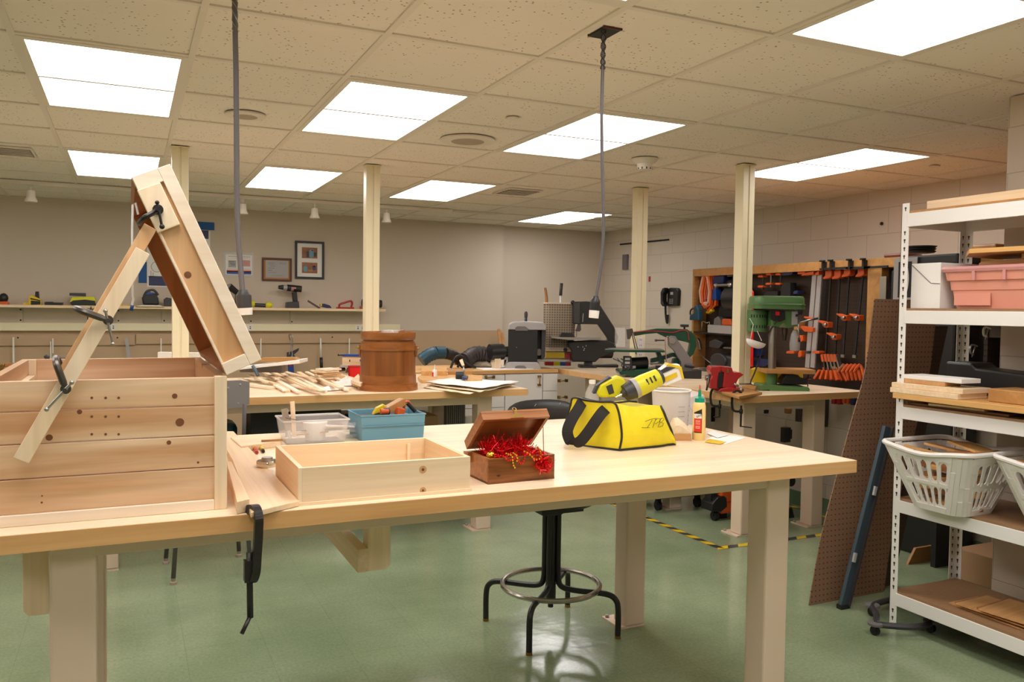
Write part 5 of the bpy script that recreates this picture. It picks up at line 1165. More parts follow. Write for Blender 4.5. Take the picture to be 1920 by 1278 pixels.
# things on the counter
def CT(u, v, y, z=.90): q = ay(u, v, y); return FR(u, v, (q.x, y, z))
q = ay(990, 692, 6.16); s = FR(993, 692, (q.x, 6.20, .90))
t = s.thing('planer', 'black and silver thickness planer with a crank on top, on the back counter', 'planer')
D0, D1 = -.02, .34
build('base', MB().prism(s.P([(952, 693), (956, 681), (962, 679), (1014, 679), (1019, 684), (1022, 693)]), D0-.02, D1, 'y'), 'lgrey', t, bev=.008)
build('base_grip', MB().prism(s.P([(972, 693), (973, 687), (978, 685.5), (989, 685.5), (993, 688), (994, 693)]), D0-.024, D0-.018, 'y'), 'grey', t)
build('front_panel', MB().prism(s.P([(959, 680), (959, 619), (1014, 619), (1014, 680)]), D0, D1, 'y'), 'black', t, bev=.003)
build('side_column', MB().prism(s.P([(1022, 676), (1022, 618), (1030, 618), (1029, 670)]), D0+.06, D1, 'y').prism(s.P([(1014, 676), (1014, 619), (1023, 619), (1023, 676)]), .16, D1, 'y'), 'dkgrey', t)
build('top_cover', MB().prism(s.P([(959, 619), (960, 609), (968, 605), (990, 603), (1024, 605), (1030, 611), (1030, 619)]), D0-.01, D1+.01, 'y'), 'lgrey', t, bev=.008)
build('top_grip', MB().prism(s.P([(972, 621), (972, 615), (976, 612.5), (990, 612.5), (995, 616), (996, 621)]), D0-.016, D0-.008, 'y'), 'grey', t, bev=.003)
k = build('crank', MB().cyl(s.p3(992, 604, .1), s.p3(992, 598, .1), .012, n=10), 'navy', t); build('crank_grip', MB().lathe([(.001, 0), (.010, 0), (.014, .02), (.015, .045), (.010, .062), (.001, .066)], c=s.p3(992, 599, .1), n=14), 'dkgrey', k)
build('side_disc', MB().lathe([(.001, -.02), (.028, -.02), (.03, 0), (.001, 0)], c=s.p3(1018, 662, .12), n=18, ax='y'), 'beige', t)
build('logo_dots', MB().rbox(s.p3(975, 652, D0-.001), (.004, .002, .008)), 'lgrey', t)
build('outfeed_table', MB().prism(s.P([(1014, 679), (1014, 675), (1076, 675), (1066, 679)]), .05, .3, 'y'), 'steel', t, bev=.002)
s = FR(1042, 690, (ay(1042, 690, 6.62).x, 6.55, .90))
t = s.thing('parts_organizer', 'stack of yellow, red and blue parts boxes under the tall beige hamper', 'organizer')
build('upper_row', MB().prism(s.P([(1016, 680), (1016, 665), (1050, 665), (1050, 680)]), -.1, .1, 'y', 0).prism(s.P([(1050, 680), (1050, 665), (1066, 665), (1066, 680)]), -.1, .1, 'y', 1), ['yellow', 'red'], t)
build('shelf_strip', MB().prism(s.P([(1014, 683), (1014, 680), (1068, 680), (1068, 683)]), -.1, .1, 'y'), 'lgrey', t)
m_ = MB()
for i, (u0, u1) in enumerate(((1030, 1036), (1036, 1042), (1042, 1052), (1052, 1062))): m_.prism(s.P([(u0, 690), (u0, 683), (u1, 683), (u1, 690)]), -.1, .1, 'y', i)
m_.prism(s.P([(1014, 690), (1014, 683), (1030, 683), (1030, 690)]), -.1, .1, 'y', 3)
build('lower_row', m_, ['yellow', 'lime', 'blue', 'red'], t)
t = s.thing('laundry_hamper', 'tall beige perforated hamper behind the black planer', 'hamper')
pts_b = s.P([(1012, 656), (1067, 656)]); pts_t = s.P([(1011, 576), (1071, 576)])
def hring(x0_, x1_, z, d, sh_=0): return [Vector((x, y, z)) for x, y in rrect(x0_, x1_, -d, d, .05, 4)]
build('basket', MB().loft([hring(pts_b[0][0], pts_b[1][0], pts_b[0][1], .11), hring(pts_t[0][0], pts_t[1][0], pts_t[0][1], .13)], 0, True), 'hamper', t)
build('rim', MB().loft([hring(pts_t[0][0]-.006, pts_t[1][0]+.006, pts_t[0][1], .136), hring(pts_t[0][0]-.006, pts_t[1][0]+.006, pts_t[0][1]+.012, .136)], 0), 'cream', t)
build('base_band', MB().loft([hring(pts_b[0][0]-.002, pts_b[1][0]+.002, pts_b[0][1]-.03, .112), hring(pts_b[0][0]-.002, pts_b[1][0]+.002, pts_b[0][1], .112)], 0), 'cream', t)
wsingle('round_knob', MB().sph(Vector(s.p)+Matrix.Rotation(-YAW, 3, 'Z')@Vector(s.p3(1051, 660, -.14)), .018), 'dkgrey', 'round dark knob in front of the hamper base', 'knob')
def pstick(name, pts, r, mm, label, cat, s=s): P = [Vector(s.p)+Matrix.Rotation(-YAW, 3, 'Z')@Vector(s.p3(*q)) for q in pts]; return wsingle(name, MB().tube(P, r, 8), mm, label, cat)
P = [Vector(s.p)+Matrix.Rotation(-YAW, 3, 'Z')@Vector(s.p3(*q)) for q in ((1042, 640, 0), (1042, 560, 0), (1043.5, 537, 0))]
wsingle('handled_rod', MB().cyl(P[0], P[1], .008, n=8).cyl(P[1], P[2], .014, n=10, m=1), ['white', 'dkgrey'], 'white rod with a dark grip standing in the hamper', 'rod')
pstick('wooden_rod', [(1018, 640, .0), (1016, 566, .0), (1013, 546, .0)], [.014, .014, .012], 'oakz', 'short brown wooden rod standing in the hamper', 'rod')
for i, (u0, u1) in enumerate(((935, 944), (941, 950))):
    A = ay(u0, 618 if i == 0 else 625, 8.75); B = ay(u1, 690, 8.3); B = B+(B-A)*(B.z-.02)/(A.z-B.z); wsingle('long_pole', MB().beam(A, B, .03, .03), 'oak', ['brown wooden pole leaning in the wall corner, left one', 'brown wooden pole leaning in the wall corner, right one'][i], 'pole')
# hoses
def hose(pts, r, mm, label, name='dust_hose', cat='hose', ribs=True, y=6.4):
    P = [ay(u, v, y+dy) for u, v, dy in pts]; lo = min(p.z for p in P)
    P = [Vector((p.x, p.y, max(p.z, .90+r*1.02))) for p in P]; S = smooth_path(P, 10)
    S2 = [S[0]]
    for q in S:
        if (q-S2[-1]).length > .011: S2.append(q)
    rr = [r*(1+.09*(i % 2)) if ribs else r for i in range(len(S2))]
    return wsingle(name, MB().tube(S2, rr, 16), mm, label, cat)
hose([(790, 676, 0), (804, 666, 0), (818, 661, 0)], .052, 'hoseb', 'blue ribbed end of the hose left of the tape roll', y=6.35)
hose([(817, 661, 0), (834, 661, 0)], .052, 'hoseb', 'smooth blue cuff of the dust hose on the back counter', ribs=False, y=6.35)
hose([(835, 662, 0), (850, 666, .03), (862, 676, .06)], .045, 'hosed', 'grey ribbed hose leaving the blue cuff', y=6.35)
hose([(868, 686, -.02), (874, 674, 0), (888, 664, .02), (905, 663, .02), (922, 668, 0)], .062, 'hosed', 'big arched black ribbed hose on the back counter', y=6.4)
hose([(918, 660, 0), (944, 659, 0)], .068, 'black', 'wide black hose fitting on a wood block', ribs=False, name='hose_fitting', y=6.3)
hose([(944, 659, 0), (958, 659, 0)], .045, 'black', 'short black pipe between the fitting and the planer', ribs=False, name='hose_fitting', y=6.3)
for i, (pp, l) in enumerate((([(845, 690, 0), (854, 670, 0), (866, 668, 0), (878, 680, .02), (884, 690, 0)], 'thin looping black cable between the hoses'), ([(858, 690, .05), (866, 674, .04), (880, 684, 0), (894, 690, 0)], 'lower thin black cable between the hoses'))):
    hose(pp, .010, 'black', l, 'cable', 'cable', False, 6.3)
a = ay(924, 693, 6.3); b = ay(936, 667, 6.3)
wsingle('post_block', MB().box(a.x, b.x, 6.26, 6.34, .90, b.z), 'pinez', 'upright pine block under the wide black hose fitting', 'wood block', bev=.002)
s = FR(905, 690, (ay(905, 690, 6.5).x, 6.5, .90))
rag2 = MB(); rr_ = []
for i in range(9):
    x = -.14+.035*i; hh_ = .06*math.sin(PI*(i+.5)/9)+.01*math.sin(i*3); rr_.append([Vector((x, -.08+.16*math.cos(a_)*.5, max(.001, hh_*(.5+.5*math.sin(a_))))) for a_ in [2*PI*k/10 for k in range(10)]])
rag2.loft(rr_, 0, True)
single('dust_bag', rag2, 'beige', 'crumpled grey-brown dust bag under the arched hose', 'dust bag', loc=s.p, rz=-YAW)
a = ay(893, 690, 6.3); wsingle('paper_liner', MB().box(a.x, 3.05, 6.12, 6.5, .9005, .904), 'paper', 'white paper lying on the counter in front of the planer', 'paper')
for (u0, u1, v0, v1, mm, l) in ((943, 1000, 667, 670, 'white', 'white shelf strip behind the planer'), (944, 960, 674, 685, 'red', 'dark red box behind the planer base'), (944, 962, 664, 669, 'pinklid', 'small pinkish object beside the planer')):
    a = ay(u0, v1, 6.62); b = ay(u1, v0, 6.62); wsingle({'white': 'shelf_strip', 'red': 'red_box', 'pinklid': 'pink_object'}[mm], MB().box(a.x, b.x, 6.6, 6.7, .90 if mm != 'pinklid' else a.z, b.z), mm, l, 'box')

# ================================================================== MACHINES ON THE FAR BENCH
s = FR(1110, 690, az(1112, 689, ZT)+Vector((.0, .1, 0)))
t = s.thing('band_saw', 'black bench band saw on the far workbench below the middle hanging cord', 'band saw')
build('foot', MB().prism(s.P([(1094, 692), (1094, 686), (1124, 687), (1126, 692)]), -.14, .1, 'y').prism(s.P([(1124, 691), (1124, 687), (1168, 685), (1168, 690)]), -.02, .12, 'y'), 'black', t, bev=.004)
build('pedestal', MB().prism(s.P([(1104, 688), (1105, 678), (1119, 678), (1119, 688)]), -.03, .05, 'y'), 'dkgrey', t)
build('lower_body', MB().prism(s.P([(1073, 643), (1117, 640), (1148, 640), (1162, 646), (1162, 660), (1132, 672), (1124, 680), (1082, 680), (1079, 672), (1080, 660), (1074, 652)]), -.06, .09, 'y'), 'black', t, bev=.008)
build('c_frame', MB().prism(s.P([(1081, 571), (1085, 568), (1106, 567), (1126, 570), (1132, 575), (1158, 614), (1166, 632), (1164, 646), (1146, 646), (1147, 636), (1128, 610), (1108, 610), (1082, 610)]), -.04, .07, 'y'), 'black', t, bev=.008)
build('upper_cover', MB().prism(s.P([(1083, 608), (1083, 572), (1094, 570), (1094, 609)]), -.055, -.03, 'y'), 'dkgrey', t, bev=.003)
build('tension_knob', MB().sph(s.p3(1081, 570, 0), .02), 'black', t)
build('blade_guide', MB().prism(s.P([(1089, 618), (1091, 610), (1096, 610), (1097, 621), (1094, 624), (1086, 623)]), -.02, .02, 'y').cyl(s.p3(1089, 622, 0), s.p3(1089, 634, 0), .0025, n=6), 'darksteel', t)
build('blade', MB().cyl(s.p3(1100, 590, -.045), s.p3(1099, 606, -.045), .004, n=6), 'lgrey', t)
build('table', MB().prism(s.P([(1041, 636), (1041, 634), (1132, 634), (1132, 638), (1072, 639)]), -.13, .12, 'y'), 'steel', t, bev=.001)
build('fence', MB().prism(s.P([(1056, 634), (1060, 626), (1080, 627), (1085, 634)]), -.10, .0, 'y').rbox(s.p3(1082, 634, -.11), (.012, .01, .012), m=1), ['black', 'red'], t, bev=.003)
for u, v in ((1091, 652), (1100, 652), (1103, 655), (1106, 650), (1102, 658)): build('bolt', MB().sph(s.p3(u, v, -.065), .006, n=8), 'lgrey', t)
build('motor', MB().cyl(s.p3(1122, 662, .02), s.p3(1156, 662, .06), .056, n=22).cyl(s.p3(1118, 662, .016), s.p3(1123, 662, .02), .04, n=18), 'hosed', t)

s = FR(1200, 706, az(1200, 706, ZT)+Vector((0, .02, 0)))
t = s.thing('scroll_saw', 'dark green scroll saw with a long arched arm on the far workbench', 'scroll saw')
build('base', MB().prism(s.P([(1160, 696), (1163, 693), (1200, 691), (1246, 688), (1246, 700), (1210, 703), (1180, 704), (1172, 701), (1163, 702)]), -.10, .14, 'y'), 'dkgreen', t, bev=.006)
build('table', MB().prism([(x, y) for x, y in [(s(1135, 0)[0], -.02), (s(1142, 0)[0], -.08), (s(1165, 0)[0], -.13), (s(1200, 0)[0], -.13), (s(1244, 0)[0], -.10), (s(1244, 0)[0], .12), (s(1170, 0)[0], .13), (s(1142, 0)[0], .06)]], s(0, 659)[1], s(0, 655)[1], 'z'), 'dkgreen', t, bev=.003)
build('table_plate', MB().prism([(x, y) for x, y in [(s(1139, 0)[0], -.02), (s(1145, 0)[0], -.075), (s(1166, 0)[0], -.12), (s(1200, 0)[0], -.12), (s(1242, 0)[0], -.095), (s(1242, 0)[0], .10), (s(1170, 0)[0], .12), (s(1144, 0)[0], .05)]], s(0, 655)[1], s(0, 653.6)[1], 'z'), 'steel', t)
build('upper_arm', MB().prism(s.P([(1190, 622), (1206, 620), (1232, 615.5), (1262, 615.5), (1288, 616), (1298, 622), (1305, 634), (1306, 648), (1301, 662), (1291, 672), (1285, 668), (1292, 656), (1294, 642), (1287, 640), (1268, 636), (1250, 632), (1232, 624), (1212, 626), (1190, 630)]), -.03, .03, 'y'), 'dkgreen', t, bev=.005)
build('lower_arm', MB().prism(s.P([(1291, 672), (1262, 668), (1240, 676), (1222, 680), (1222, 672), (1240, 668), (1262, 660), (1288, 664)]), -.02, .03, 'y').prism(s.P([(1232, 694), (1238, 676), (1230, 658), (1238, 658), (1247, 676), (1243, 694)]), -.03, .03, 'y').prism(s.P([(1262, 690), (1264, 672), (1276, 668), (1290, 672), (1296, 690)]), -.03, .05, 'y'), 'dkgreen', t, bev=.004)
build('red_air_line', MB().tube(smooth_path([s.p3(1188, 623, -.035), s.p3(1215, 620, -.035), s.p3(1240, 621, -.036), s.p3(1262, 622, -.036), s.p3(1276, 618, -.036), s.p3(1288, 620, -.036), s.p3(1291, 636, -.036)], 4), .003, 6), 'red', t)
build('tension_knob', MB().prism(s.P([(1277, 612), (1277, 607), (1291, 607), (1291, 612)]), -.025, .025, 'y').cyl(s.p3(1284, 617, 0), s.p3(1284, 611, 0), .008, n=8), 'black', t, bev=.003)
build('blade_holder', MB().prism(s.P([(1178, 636), (1176, 618), (1186, 616), (1188, 622), (1182, 636)]), -.02, .02, 'y').beam(s.p3(1184, 620, -.03), s.p3(1193, 664, -.05), .008, .006).beam(s.p3(1186, 620, -.03), s.p3(1196, 656, -.05), .005, .005), 'darksteel', t)
build('blade_guard', MB().box(s(1155, 0)[0], s(1172, 0)[0], -.04, -.038, s(0, 650)[1], s(0, 615)[1]).box(s(1155, 0)[0], s(1156, 0)[0], -.04, .03, s(0, 650)[1], s(0, 615)[1]), 'clear', t)
build('motor', MB().cyl(s.p3(1180, 682, .0), s.p3(1216, 680, .02), .045, n=20), 'black', t)
build('switch_box', MB().prism(s.P([(1168, 695), (1169, 667), (1183, 667), (1186, 695)]), -.09, -.04, 'y'), 'black', t, bev=.003)
m_ = MB()
for v in (670, 677, 684): m_.prism(s.P([(1171, v+4), (1171, v), (1180, v), (1180, v+4)]), -.092, -.09, 'y')
m_.prism(s.P([(1184, 694), (1184, 685), (1192, 685), (1192, 694)]), -.062, -.058, 'y')
build('labels', m_, 'lgrey', t)
w_ = MB(); rn = random.Random(6)
for k in range(5): w_.tube(smooth_path([s.p3(1150+rn.uniform(0, 40), 672, -.05), s.p3(1148+rn.uniform(0, 40), 684, -.09), s.p3(1156+rn.uniform(0, 40), 693, -.10), s.p3(1170+rn.uniform(0, 30), 690, -.06)], 4), .004, 5)
build('wires', w_, 'black', t)
s = FR(1262, 706, az(1262, 708, ZT))
t = s.thing('belt_sander', 'grey armed bench sander with a narrow pink belt, right of the scroll saw', 'sander')
build('arm', MB().prism(s.P([(1251, 631), (1256, 627), (1264, 628), (1270, 637), (1293, 668), (1299, 682), (1296, 694), (1276, 694), (1275, 676), (1262, 655), (1252, 645)]), -.02, .03, 'y'), 'grey', t, bev=.005)
build('pulley', MB().cyl(s.p3(1258, 636, -.03), s.p3(1258, 636, .03), .024, n=18), 'steel', t)
build('belt', MB().strap([s.p3(1249, 684, 0), s.p3(1246, 640, 0), s.p3(1246, 633, 0), s.p3(1250, 628, 0), s.p3(1254, 629, 0)], .025, .003), 'belt', t)
build('tracking_knob', MB().cyl(s.p3(1228, 636, -.01), s.p3(1244, 636, 0), .006, n=8).cyl(s.p3(1226, 636, -.01), s.p3(1230, 636, -.01), .009, n=8), 'darksteel', t)
build('table', MB().prism(s.P([(1220, 682), (1220, 680), (1270, 679), (1272, 684)]), -.06, .06, 'y'), 'steel', t)
build('base', MB().prism(s.P([(1230, 706), (1232, 684), (1268, 684), (1276, 694), (1312, 690), (1312, 706)]), -.06, .08, 'y').cyl(s.p3(1282, 682, -.03), s.p3(1300, 684, -.03), .012, n=10), 'black', t, bev=.004)

# ================================================================== DRILL PRESS BENCH
def W3(s, u, v, y=0.): return Vector(s.p)+Matrix.Rotation(s.rz, 3, 'Z')@Vector(s.p3(u, v, y))
b0 = [az(*q, ZT+.016) for q in ((1336, 729), (1372, 724), (1429, 735), (1386, 743))]
wsingle('vise_board', MB().prism([(p.x, p.y) for p in b0], ZT, ZT+.016, 'z'), 'oak', 'thin wooden board under the red vise', 'board', bev=.002)
s = FR(1360, 729, az(1362, 733, ZT+.016)+Vector((0, .02, 0)))
t = s.thing('bench_vise', 'red bench vise with anvil horn, clamped to the right workbench', 'vise')
build('base', MB().prism(s.P([(1344, 729), (1350, 724), (1362, 721), (1392, 723), (1392, 730), (1360, 730)]), -.05, .07, 'y'), 'red', t, bev=.004)
build('front_jaw', MB().prism(s.P([(1329, 690), (1331, 683), (1350, 682), (1350, 692), (1346, 694), (1344, 708), (1344, 725), (1330, 724), (1330, 707), (1334, 700)]), -.045, .06, 'y'), 'red', t, bev=.005)
build('rear_body', MB().prism(s.P([(1350, 682), (1370, 684), (1373, 693), (1384, 693), (1393, 697), (1383, 705), (1378, 716), (1380, 722), (1354, 722), (1356, 694), (1350, 692)]), -.04, .06, 'y'), 'red', t, bev=.005)
build('jaw_steel', MB().prism(s.P([(1334, 683), (1334, 681.5), (1369, 683.5), (1369, 685)]), -.035, .055, 'y').prism(s.P([(1360, 694), (1361, 686), (1364, 686), (1364, 694)]), -.046, -.04, 'y', 1), ['steel', 'brass'], t)
build('slide', MB().prism(s.P([(1344, 722), (1344, 694), (1357, 696), (1357, 722)]), -.02, .04, 'y'), 'black', t)
build('screw', MB().cyl(s.p3(1324, 705, 0), s.p3(1334, 705, 0), .017, n=12), 'steel', t); build('handle', MB().cyl(s.p3(1331, 698, -.02), s.p3(1323, 727, -.05), .006, n=8).cyl(s.p3(1384, 714, -.05), s.p3(1406, 714, -.05), .0045, n=8), 'darksteel', t)
build('anvil_cap', MB().prism(s.P([(1369, 694), (1369, 693), (1388, 694), (1388, 695.5)]), -.035, .05, 'y'), 'maroon', t)
build('lock_bolt', MB().cyl(s.p3(1374, 714, -.05), s.p3(1382, 719, -.05), .008, n=8).cyl(s.p3(1385, 723, -.05), s.p3(1391, 727, -.05), .010, n=8), 'steel', t)
def ccl(u, v0, vj, v1, y, label, w=18, bar=True):
    s = FR(u, v0, y); t = s.thing('c_clamp', label, 'clamp', 'black C-clamps on the vise bench')
    P = [s.p3(u+w*.9, v0+5, .0), s.p3(u+w*.5, v0, 0), s.p3(u+2, v0+3, 0), s.p3(u-1, v0+12, 0), s.p3(u-1, vj-12, 0), s.p3(u+3, vj-2, 0), s.p3(u+w*.95, vj-1, 0)]
    build('clamp_frame', MB().strap(smooth_path(P, 5), .016, .013, side=(0, 1, 0)), 'iron', t, bev=.002)
    build('screw', MB().cyl(s.p3(u+w*.9, vj-12, 0), s.p3(u+w*.9, v1, 0), .006, n=8).cyl(s.p3(u+w*.9, vj-5, 0), s.p3(u+w*.9, vj+3, 0), .011, n=8), 'iron', t)
    build('tommy_bar', MB().cyl(s.p3(u+w*.9, v1-1, 0), s.p3(u+w*.9+(22 if bar else -10), v1+(2 if bar else 0), .01), .0035, n=6), 'iron', t); return t
pb = az(1340, 735, ZT); ccl(1329, 725, 761, 781, Vector((3.275, 4.10, az(1329, 725, ZT).z+.03)), 'black C-clamp left of the red vise, gripping the bench side', bar=False)
ccl(1361, 726, 766, 794, Vector((3.275, 3.90, ZT+.03)), 'black C-clamp in front of the red vise, near the bench corner')
plank('wood_block', ((1391, 724), (1400, 720), (1419, 723), (1416, 728)), ZT+.028, .028, 'oak', 'small tan wood block right of the red vise')
s = FR(1480, 733, az(1480, 733, ZT)+Vector((-.01, .03, 0)))
t = s.thing('drill_press', 'green bench drill press on the right workbench', 'drill press')
build('base', MB().prism(s.P([(1433, 733), (1434, 723), (1438, 721), (1480, 724), (1522, 725), (1525, 728), (1525, 736), (1508, 736), (1504, 734), (1470, 733), (1464, 735), (1452, 734), (1449, 731)]), -.02, .15, 'y'), 'green', t, bev=.004)
build('base_slots', MB().prism(s.P([(1470, 723.4), (1470, 722.5), (1512, 724), (1512, 724.9)]), .02, .12, 'y'), 'dkgrey', t)
build('column', MB().cyl(s.p3(1463, 722, .09), s.p3(1463, 600, .09), .0255, n=24), 'steel', t)
build('column_collar', MB().cyl(s.p3(1463, 724, .09), s.p3(1463, 699, .09), .036, n=20), 'green', t)
build('table_board', MB().box(s(1444, 0)[0], s(1536, 0)[0], -.01, .19, s(0, 701)[1], s(0, 693)[1]), 'oak', t, bev=.003)
build('motor', MB().cyl(s.p3(1438, 624, .15), s.p3(1438, 582, .15), .064, n=28), 'green', t, bev=.003)
m_ = MB()
for v in (594, 614):
    for k in range(7):
        a = math.radians(-140+k*16); c_ = s.p3(1438, v, .15); m_.rbox((c_[0]+.064*math.cos(a), c_[1]+.064*math.sin(a), c_[2]), (.004, .007, .020), (0, 0, a))
build('motor_vents', m_, 'ink', t)
build('head', MB().prism(s.P([(1455, 582), (1503, 582), (1504, 612), (1483, 616), (1476, 606), (1470, 614), (1455, 612)]), .03, .18, 'y'), 'green', t, bev=.006)
build('switch_plate', MB().prism(s.P([(1452, 583), (1478, 583), (1479, 600), (1468, 604), (1452, 600)]), .015, .03, 'y'), 'black', t, bev=.002); build('red_switch', MB().prism(s.P([(1460, 592), (1460, 585), (1467, 585), (1467, 592)]), .006, .015, 'y'), 'brightred', t)
build('side_label', MB().prism(s.P([(1492, 610), (1492, 584), (1503, 584), (1503, 609)]), .026, .03, 'y'), 'lgrey', t)
bc = []
for z, g_ in ((580, 0), (571, 0), (570.5, -1.2), (560, -1.5), (556, -4)):
    x0_, x1_ = s(1420, 0)[0]-g_*s.s*0, s(1516, 0)[0]; i_ = (-g_)*s.s*.7; bc.append([Vector((x, y, s(0, z)[1])) for x, y in rrect(x0_+i_, x1_-i_, -.02+i_, .19-i_, .05, 5)])
build('belt_cover', MB().loft(bc, 0, True), 'green', t, bev=.002)
build('cover_seam', MB().loft([[Vector((x, y, s(0, z)[1])) for x, y in rrect(s(1419.3, 0)[0], s(1516.7, 0)[0], -.023, .193, .052, 5)] for z in (573, 571)]), 'green', t)
k = build('feed_hub', MB().cyl(s.p3(1503, 605, .06), s.p3(1510, 605, .05), .016, n=14), 'steel', t)
for a, b in (((1505, 606), (1506, 634)), ((1506, 605), (1533, 598)), ((1505, 604), (1501, 593))):
    h_ = build('feed_handle', MB().cyl(s.p3(*a, .04), s.p3(*b, .02), .005, n=8), 'steel', t); build('handle_knob', MB().cyl(s.p3(*b, .02), s.p3(b[0]+(b[0]-a[0])*.25, b[1]+(b[1]-a[1])*.25, .015), .008, n=10), 'black', h_)
build('quill', MB().cyl(s.p3(1488, 616, .12), s.p3(1488, 628, .12), .022, n=16).cyl(s.p3(1488, 628, .12), s.p3(1488, 640, .12), .016, .012, n=14), 'darksteel', t)
build('power_cord', MB().tube(smooth_path([s.p3(1464, 600, .01), s.p3(1452, 630, .08), s.p3(1444, 668, .12), s.p3(1434, 700, .12), s.p3(1424, 722, .10), s.p3(1432, 727, .06)], 6), .005, 6), 'black', t)
s2 = s
t = s.thing('machine_vise', 'dark drill press vise under the wooden table board', 'vise')
build('jaws', MB().prism(s.P([(1477, 722), (1478, 714), (1486, 703), (1508, 704), (1512, 708), (1527, 712), (1526, 722)]), .03, .13, 'y'), 'black', t, bev=.004); build('screw', MB().cyl(s.p3(1515, 712, .06), s.p3(1534, 710, .05), .006, n=8).cyl(s.p3(1529, 700, .05), s.p3(1528, 726, .05), .004, n=8), 'maroon', t)
single('yellow_case', MB().prism(s.P([(1436, 717), (1436, 698), (1444, 695), (1535, 698), (1536, 724), (1436, 724)]), .21, .26, 'y'), 'yellow', 'yellow plastic case standing behind the drill press base', 'case', loc=s.p, rz=s.rz, bev=.004)
q = W3(s, 1462, 690, .33); single('hold_down_tool', MB().rbox((0, 0, .006), (.10, .03, .014), (0, 0, .3)).cyl((-.01, 0, .01), (.03, .0, .022), .006, n=8), 'black', 'dark tool lying at the back of the drill press table', 'tool', loc=W3(s, 1457, 693, .15))
t = s.thing('dust_mask', 'white dust mask hanging by its straps beside the drill press motor', 'mask')
mk = []
for i in range(7):
    f = i/6; r = .055*math.cos(f*PI/2*.96)+.003; c_ = Vector(s.p3(1426, 641, .02))+Vector((0, 0, 0)); ex = Vector((.95, 0, -.28)); ey = Vector((0, 1, 0)); ez = Vector((-.28, 0, -.95))
    mk.append([c_+ex*(r*1.15*math.cos(a))+ey*(r*.6*math.sin(a))+ez*(.045*math.sin(f*PI/2)) for a in [2*PI*k/18 for k in range(18)]])
build('cup', MB().loft(mk, 0, True), 'paper', t)
build('strap', MB().tube([s.p3(1413, 640, 0), s.p3(1418, 610, 0), s.p3(1422, 596, .15)], .0018, 5).tube([s.p3(1436, 640, .02), s.p3(1433, 620, .1)], .0018, 5), 'paper', t)
# red long tool behind the post
p = ax(1413, 680, 4.42); a = ax(1414, 540, 4.42)
wsingle('red_level', MB().prism([(p.y-.025, p.z-.03), (p.y+.10, p.z-.03), (p.y+.10, a.z), (p.y+.02, a.z), (p.y-.012, a.z-.03)], 4.385, 4.40, 'x'), 'brightred', 'long red level hanging on the clamp closet behind the right post', 'level', bev=.01)

# under the far benches
q = az(1363, 985, 0)
t = thing('orange_cart', 'orange plastic cart on a black foot under the right workbench', 'cart', (3.62, 4.62, 0))
a = ay(1352, 925, 4.55)
qc = az(1352, 976, 0); build('tub', MB().box(qc.x, qc.x+.32, qc.y, qc.y+.12, .045, .42), 'cartorange', t, world=True, bev=.01); build('groove', MB().box(qc.x-.002, qc.x+.32, qc.y-.002, qc.y+.12, .12, .126), 'red', t, world=True)
build('tub_caster', MB().box(qc.x+.04, qc.x+.09, qc.y+.05, qc.y+.09, 0, .045), 'ink', t, world=True)
q = az(1340, 975, 0)
build('leg', MB().box(q.x-.04, q.x+.015, q.y, q.y+.06, .10, .55), 'black', t, world=True, bev=.004)
build('foot', MB().prism([(q.x-.05, .07), (q.x-.045, .12), (q.x-.0, .16), (q.x+.05, .17), (q.x+.075, .15), (q.x+.08, .09), (q.x+.03, .06)], q.y-.03, q.y+.09, 'y'), 'black', t, world=True, bev=.006)
build('caster', MB().lathe([(.001, -.015), (.03, -.015), (.03, .015), (.001, .015)], c=(q.x, q.y, .03), n=16, ax='x').box(q.x-.02, q.x+.02, q.y-.012, q.y+.012, .03, .07), 'ink', t, world=True)
t = thing('rolling_tool_chest', 'low dark rolling chest with a red stripe under the far workbench', 'tool chest', (3.55, 5.9, 0))
q1, q2 = az(1243, 960, 0), az(1307, 950, 0)
build('body', MB().box(q1.x-.10, q2.x+.12, q2.y-.1, q2.y+.3, .11, .42), 'black', t, world=True, bev=.005); build('red_stripe', MB().box(q1.x+.02, q2.x-.02, q2.y-.104, q2.y-.1, .125, .15), 'red', t, world=True)
for q in (q1+Vector((0, .06, 0)), q2+Vector((0, 0, 0))): build('caster', MB().lathe([(.001, -.012), (.035, -.012), (.035, .012), (.001, .012)], c=(q.x, q.y, .035), n=16, ax='x').box(q.x-.018, q.x+.018, q.y-.012, q.y+.012, .04, .12), 'ink', t, world=True)
q = az(1480, 972, 0)
t = thing('roller_stand', 'black pedestal stand with a round knob under the right workbench', 'stand', (q.x+.02, q.y+.06, 0))
build('upright', MB().box(-.02, .02, -.015, .015, .02, ay(1470, 840, q.y).z), 'black', t, bev=.003); build('sleeve', MB().box(-.045, .012, -.02, .02, ay(1470, 832, q.y).z, ay(1470, 804, q.y).z).box(.012, .025, -.02, .02, ay(1470, 826, q.y).z, ay(1470, 808, q.y).z), 'black', t, bev=.003)
build('foot', MB().prism([(-.05, 0), (.035, 0), (.012, .07), (-.03, .07)], -.05, .05, 'y'), 'black', t); build('knob', MB().lathe([(.001, -.015), (.035, -.015), (.035, .015), (.001, .015)], c=(.035, 0, ay(1490, 905, q.y).z), n=20, ax='y'), 'ink', t)

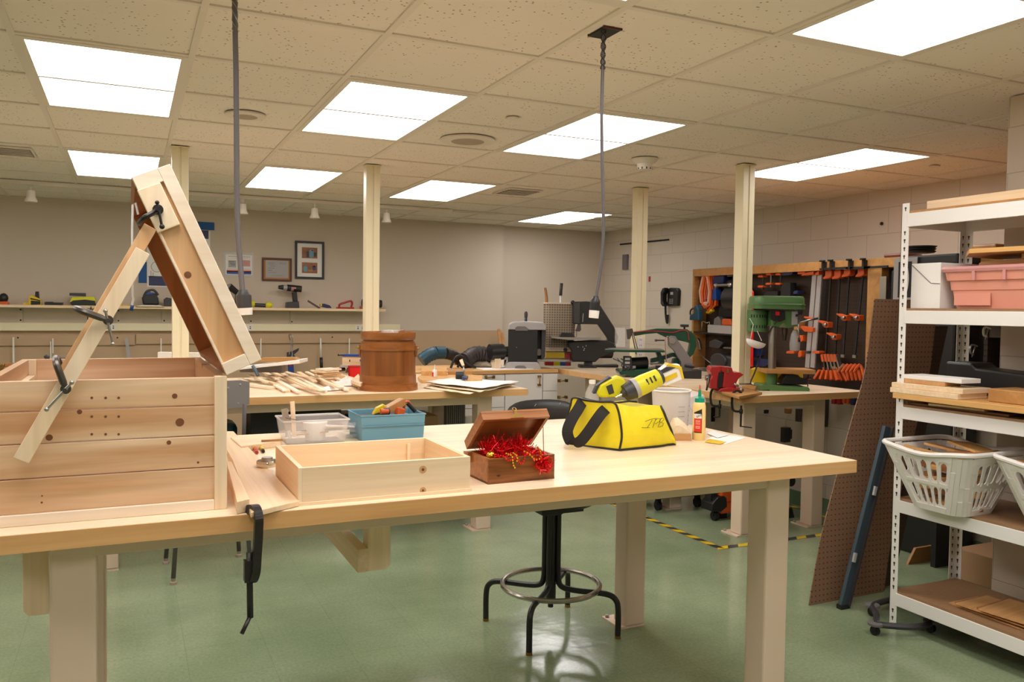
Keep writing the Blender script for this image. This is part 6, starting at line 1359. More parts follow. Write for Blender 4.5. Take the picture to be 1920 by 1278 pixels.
# ================================================================== CLOSET CONTENTS (clamps and tools on the brown pegboard)
PX = 4.46
def cf(u, v, x=PX): return FR(u, v, ax(u, v, x), -PI/2)
def clampbar(u, v0, v1, jaws, barm, label, lean=0., bw=.012, hw=8, grp='bar clamps on the clamp closet', hh=11):
    s = cf(u, v0); t = s.thing('bar_clamp', label, 'clamp', grp)
    build('bar', MB().beam(s.p3(u+hw*.2, v0, 0), s.p3(u+hw*.2+lean, v1, 0), bw, .008, up=(0, 1, 0)), barm, t)
    build('head', MB().prism(s.P([(u-hw*.5, v0+hh*.85), (u-hw*.5, v0), (u+hw, v0), (u+hw, v0+hh), (u+hw*.6, v0+hh*1.3), (u-hw, v0+hh*1.5), (u-hw, v0+hh*1.2)]), -.03, .02, 'y'), 'orange', t, bev=.004)
    for vj in jaws:
        uu = u+lean*(vj-v0)/max(1, v1-v0)
        j = build('sliding_jaw', MB().prism(s.P([(uu-hw*1.5, vj+2), (uu-hw*1.5, vj-.5), (uu+hw*.3, vj+2.2), (uu+hw*.95, vj+2.5), (uu+hw*.95, vj+13), (uu-hw*.1, vj+12.5), (uu-hw*.3, vj+7)]), -.03, .02, 'y'), 'orange', t, bev=.004)
        build('screw', MB().cyl(s.p3(uu+hw*.1, vj+8, -.04), s.p3(uu+hw*.9, vj+7, -.04), .010, n=10), 'steel', j)
    build('end_stop', MB().rbox(s.p3(u+hw*.2+lean, v1, 0), (.03, .015, .02)), 'steel', t)
clampbar(1557, 507, 668, [601], 'ink', 'leftmost dark bar clamp on the closet, its lower jaw highest of the left pair', -6)
clampbar(1574, 507, 690, [624], 'ink', 'second dark bar clamp, its lower jaw hanging lowest', -6)
clampbar(1592, 503, 668, [588], 'ink', 'third dark bar clamp from the left with its jaw at mid height', -8)
clampbar(1618, 503, 669, [588], 'ink', 'dark bar clamp nearest the wooden frame upright', -12)
for u, lean, l, d in ((1527, -8, 'long silver bar clamp beside the drill press, left one of two', 0), (1537, -8, 'long silver bar clamp beside the drill press, right one of two', 4)):
    s = cf(u, 512); t = s.thing('bar_clamp', l, 'clamp', 'long silver bar clamps')
    build('bar', MB().beam(s.p3(u+1, 515, 0), s.p3(u+lean, 690, 0), .040, .012, up=(0, 1, 0)), 'lgrey', t)
    build('head', MB().prism(s.P([(u-20+d*4, 516), (u-14+d*3, 511), (u+4, 508), (u+4, 515), (u-10+d*2, 516)]), -.03, .02, 'y'), 'orange', t, bev=.003)
    if d == 0: build('jaw', MB().prism(s.P([(u-18, 614), (u-16, 611), (u+6, 614), (u+6, 622), (u-10, 622)]), -.03, .02, 'y').prism(s.P([(u-12, 596), (u-12, 593), (u+3, 596), (u+3, 600)]), -.03, .02, 'y'), 'orange', t, bev=.003)
sm = [(1431, 518, 537), (1446, 514, 532), (1464, 514, 532)]
for i, (u, a, b) in enumerate(sm):
    s = cf(u, a); t = s.thing('trigger_clamp', ['small orange clamp in the top row, right behind the post', 'small orange clamp second in the top row above the drill press', 'small orange clamp third in the top row above the drill press'][i], 'clamp', 'small orange clamps above the drill press')
    build('bar', MB().beam(s.p3(u, a, 0), s.p3(u, b+6, 0), .012, .006, up=(0, 1, 0)), 'steel' if i == 1 else 'dkgrey', t)
    for v in (a, b): build('jaw', MB().prism(s.P([(u-5, v+1), (u-4, v-2), (u+4, v-2), (u+5, v+1), (u+4, v+2), (u-4, v+2)]), -.03, .02, 'y'), 'orange', t, bev=.003)
for i, (u, v, w_, h_, mm, l) in enumerate(((1508, 511, 14, 6, 'orange', 'flat orange clamp head left of the long silver clamps'), (1450, 555, 26, 18, 'black', 'dark hanging tool above the belt cover of the drill press'), (1478, 545, 18, 30, 'ink', 'black bag of tools on the closet pegboard behind the drill press'),
        (1497, 548, 8, 6, 'navy', 'small navy tool on the closet pegboard'), (1481, 512, 20, 8, 'navy', 'navy handle hanging at the top of the closet'), (1421, 660, 14, 20, 'navy', 'navy clamp bundle right of the long red level'), (1433, 680, 30, 14, 'navy', 'navy clamp lying at the bottom of the closet behind the drill press'),
        (1487, 660, 14, 5, 'orange', 'orange clamp jaw low behind the drill press column'), (1505, 663, 6, 12, 'orange', 'small upright orange clamp low behind the drill press'), (1506, 634, 10, 12, 'orange', 'orange clamp body behind the feed handles'), (1518, 660, 6, 5, 'dkgrey', 'grey clamp end low beside the silver bars'),
        (1490, 640, 12, 34, 'glassy', 'clear hanging bottle behind the drill press'), (1535, 660, 14, 5, 'orange', 'flat orange jaw right of the long silver clamps'), (1499, 610, 10, 16, 'oak', 'wooden handle hanging behind the feed handles'), (1497, 575, 5, 30, 'dkgrey', 'dark grey bar hanging right of the drill press cover'))):
    s = cf(u, v+h_/2); n_ = {'glassy': 'hanging_bottle', 'oak': 'wooden_mallet'}.get(mm, 'trigger_clamp' if mm == 'orange' else 'hanging_tool')
    if mm == 'glassy': mb = MB().lathe([(.001, 0), (.035, 0), (.04, .05), (.03, .12), (.015, .15), (.001, .15)], n=16)
    else: mb = MB().prism(s.P([(u-w_/2, v+h_/2), (u-w_/2, v-h_*.2), (u-w_*.2, v-h_/2), (u+w_/2, v-h_/2), (u+w_/2, v+h_*.3), (u+w_*.2, v+h_/2)]), -.03, .03, 'y')
    mb.cyl((0, 0, (h_/2)*s.s), (0, .07, (h_/2)*s.s), .004, n=6)
    single(n_, mb, mm, l, 'clamp' if 'clamp' in n_ else 'tool', loc=s.p, rz=s.rz, bev=.006 if mm != 'glassy' else 0)
# orange spring clamps in two bunches
for i in range(5):
    s = cf(1549+i*5, 664); u = 1549+i*6
    t = s.thing('spring_clamp', 'orange and steel spring clamp in the left fan of spring clamps', 'clamp', 'left fan of spring clamps')
    build('handles', MB().beam(s.p3(u-6+i, 694, -.02), s.p3(u-14+i*5, 712, -.03), .02, .03, up=(0, 1, 0)).beam(s.p3(u-2+i*1.5, 688, 0), s.p3(u+2+i*4, 712, 0), .02, .03, up=(0, 1, 0)), 'orange', t, bev=.005)
    build('jaw_plates', MB().beam(s.p3(u-4, 665, 0), s.p3(u+1+i, 694, 0), .012, .03, up=(0, 1, 0)), 'steel' if i else 'darksteel', t); build('tip', MB().beam(s.p3(u-6, 664, 0), s.p3(u-3, 678, 0), .022, .034, up=(0, 1, 0)), 'orange', t, bev=.004)
for i in range(5):
    u = 1583+i*7.5; s = cf(u, 682)
    t = s.thing('spring_clamp', 'all orange spring clamp in the right fan of spring clamps', 'clamp', 'right fan of spring clamps')
    build('handles', MB().tube(smooth_path([s.p3(u, 683, 0), s.p3(u+4, 692, 0), s.p3(u+7, 702, 0), s.p3(u+9, 712, 0)], 4), [.006, .007, .009, .010, .011, .012, .0125, .0125, .0125, .012, .011, .010, .009], 8), 'orange', t)
    build('jaws', MB().tube([s.p3(u, 683, 0), s.p3(u-3, 690, -.02), s.p3(u-6, 698, -.03)], [.012, .010, .006], 6), 'orange' if i else 'scrapd', t)
single('shelf_strip', MB().box(-.05, 1.35, -.03, .05, -.03, 0), 'ink', 'dark ledge under the spring clamps at the closet bottom', 'ledge', loc=ax(1530, 722, 4.45), rz=-PI/2)
# clamps hanging below the closet opening
for i, (u, v0, v1, w_, mm, l) in enumerate(((1565, 744, 757, 8, 'red', 'red clamp hanging under the closet, left of the orange ones'), (1575, 744, 758, 7, 'red', 'second red clamp hanging under the closet'), (1585, 742, 756, 6, 'orange', 'orange clamp hanging under the closet, left one'), (1592, 742, 757, 6, 'orange', 'orange clamp hanging under the closet, right one'),
        (1601, 744, 759, 8, 'navy', 'navy clamp hanging under the closet next to the leaning pegboard'), (1546, 746, 800, 7, 'darksteel', 'long grey saw-like tool hanging beside the bench leg'), (1538, 748, 790, 4, 'red', 'thin red tool hanging beside the bench leg'), (1497, 766, 790, 7, 'darksteel', 'grey flat tool hanging under the bench top'), (1477, 765, 775, 8, 'oak', 'small wooden knob hanging under the right workbench'), (1436, 768, 775, 3, 'ink', 'small black hook on the wall under the workbench'), (1370, 775, 795, 4, 'oak', 'screwdriver with red top hanging under the vise'), (1336, 763, 790, 2, 'ink', 'thin black wire tool hanging under the vise'))):
    s = cf(u, v1, 4.39); mb = MB().prism(s.P([(u-w_/2, v1), (u-w_/2, v0), (u+w_/2, v0), (u+w_*.3, v1)]), -.015, .022, 'y')
    single('hanging_clamp' if mm in ('red', 'orange', 'navy') and w_ > 4 else 'hanging_tool', mb, mm, l, 'clamp' if mm in ('red', 'orange', 'navy') and w_ > 4 else 'tool', loc=s.p, rz=s.rz, bev=.003)
# left end of the closet
def coil(u, v0, v1, w_, n, r, mm, label, name='cord_coil', x=4.46):
    s = cf(u, v1, x); mb = MB(); rn = random.Random(int(u))
    for k in range(n):
        a = rn.uniform(.55, 1)*w_/2; e = rn.uniform(-2, 2); y = rn.uniform(-.04, .02)
        mb.tube([s.p3(*q, y) for q in [(u+e-a*.5, v0+3), (u+e-a, (v0+v1)/2), (u+e-a*.7, v1-8), (u+e, v1+rn.uniform(-6, 3)), (u+e+a*.7, v1-8), (u+e+a*.9, (v0+v1)/2), (u+e+a*.4, v0+3), (u+e, v0)]], r, 6, closed=True)
    return single(name, mb, mm, label, 'cord', loc=s.p, rz=s.rz)
coil(1332, 515, 580, 28, 6, .012, 'orange', 'coiled orange extension cord hanging at the left end of the closet', x=4.46)
coil(1325, 517, 574, 20, 7, .010, 'cream', 'coiled cream extension cord hanging over the orange one', x=4.46)
def blob(name, pts, x, d, mm, label, cat, bev=.01):
    u, v = pts[0]; s = cf(u, max(p[1] for p in pts), x); return single(name, MB().prism(s.P(pts), -d/2, d/2, 'y'), mm, label, cat, loc=s.p, rz=s.rz, bev=bev)
blob('cord_plug', [(1326, 588), (1326, 583), (1336, 578), (1338, 583), (1330, 588)], 4.46, .04, 'yellow', 'yellow plug hanging below the coiled cords', 'plug')
blob('leather_strap', [(1302, 592), (1303, 518), (1308, 518), (1312, 526), (1311, 592)], 4.46, .05, 'scrapd', 'brown strap hanging at the left edge of the closet', 'strap')
blob('blue_clamp', [(1296, 600), (1297, 590), (1304, 586), (1304, 574), (1309, 570), (1313, 580), (1314, 600)], 4.36, .05, 'hoseb', 'dark blue clamp hung on the left frame of the closet', 'clamp')
s = cf(1300, 590, 4.36); single('ring_clamp', MB().ringpt(s.p3(1299, 586), .035, .008, 20, 6, ax='y').cyl((0, 0, 0), (0, .05, 0), .006, n=6), 'darksteel', 'round dark ring clamp left of the closet frame', 'clamp', loc=s.p, rz=s.rz)
s = cf(1365, 595, 4.46); t = s.thing('motor_head', 'big black machine head hanging in the closet left of the right post', 'machine')
build('drum', MB().cyl(s.p3(1370, 560, -.01), s.p3(1400, 560, -.01), .10, n=24), 'black', t); build('bracket', MB().prism(s.P([(1346, 595), (1346, 580), (1356, 562), (1354, 530), (1364, 524), (1384, 524), (1384, 595)]), .0, .06, 'y'), 'black', t, bev=.01)
build('lever', MB().cyl(s.p3(1352, 535, -.06), s.p3(1378, 535, -.06), .012, n=8).sph(s.p3(1352, 535, -.06), .020).sph(s.p3(1378, 535, -.06), .022), 'steel', t); build('top_post', MB().cyl(s.p3(1374, 518, 0), s.p3(1374, 530, 0), .012, n=8).prism(s.P([(1368, 519), (1370, 516), (1380, 516), (1381, 519)]), -.04, .04, 'y'), 'darksteel', t)
blob('blue_tool_bag', [(1332, 560), (1336, 545), (1346, 540), (1348, 562), (1325, 562)], 4.46, .06, 'blue', 'blue strap bag hanging beside the coiled cords', 'bag')
blob('navy_gloves', [(1340, 535), (1342, 518), (1362, 516), (1360, 532)], 4.46, .06, 'navy', 'navy tool hanging at the top left of the closet', 'tool')
blob('orange_tool', [(1360, 610), (1360, 597), (1376, 597), (1380, 610)], 4.46, .08, 'orange', 'orange and grey power tool on the closet shelf', 'power tool')
blob('grey_router', [(1344, 610), (1345, 597), (1352, 592), (1358, 600), (1358, 610)], 4.46, .08, 'grey', 'small grey motor on the closet shelf', 'motor')
s = cf(1356, 625, 4.45); single('metal_tray', MB().prism(s.P([(1335, 624), (1335, 609), (1379, 610), (1379, 625)]), -.05, .06, 'y'), 'lgrey', 'white metal tray on the closet shelf', 'tray', loc=s.p, rz=s.rz, bev=.003)
s = cf(1340, 627, 4.46); single('closet_shelf', MB().prism(s.P([(1302, 625), (1302, 622), (1384, 624), (1384, 627)]), -.05, .07, 'y'), 'ink', 'dark shelf across the left bay of the closet', 'shelf', loc=s.p, rz=s.rz)
s = cf(1322, 620, 4.45); single('wire_rack', MB().tube([s.p3(1316, 620), s.p3(1316, 603), s.p3(1320, 602), s.p3(1326, 605), s.p3(1330, 603), s.p3(1331, 620)], .007, 6), 'chrome', 'bent chrome wire rack on the closet shelf', 'rack', loc=s.p, rz=s.rz)
s = cf(1360, 700, 4.45); t = s.thing('bench_grinder', 'dark grey bench grinder in the bottom left of the closet', 'grinder')
build('guard', MB().prism(s.P(arc(1352, 677, 15, 0, 360, 24)), -.04, .06, 'y'), 'dkgrey', t, bev=.01); build('motor', MB().prism(s.P([(1354, 694), (1354, 664), (1384, 668), (1384, 698)]), -.02, .10, 'y'), 'dkgrey', t, bev=.02); build('base', MB().prism(s.P([(1340, 715), (1344, 690), (1384, 690), (1384, 715)]), -.02, .1, 'y'), 'black', t)
blob('hand_plane', [(1334, 650), (1334, 640), (1345, 634), (1360, 640), (1352, 652)], 4.46, .06, 'dkgrey', 'dark curved tool hanging below the closet shelf', 'tool')
blob('grey_bar_tool', [(1360, 653), (1360, 650), (1378, 650), (1378, 653)], 4.46, .05, 'grey', 'short grey bar under the closet shelf', 'tool')
blob('pliers', [(1305, 652), (1304, 634), (1308, 632), (1312, 640), (1315, 654), (1311, 655)], 4.46, .02, 'steel', 'silver pliers hanging at the left of the closet', 'pliers', .002)
s = cf(1320, 690, 4.45); single('thin_rod', MB().cyl(s.p3(1310, 664, 0), s.p3(1336, 679, -.02), .004, n=6).cyl(s.p3(1336, 679, -.02), s.p3(1336, 700, .05), .004, n=6), 'steel', 'thin slanting metal rod low in the closet', 'rod', loc=s.p, rz=s.rz)
blob('dust_pan', [(1300, 706), (1302, 690), (1318, 686), (1320, 706)], 4.46, .1, 'beige', 'pale dusty pan behind the belt sander', 'dustpan')
for i, u in enumerate((1548, 1563, 1598, 1624)):
    s = cf(u, 492, 4.40); v = 491-i*1.2
    single('black_hook', MB().box(-.008, .008, -.03, .01, -.06, 0).cyl((0, -.03, -.0), (0, -.03, .012), .02, n=10).rbox((.09 if i % 2 else .07, -.02, -.05), (.2, .012, .014)), 'ink', ['black hook on the closet top rail, first from the left', 'black hook on the closet top rail, second from the left', 'black hook on the closet top rail, third from the left', 'black hook on the closet top rail nearest the shelving'][i], 'hook', 'hooks on the closet rail', loc=ax(u, v, 4.40), rz=-PI/2)
# on top of the closet and in its near bay, seen through the shelving
s = cf(1660, 484, 4.55); 
def topbox(u0, v0, u1, v1, x, d, mm, label, name, cat, bev=.01, zb=None):
    a = ax(u0, v1, x); b = ax(u1, v0, x); z0_ = zb if zb is not None else a.z
    return wsingle(name, MB().box(x, x+d, min(a.y, b.y), max(a.y, b.y), z0_, b.z), mm, label, cat, bev=bev)
topbox(1656, 474, 1690, 484, 4.45, .2, 'maroon', 'dark red box on top of the closet beside the shelving', 'red_box', 'box', zb=1.761)
a_ = ax(1668, 500, 4.15); zk = a_.z
cab = topbox(1668, 500, 1795, 575, 4.15, .22, 'black', 'tall black tool cabinet with an oval badge, seen behind the shelving post', 'tool_cabinet', 'cabinet', .015, zb=0)
topbox(1694, 474, 1796, 500, 4.16, .20, 'black', 'long black case on the tall cabinet behind the shelving', 'black_case', 'case', .012, zb=ax(1668, 500, 4.15).z-.0)
topbox(1808, 456, 1868, 480, 4.60, .2, 'oakz', 'brown block of wood with a hole on top of the closet', 'wood_block', 'wood block', zb=1.761)
q = ax(1711, 474, 4.22)
t = thing('sanding_discs', 'stack of dark round plates on the black case behind the shelving', 'plates', (4.28, q.y, q.z))
for k in range(3): build('plate', MB().lathe([(.001, 0), (.08, 0), (.09, .010), (.001, .013)], c=(.004*k, 0, .015*k+.002), n=28), ['dkgrey', 'darksteel', 'dkgrey'][k], t)

q = ax(1698, 524, 4.15)
B = Vector((4.147, q.y, q.z)); bp_ = build('badge_plate', MB().rbox(B, (.006, .16, .26)).rbox(B+Vector((-.004, 0, 0)), (.003, .09, .21), m=1), ['lgrey', 'ink'], cab, world=True, label='grey badge plate')
for nm_, ra, rb2, dx0, mm in (('badge_oval', .03, .095, -.006, 'paper'), ('badge_oval', .022, .08, -.0085, 'red')):
    o = build(nm_, MB().loft([[B+Vector((dx0-dx, ra*math.cos(a), rb2*math.sin(a))) for a in [2*PI*k/24 for k in range(24)]] for dx in (0, .002)]), mm, bp_); o.data.transform(Matrix.Translation(-cab.location))
q = ax(1659, 560, 4.40); a = ax(1659, 518, 4.40); wsingle('steel_strip', MB().box(4.385, 4.40, q.y-.02, q.y+.03, 0, a.z), 'steel', 'shiny steel strip standing in front of the near closet bay', 'steel strip')

# upper right wall
def wr(name, u, v, mb, mm, label, cat, bev=0.): q = ax(u, v, XR); return single(name, mb, mm, label, cat, loc=(XR, q.y, q.z), rz=-PI/2, bev=bev)
q = ax(1265, 574, XR); s = FR(1265, 574, q, -PI/2)
t = s.thing('wall_phone', 'black wall telephone hung left of the clamp closet', 'telephone')
build('phone_base', MB().prism(s.P([(1257, 574), (1257, 542), (1262, 539), (1275, 540), (1278, 545), (1277, 573)]), -.05, .0, 'y'), 'black', t, bev=.01); build('handset', MB().prism(s.P([(1253, 570), (1252.5, 548), (1256, 540), (1260, 539), (1260, 546), (1257, 552), (1257, 564), (1260, 571), (1257, 575)]), -.11, -.045, 'y'), 'black', t, bev=.012)
kp = MB()
for i in range(3):
    for j in range(4): kp.rbox(s.p3(1263+i*2.6, 561+j*2.5, -.052), (.012, .004, .007))
kp.rbox(s.p3(1266.5, 550, -.052), (.05, .004, .03))
build('keypad', kp, 'lgrey', t); build('cord', MB().tube(smooth_path([s.p3(1256, 574, -.06), s.p3(1255.5, 590, -.05), s.p3(1257, 606, -.04), s.p3(1258, 590, -.04)], 5), .012, 6), 'black', t)
q = ax(1269, 604, XR); s3 = FR(1269, 604, q, -PI/2); single('backing_sheet', MB().prism(s3.P([(1251, 650), (1251, 534), (1299, 531), (1299, 660)]), -.012, 0, 'y'), 'wall', 'beige backing sheet behind the wall telephone', 'wall panel', loc=q, rz=-PI/2)
q1, q2 = ax(1163, 458, XR-.012), ax(1254, 449, XR-.012); wsingle('wall_wire', MB().cyl(q1, q2, .009, n=6), 'ink', 'thin dark rod high on the right wall behind the far post', 'rod')
q = ax(1172, 491, XR-.02); wsingle('wall_sensor', MB().box(XR-.03, XR, q.y-.05, q.y+.05, q.z-.09, q.z+.09), 'grey', 'narrow grey plate high on the right wall near the corner', 'wall plate', bev=.005)
q = ax(1217, 523, XR-.01); wsingle('red_tag', MB().box(XR-.008, XR, q.y-.014, q.y+.014, q.z-.03, q.z+.03), 'red', 'tiny red tag on the wall right of the far post', 'tag')
q = ax(1653, 419, XR-.01); wsingle('wall_screw', MB().sph((XR-.01, q.y, q.z), .014), 'ink', 'dark screw in the wall left of the shelving top', 'screw')

# ================================================================== LEANING PANELS
def bent(name, f, nu, nv, th, mm, label, cat='panel'):
    vs = []; fs = []
    for side in (0, 1):
        for j in range(nv+1):
            for i in range(nu+1): p = f(i/nu, j/nv); vs.append((p[0], p[1]+side*th, p[2]))
    o = (nu+1)*(nv+1)
    for j in range(nv):
        for i in range(nu):
            a = j*(nu+1)+i; fs.append((a, a+1, a+nu+2, a+nu+1)); fs.append((o+a, o+a+nu+1, o+a+nu+2, o+a+1))
    for i in range(nu): fs.append((i, o+i, o+i+1, i+1)); a = nv*(nu+1)+i; fs.append((a, a+1, o+a+1, o+a))
    for j in range(nv): a = j*(nu+1); fs.append((a, a+nu+1, o+a+nu+1, o+a)); a += nu; fs.append((a, o+a, o+a+nu+1, a+nu+1))
    return wsingle(name, MB().add(vs, fs), mm, label, cat)
YP = 2.93
ztop = ay(1640, 560, YP).z
edge = [(0, 1517, 1132), (.1, 1528, 1080), (.25, 1545, 1000), (.45, 1573, 900), (.65, 1600, 800), (.82, 1627, 700), (1., 1640, 560)]
def fleft(z):
    P = [ay(u, v, YP) for _, u, v in edge]
    for a, b in zip(P, P[1:]):
        if z <= b.z or b is P[-1]: k = (z-a.z)/(b.z-a.z); return a.x+(b.x-a.x)*max(0, k)
def pf(i, j): z = max(.001, ztop*j); x = fleft(z)+i*.50*(1-.1*j); return (x, YP-.0*i+.02*math.sin(PI*j), z)
bent('pegboard_panel', pf, 6, 14, .005, 'peg', 'tall brown pegboard sheet leaning left of the white shelving', 'pegboard')
YQ = 2.985
def pf2(i, j): z = max(.001, 1.34*j); x = 3.12+.30*j+i*(.46+.05*j); return (x, YQ, z)
bent('pegboard_panel', pf2, 4, 8, .005, 'peg_dark_shade', 'pegboard sheet leaning behind the white shelving, its shade put into the dark colour', 'pegboard')  # unlit part of the leaning board, its shade carried by the darker colour
A = ay(1581, 1136, 2.84); B = ay(1664, 800, 2.86)
t = thing('metal_rail', 'blue-grey metal rail leaning between the pegboard and the shelving post', 'rail', (A.x, 2.84, 0))
d = (B-A).normalized()
build('channel', MB().beam((A.x, 2.84, .012), B, .05, .02, up=(0, 1, 0)), 'bluesteel', t, world=True, bev=.002)
build('lip', MB().beam(Vector((A.x+.018, 2.825, .015)), B+Vector((.018, -.015, 0)), .012, .016, up=(0, 1, 0)), M['dkgrey'], t, world=True)
for (u, v) in ((1603, 1045), (1641, 920)): q = ay(u, v, 2.82); build('latch', MB().rbox((q.x, 2.822, q.z), (.016, .012, .045), (0, .24, 0)), 'lgrey', t, world=True, bev=.002)
build('end_cap', MB().rbox((A.x, 2.84, .01), (.056, .03, .02)), 'black', t, world=True)

# ================================================================== WHITE SHELVING
SX0, SX1, SY0, SY1 = 3.10, 3.52, 1.70, 2.60
t = thing('shelving_unit', 'white boltless steel shelving unit with particle board shelves at the right', 'shelving', ((SX0+SX1)/2, (SY0+SY1)/2, 0))
sz = [(1.782, 1.841), (1.359, 1.416), (.938, .992), (.521, .575), (.101, .158)]
for (x, sx_) in ((SX0, 1), (SX1, -1)):
    for (y, sy_) in ((SY1, -1), (SY0, 1)):
        mb = MB(); w_ = .038
        mb.box(min(x, x+sx_*.002), max(x, x+sx_*.002), min(y, y+sy_*w_), max(y, y+sy_*w_), 0, 1.886)
        mb.box(min(x, x+sx_*w_), max(x, x+sx_*w_), min(y, y+sy_*.002), max(y, y+sy_*.002), 0, 1.886)
        z = 1.865
        while z > .03:
            if not any(a-.004 < z < b+.004 for a, b in sz):
                yy = y+sy_*w_*.5; xx = x-sx_*.0006; xo = x+sx_*.0026
                for xs_ in (xx, xo): mb.prism([(yy+.0052*math.cos(a), z+.0052*math.sin(a)) for a in [2*PI*k/8 for k in range(8)]], xs_-.0004, xs_+.0004, 'x', 1); mb.prism([(yy-.0022, z), (yy-.0022, z-.013), (yy+.0022, z-.013), (yy+.0022, z)], xs_-.0004, xs_+.0004, 'x', 1)
                xc = x+sx_*w_*.5; yo = y+sy_*.0026; mb.prism([(xc+.0052*math.cos(a), z+.0052*math.sin(a)) for a in [2*PI*k/8 for k in range(8)]], yo-.0004, yo+.0004, 'y', 1); mb.prism([(xc-.0022, z), (xc-.0022, z-.013), (xc+.0022, z-.013), (xc+.0022, z)], yo-.0004, yo+.0004, 'y', 1)
            z -= .035
        build('post', mb, ['white', 'darksteel'], t, world=True)
for i, (a, b) in enumerate(sz):
    build('beam', MB().box(SX0-.003, SX0+.012, SY0+.002, SY1-.040+.01, a, b), 'white', t, world=True, bev=.002)
    build('beam', MB().box(SX1-.012, SX1-.003, SY0+.038, SY1-.038, a, b), 'white', t, world=True, bev=.002)
    build('beam', MB().box(SX0+.038, SX1-.038, SY1-.012, SY1-.003, a, b), 'white', t, world=True)
    build('beam', MB().box(SX0+.038, SX1-.038, SY0+.003, SY0+.012, a, b), 'white', t, world=True)
    build('shelf_board', MB().box(SX0+.003, SX1-.005, SY0+.015, SY1-.014, b-.002, b+.010), ['shelfboard' if i else 'oak', 'shelfbrown'][0], t, world=True)
# top shelf boards
def brd(name, x0_, x1_, y0_, y1_, z0_, z1_, mm, label, cat='board', rz=0., grp=None, bev=.002):
    return single(name, MB().box(-(x1_-x0_)/2, (x1_-x0_)/2, -(y1_-y0_)/2, (y1_-y0_)/2, 0, z1_-z0_), mm, label, cat, grp, ((x0_+x1_)/2, (y0_+y1_)/2, z0_), rz, bev)
brd('pine_board', 3.13, 3.35, 1.60, 2.50, 1.851, 1.889, 'piney', 'long pale board lying on the top shelf of the white shelving')
# second shelf
t = thing('white_box', 'white cardboard box with a slanted flap on the second shelf', 'box', (3.30, 2.50, 1.426))
build('box_body', MB().box(3.135, 3.46, 2.425, 2.570, 1.426, 1.622), 'paper', t, world=True, bev=.002)
build('flap_seam', MB().beam((3.1335, 2.565, 1.615), (3.1335, 2.47, 1.535), .0022, .0022).beam((3.1335, 2.47, 1.535), (3.1335, 2.425, 1.532), .0022, .0022), 'grey', t, world=True)
t = thing('pink_bin', 'translucent pink plastic storage bin on the second shelf', 'storage bin', (3.30, 2.12, 1.426))
def bring(z, g_, g2=0): return [Vector((x, y, z)) for x, y in rrect(3.135-g_, 3.44+g_, 1.83-g_, 2.395+g_, .03, 4)]
build('bin_body', MB().loft([bring(1.427, -.02), bring(1.50, -.008), bring(1.503, -.004), bring(1.54, .0), bring(1.543, .008), bring(1.58, .014)], 0, False), 'pinkbin', t, world=True)
build('bin_rim', MB().loft([bring(1.578, .020), bring(1.59, .024), bring(1.60, .022)], 0, False), 'pinklid', t, world=True)
for y in (2.26, 2.13, 2.0): build('rib', MB().rbox((3.118, y, 1.562), (.008, .012, .04)), 'pinklid', t, world=True)
build('label_panel', MB().rbox((3.140, 2.28, 1.465), (.004, .16, .05)), 'pinkbin', t, world=True)
single('plywood_piece', MB().prism([(-.20, 0), (.25, 0), (.25, .45), (.0, .45), (-.20, .32)], 0, .018, 'z'), 'ply', 'pale plywood piece on top of the wood lying over the pink bin', 'board', loc=(3.30, 1.95, 1.648), rz=.1, bev=.001)
o = bpy.context.scene.objects[-1] if False else None
single('plywood_piece', MB().prism([(-.1, -.17), (.12, -.12), (.16, .02), (.1, .17), (-.02, .2), (-.12, .08)], 0, .02, 'z'), 'ply', 'smaller tan plywood offcut lying directly on the pink bin', 'board', loc=(3.32, 2.20, 1.603), rz=-.2, bev=.001)
single('plywood_piece', MB().prism([(-.09, -.17), (.09, -.17), (.09, .12), (-.06, .15)], 0, .02, 'z'), 'scrap', 'lower wood offcut bridging the pink bin rim', 'board', loc=(3.28, 1.98, 1.6245), rz=.3, bev=.001)
# third shelf
brd('plywood_board', 3.06, 3.42, 1.62, 2.585, 1.030, 1.054, 'ply', 'long honey coloured plywood board overhanging the third shelf')
brd('pine_offcut', 3.13, 3.3, 2.1, 2.56, 1.003, 1.012, 'shelfboard', 'thin brown board lying flat on the third shelf, under the others')
brd('pine_offcut', 3.11, 3.2, 2.2, 2.44, 1.0125, 1.022, 'pine', 'short pale strip peeking out under the honey plywood', rz=.1)
brd('pine_offcut', 3.13, 3.40, 1.75, 2.0, 1.003, 1.0295, 'scrapd', 'dark offcut supporting the near end of the honey plywood')
brd('pine_plank', 3.06, 3.24, 2.27, 2.60, 1.0545, 1.077, 'pine', 'lower of two pine boards stacked over the honey plywood')
brd('pine_plank', 3.07, 3.25, 2.26, 2.60, 1.0775, 1.099, 'pine', 'upper of two pine boards stacked over the honey plywood', rz=.02)
brd('pine_scrap', 3.10, 3.20, 2.36, 2.56, 1.0995, 1.117, 'scrap', 'small brown and pale scrap between the pine boards and the white board')
brd('white_board', 3.10, 3.22, 2.285, 2.565, 1.1175, 1.136, 'paper', 'clean white painted board on top of the stacked pine boards')
brd('wood_beam', 3.13, 3.30, 1.75, 2.19, 1.0545, 1.108, 'oak', 'thick tan timber block with a grey stain on the third shelf', bev=.004)
bc = MB(); bc.prism([(1.98, 1.055), (2.54, 1.055), (2.55, 1.19), (2.42, 1.19), (2.40, 1.17), (2.10, 1.155), (1.98, 1.11)], 3.345, 3.49, 'x')
wsingle('black_tool_case', bc, 'black', 'angular black plastic tool case at the back of the third shelf', 'case', bev=.01)
brd('blue_case', 3.36, 3.48, 1.70, 1.93, 1.0545, 1.155, 'blue', 'blue plastic edge at the right end of the third shelf', 'case', bev=.006)
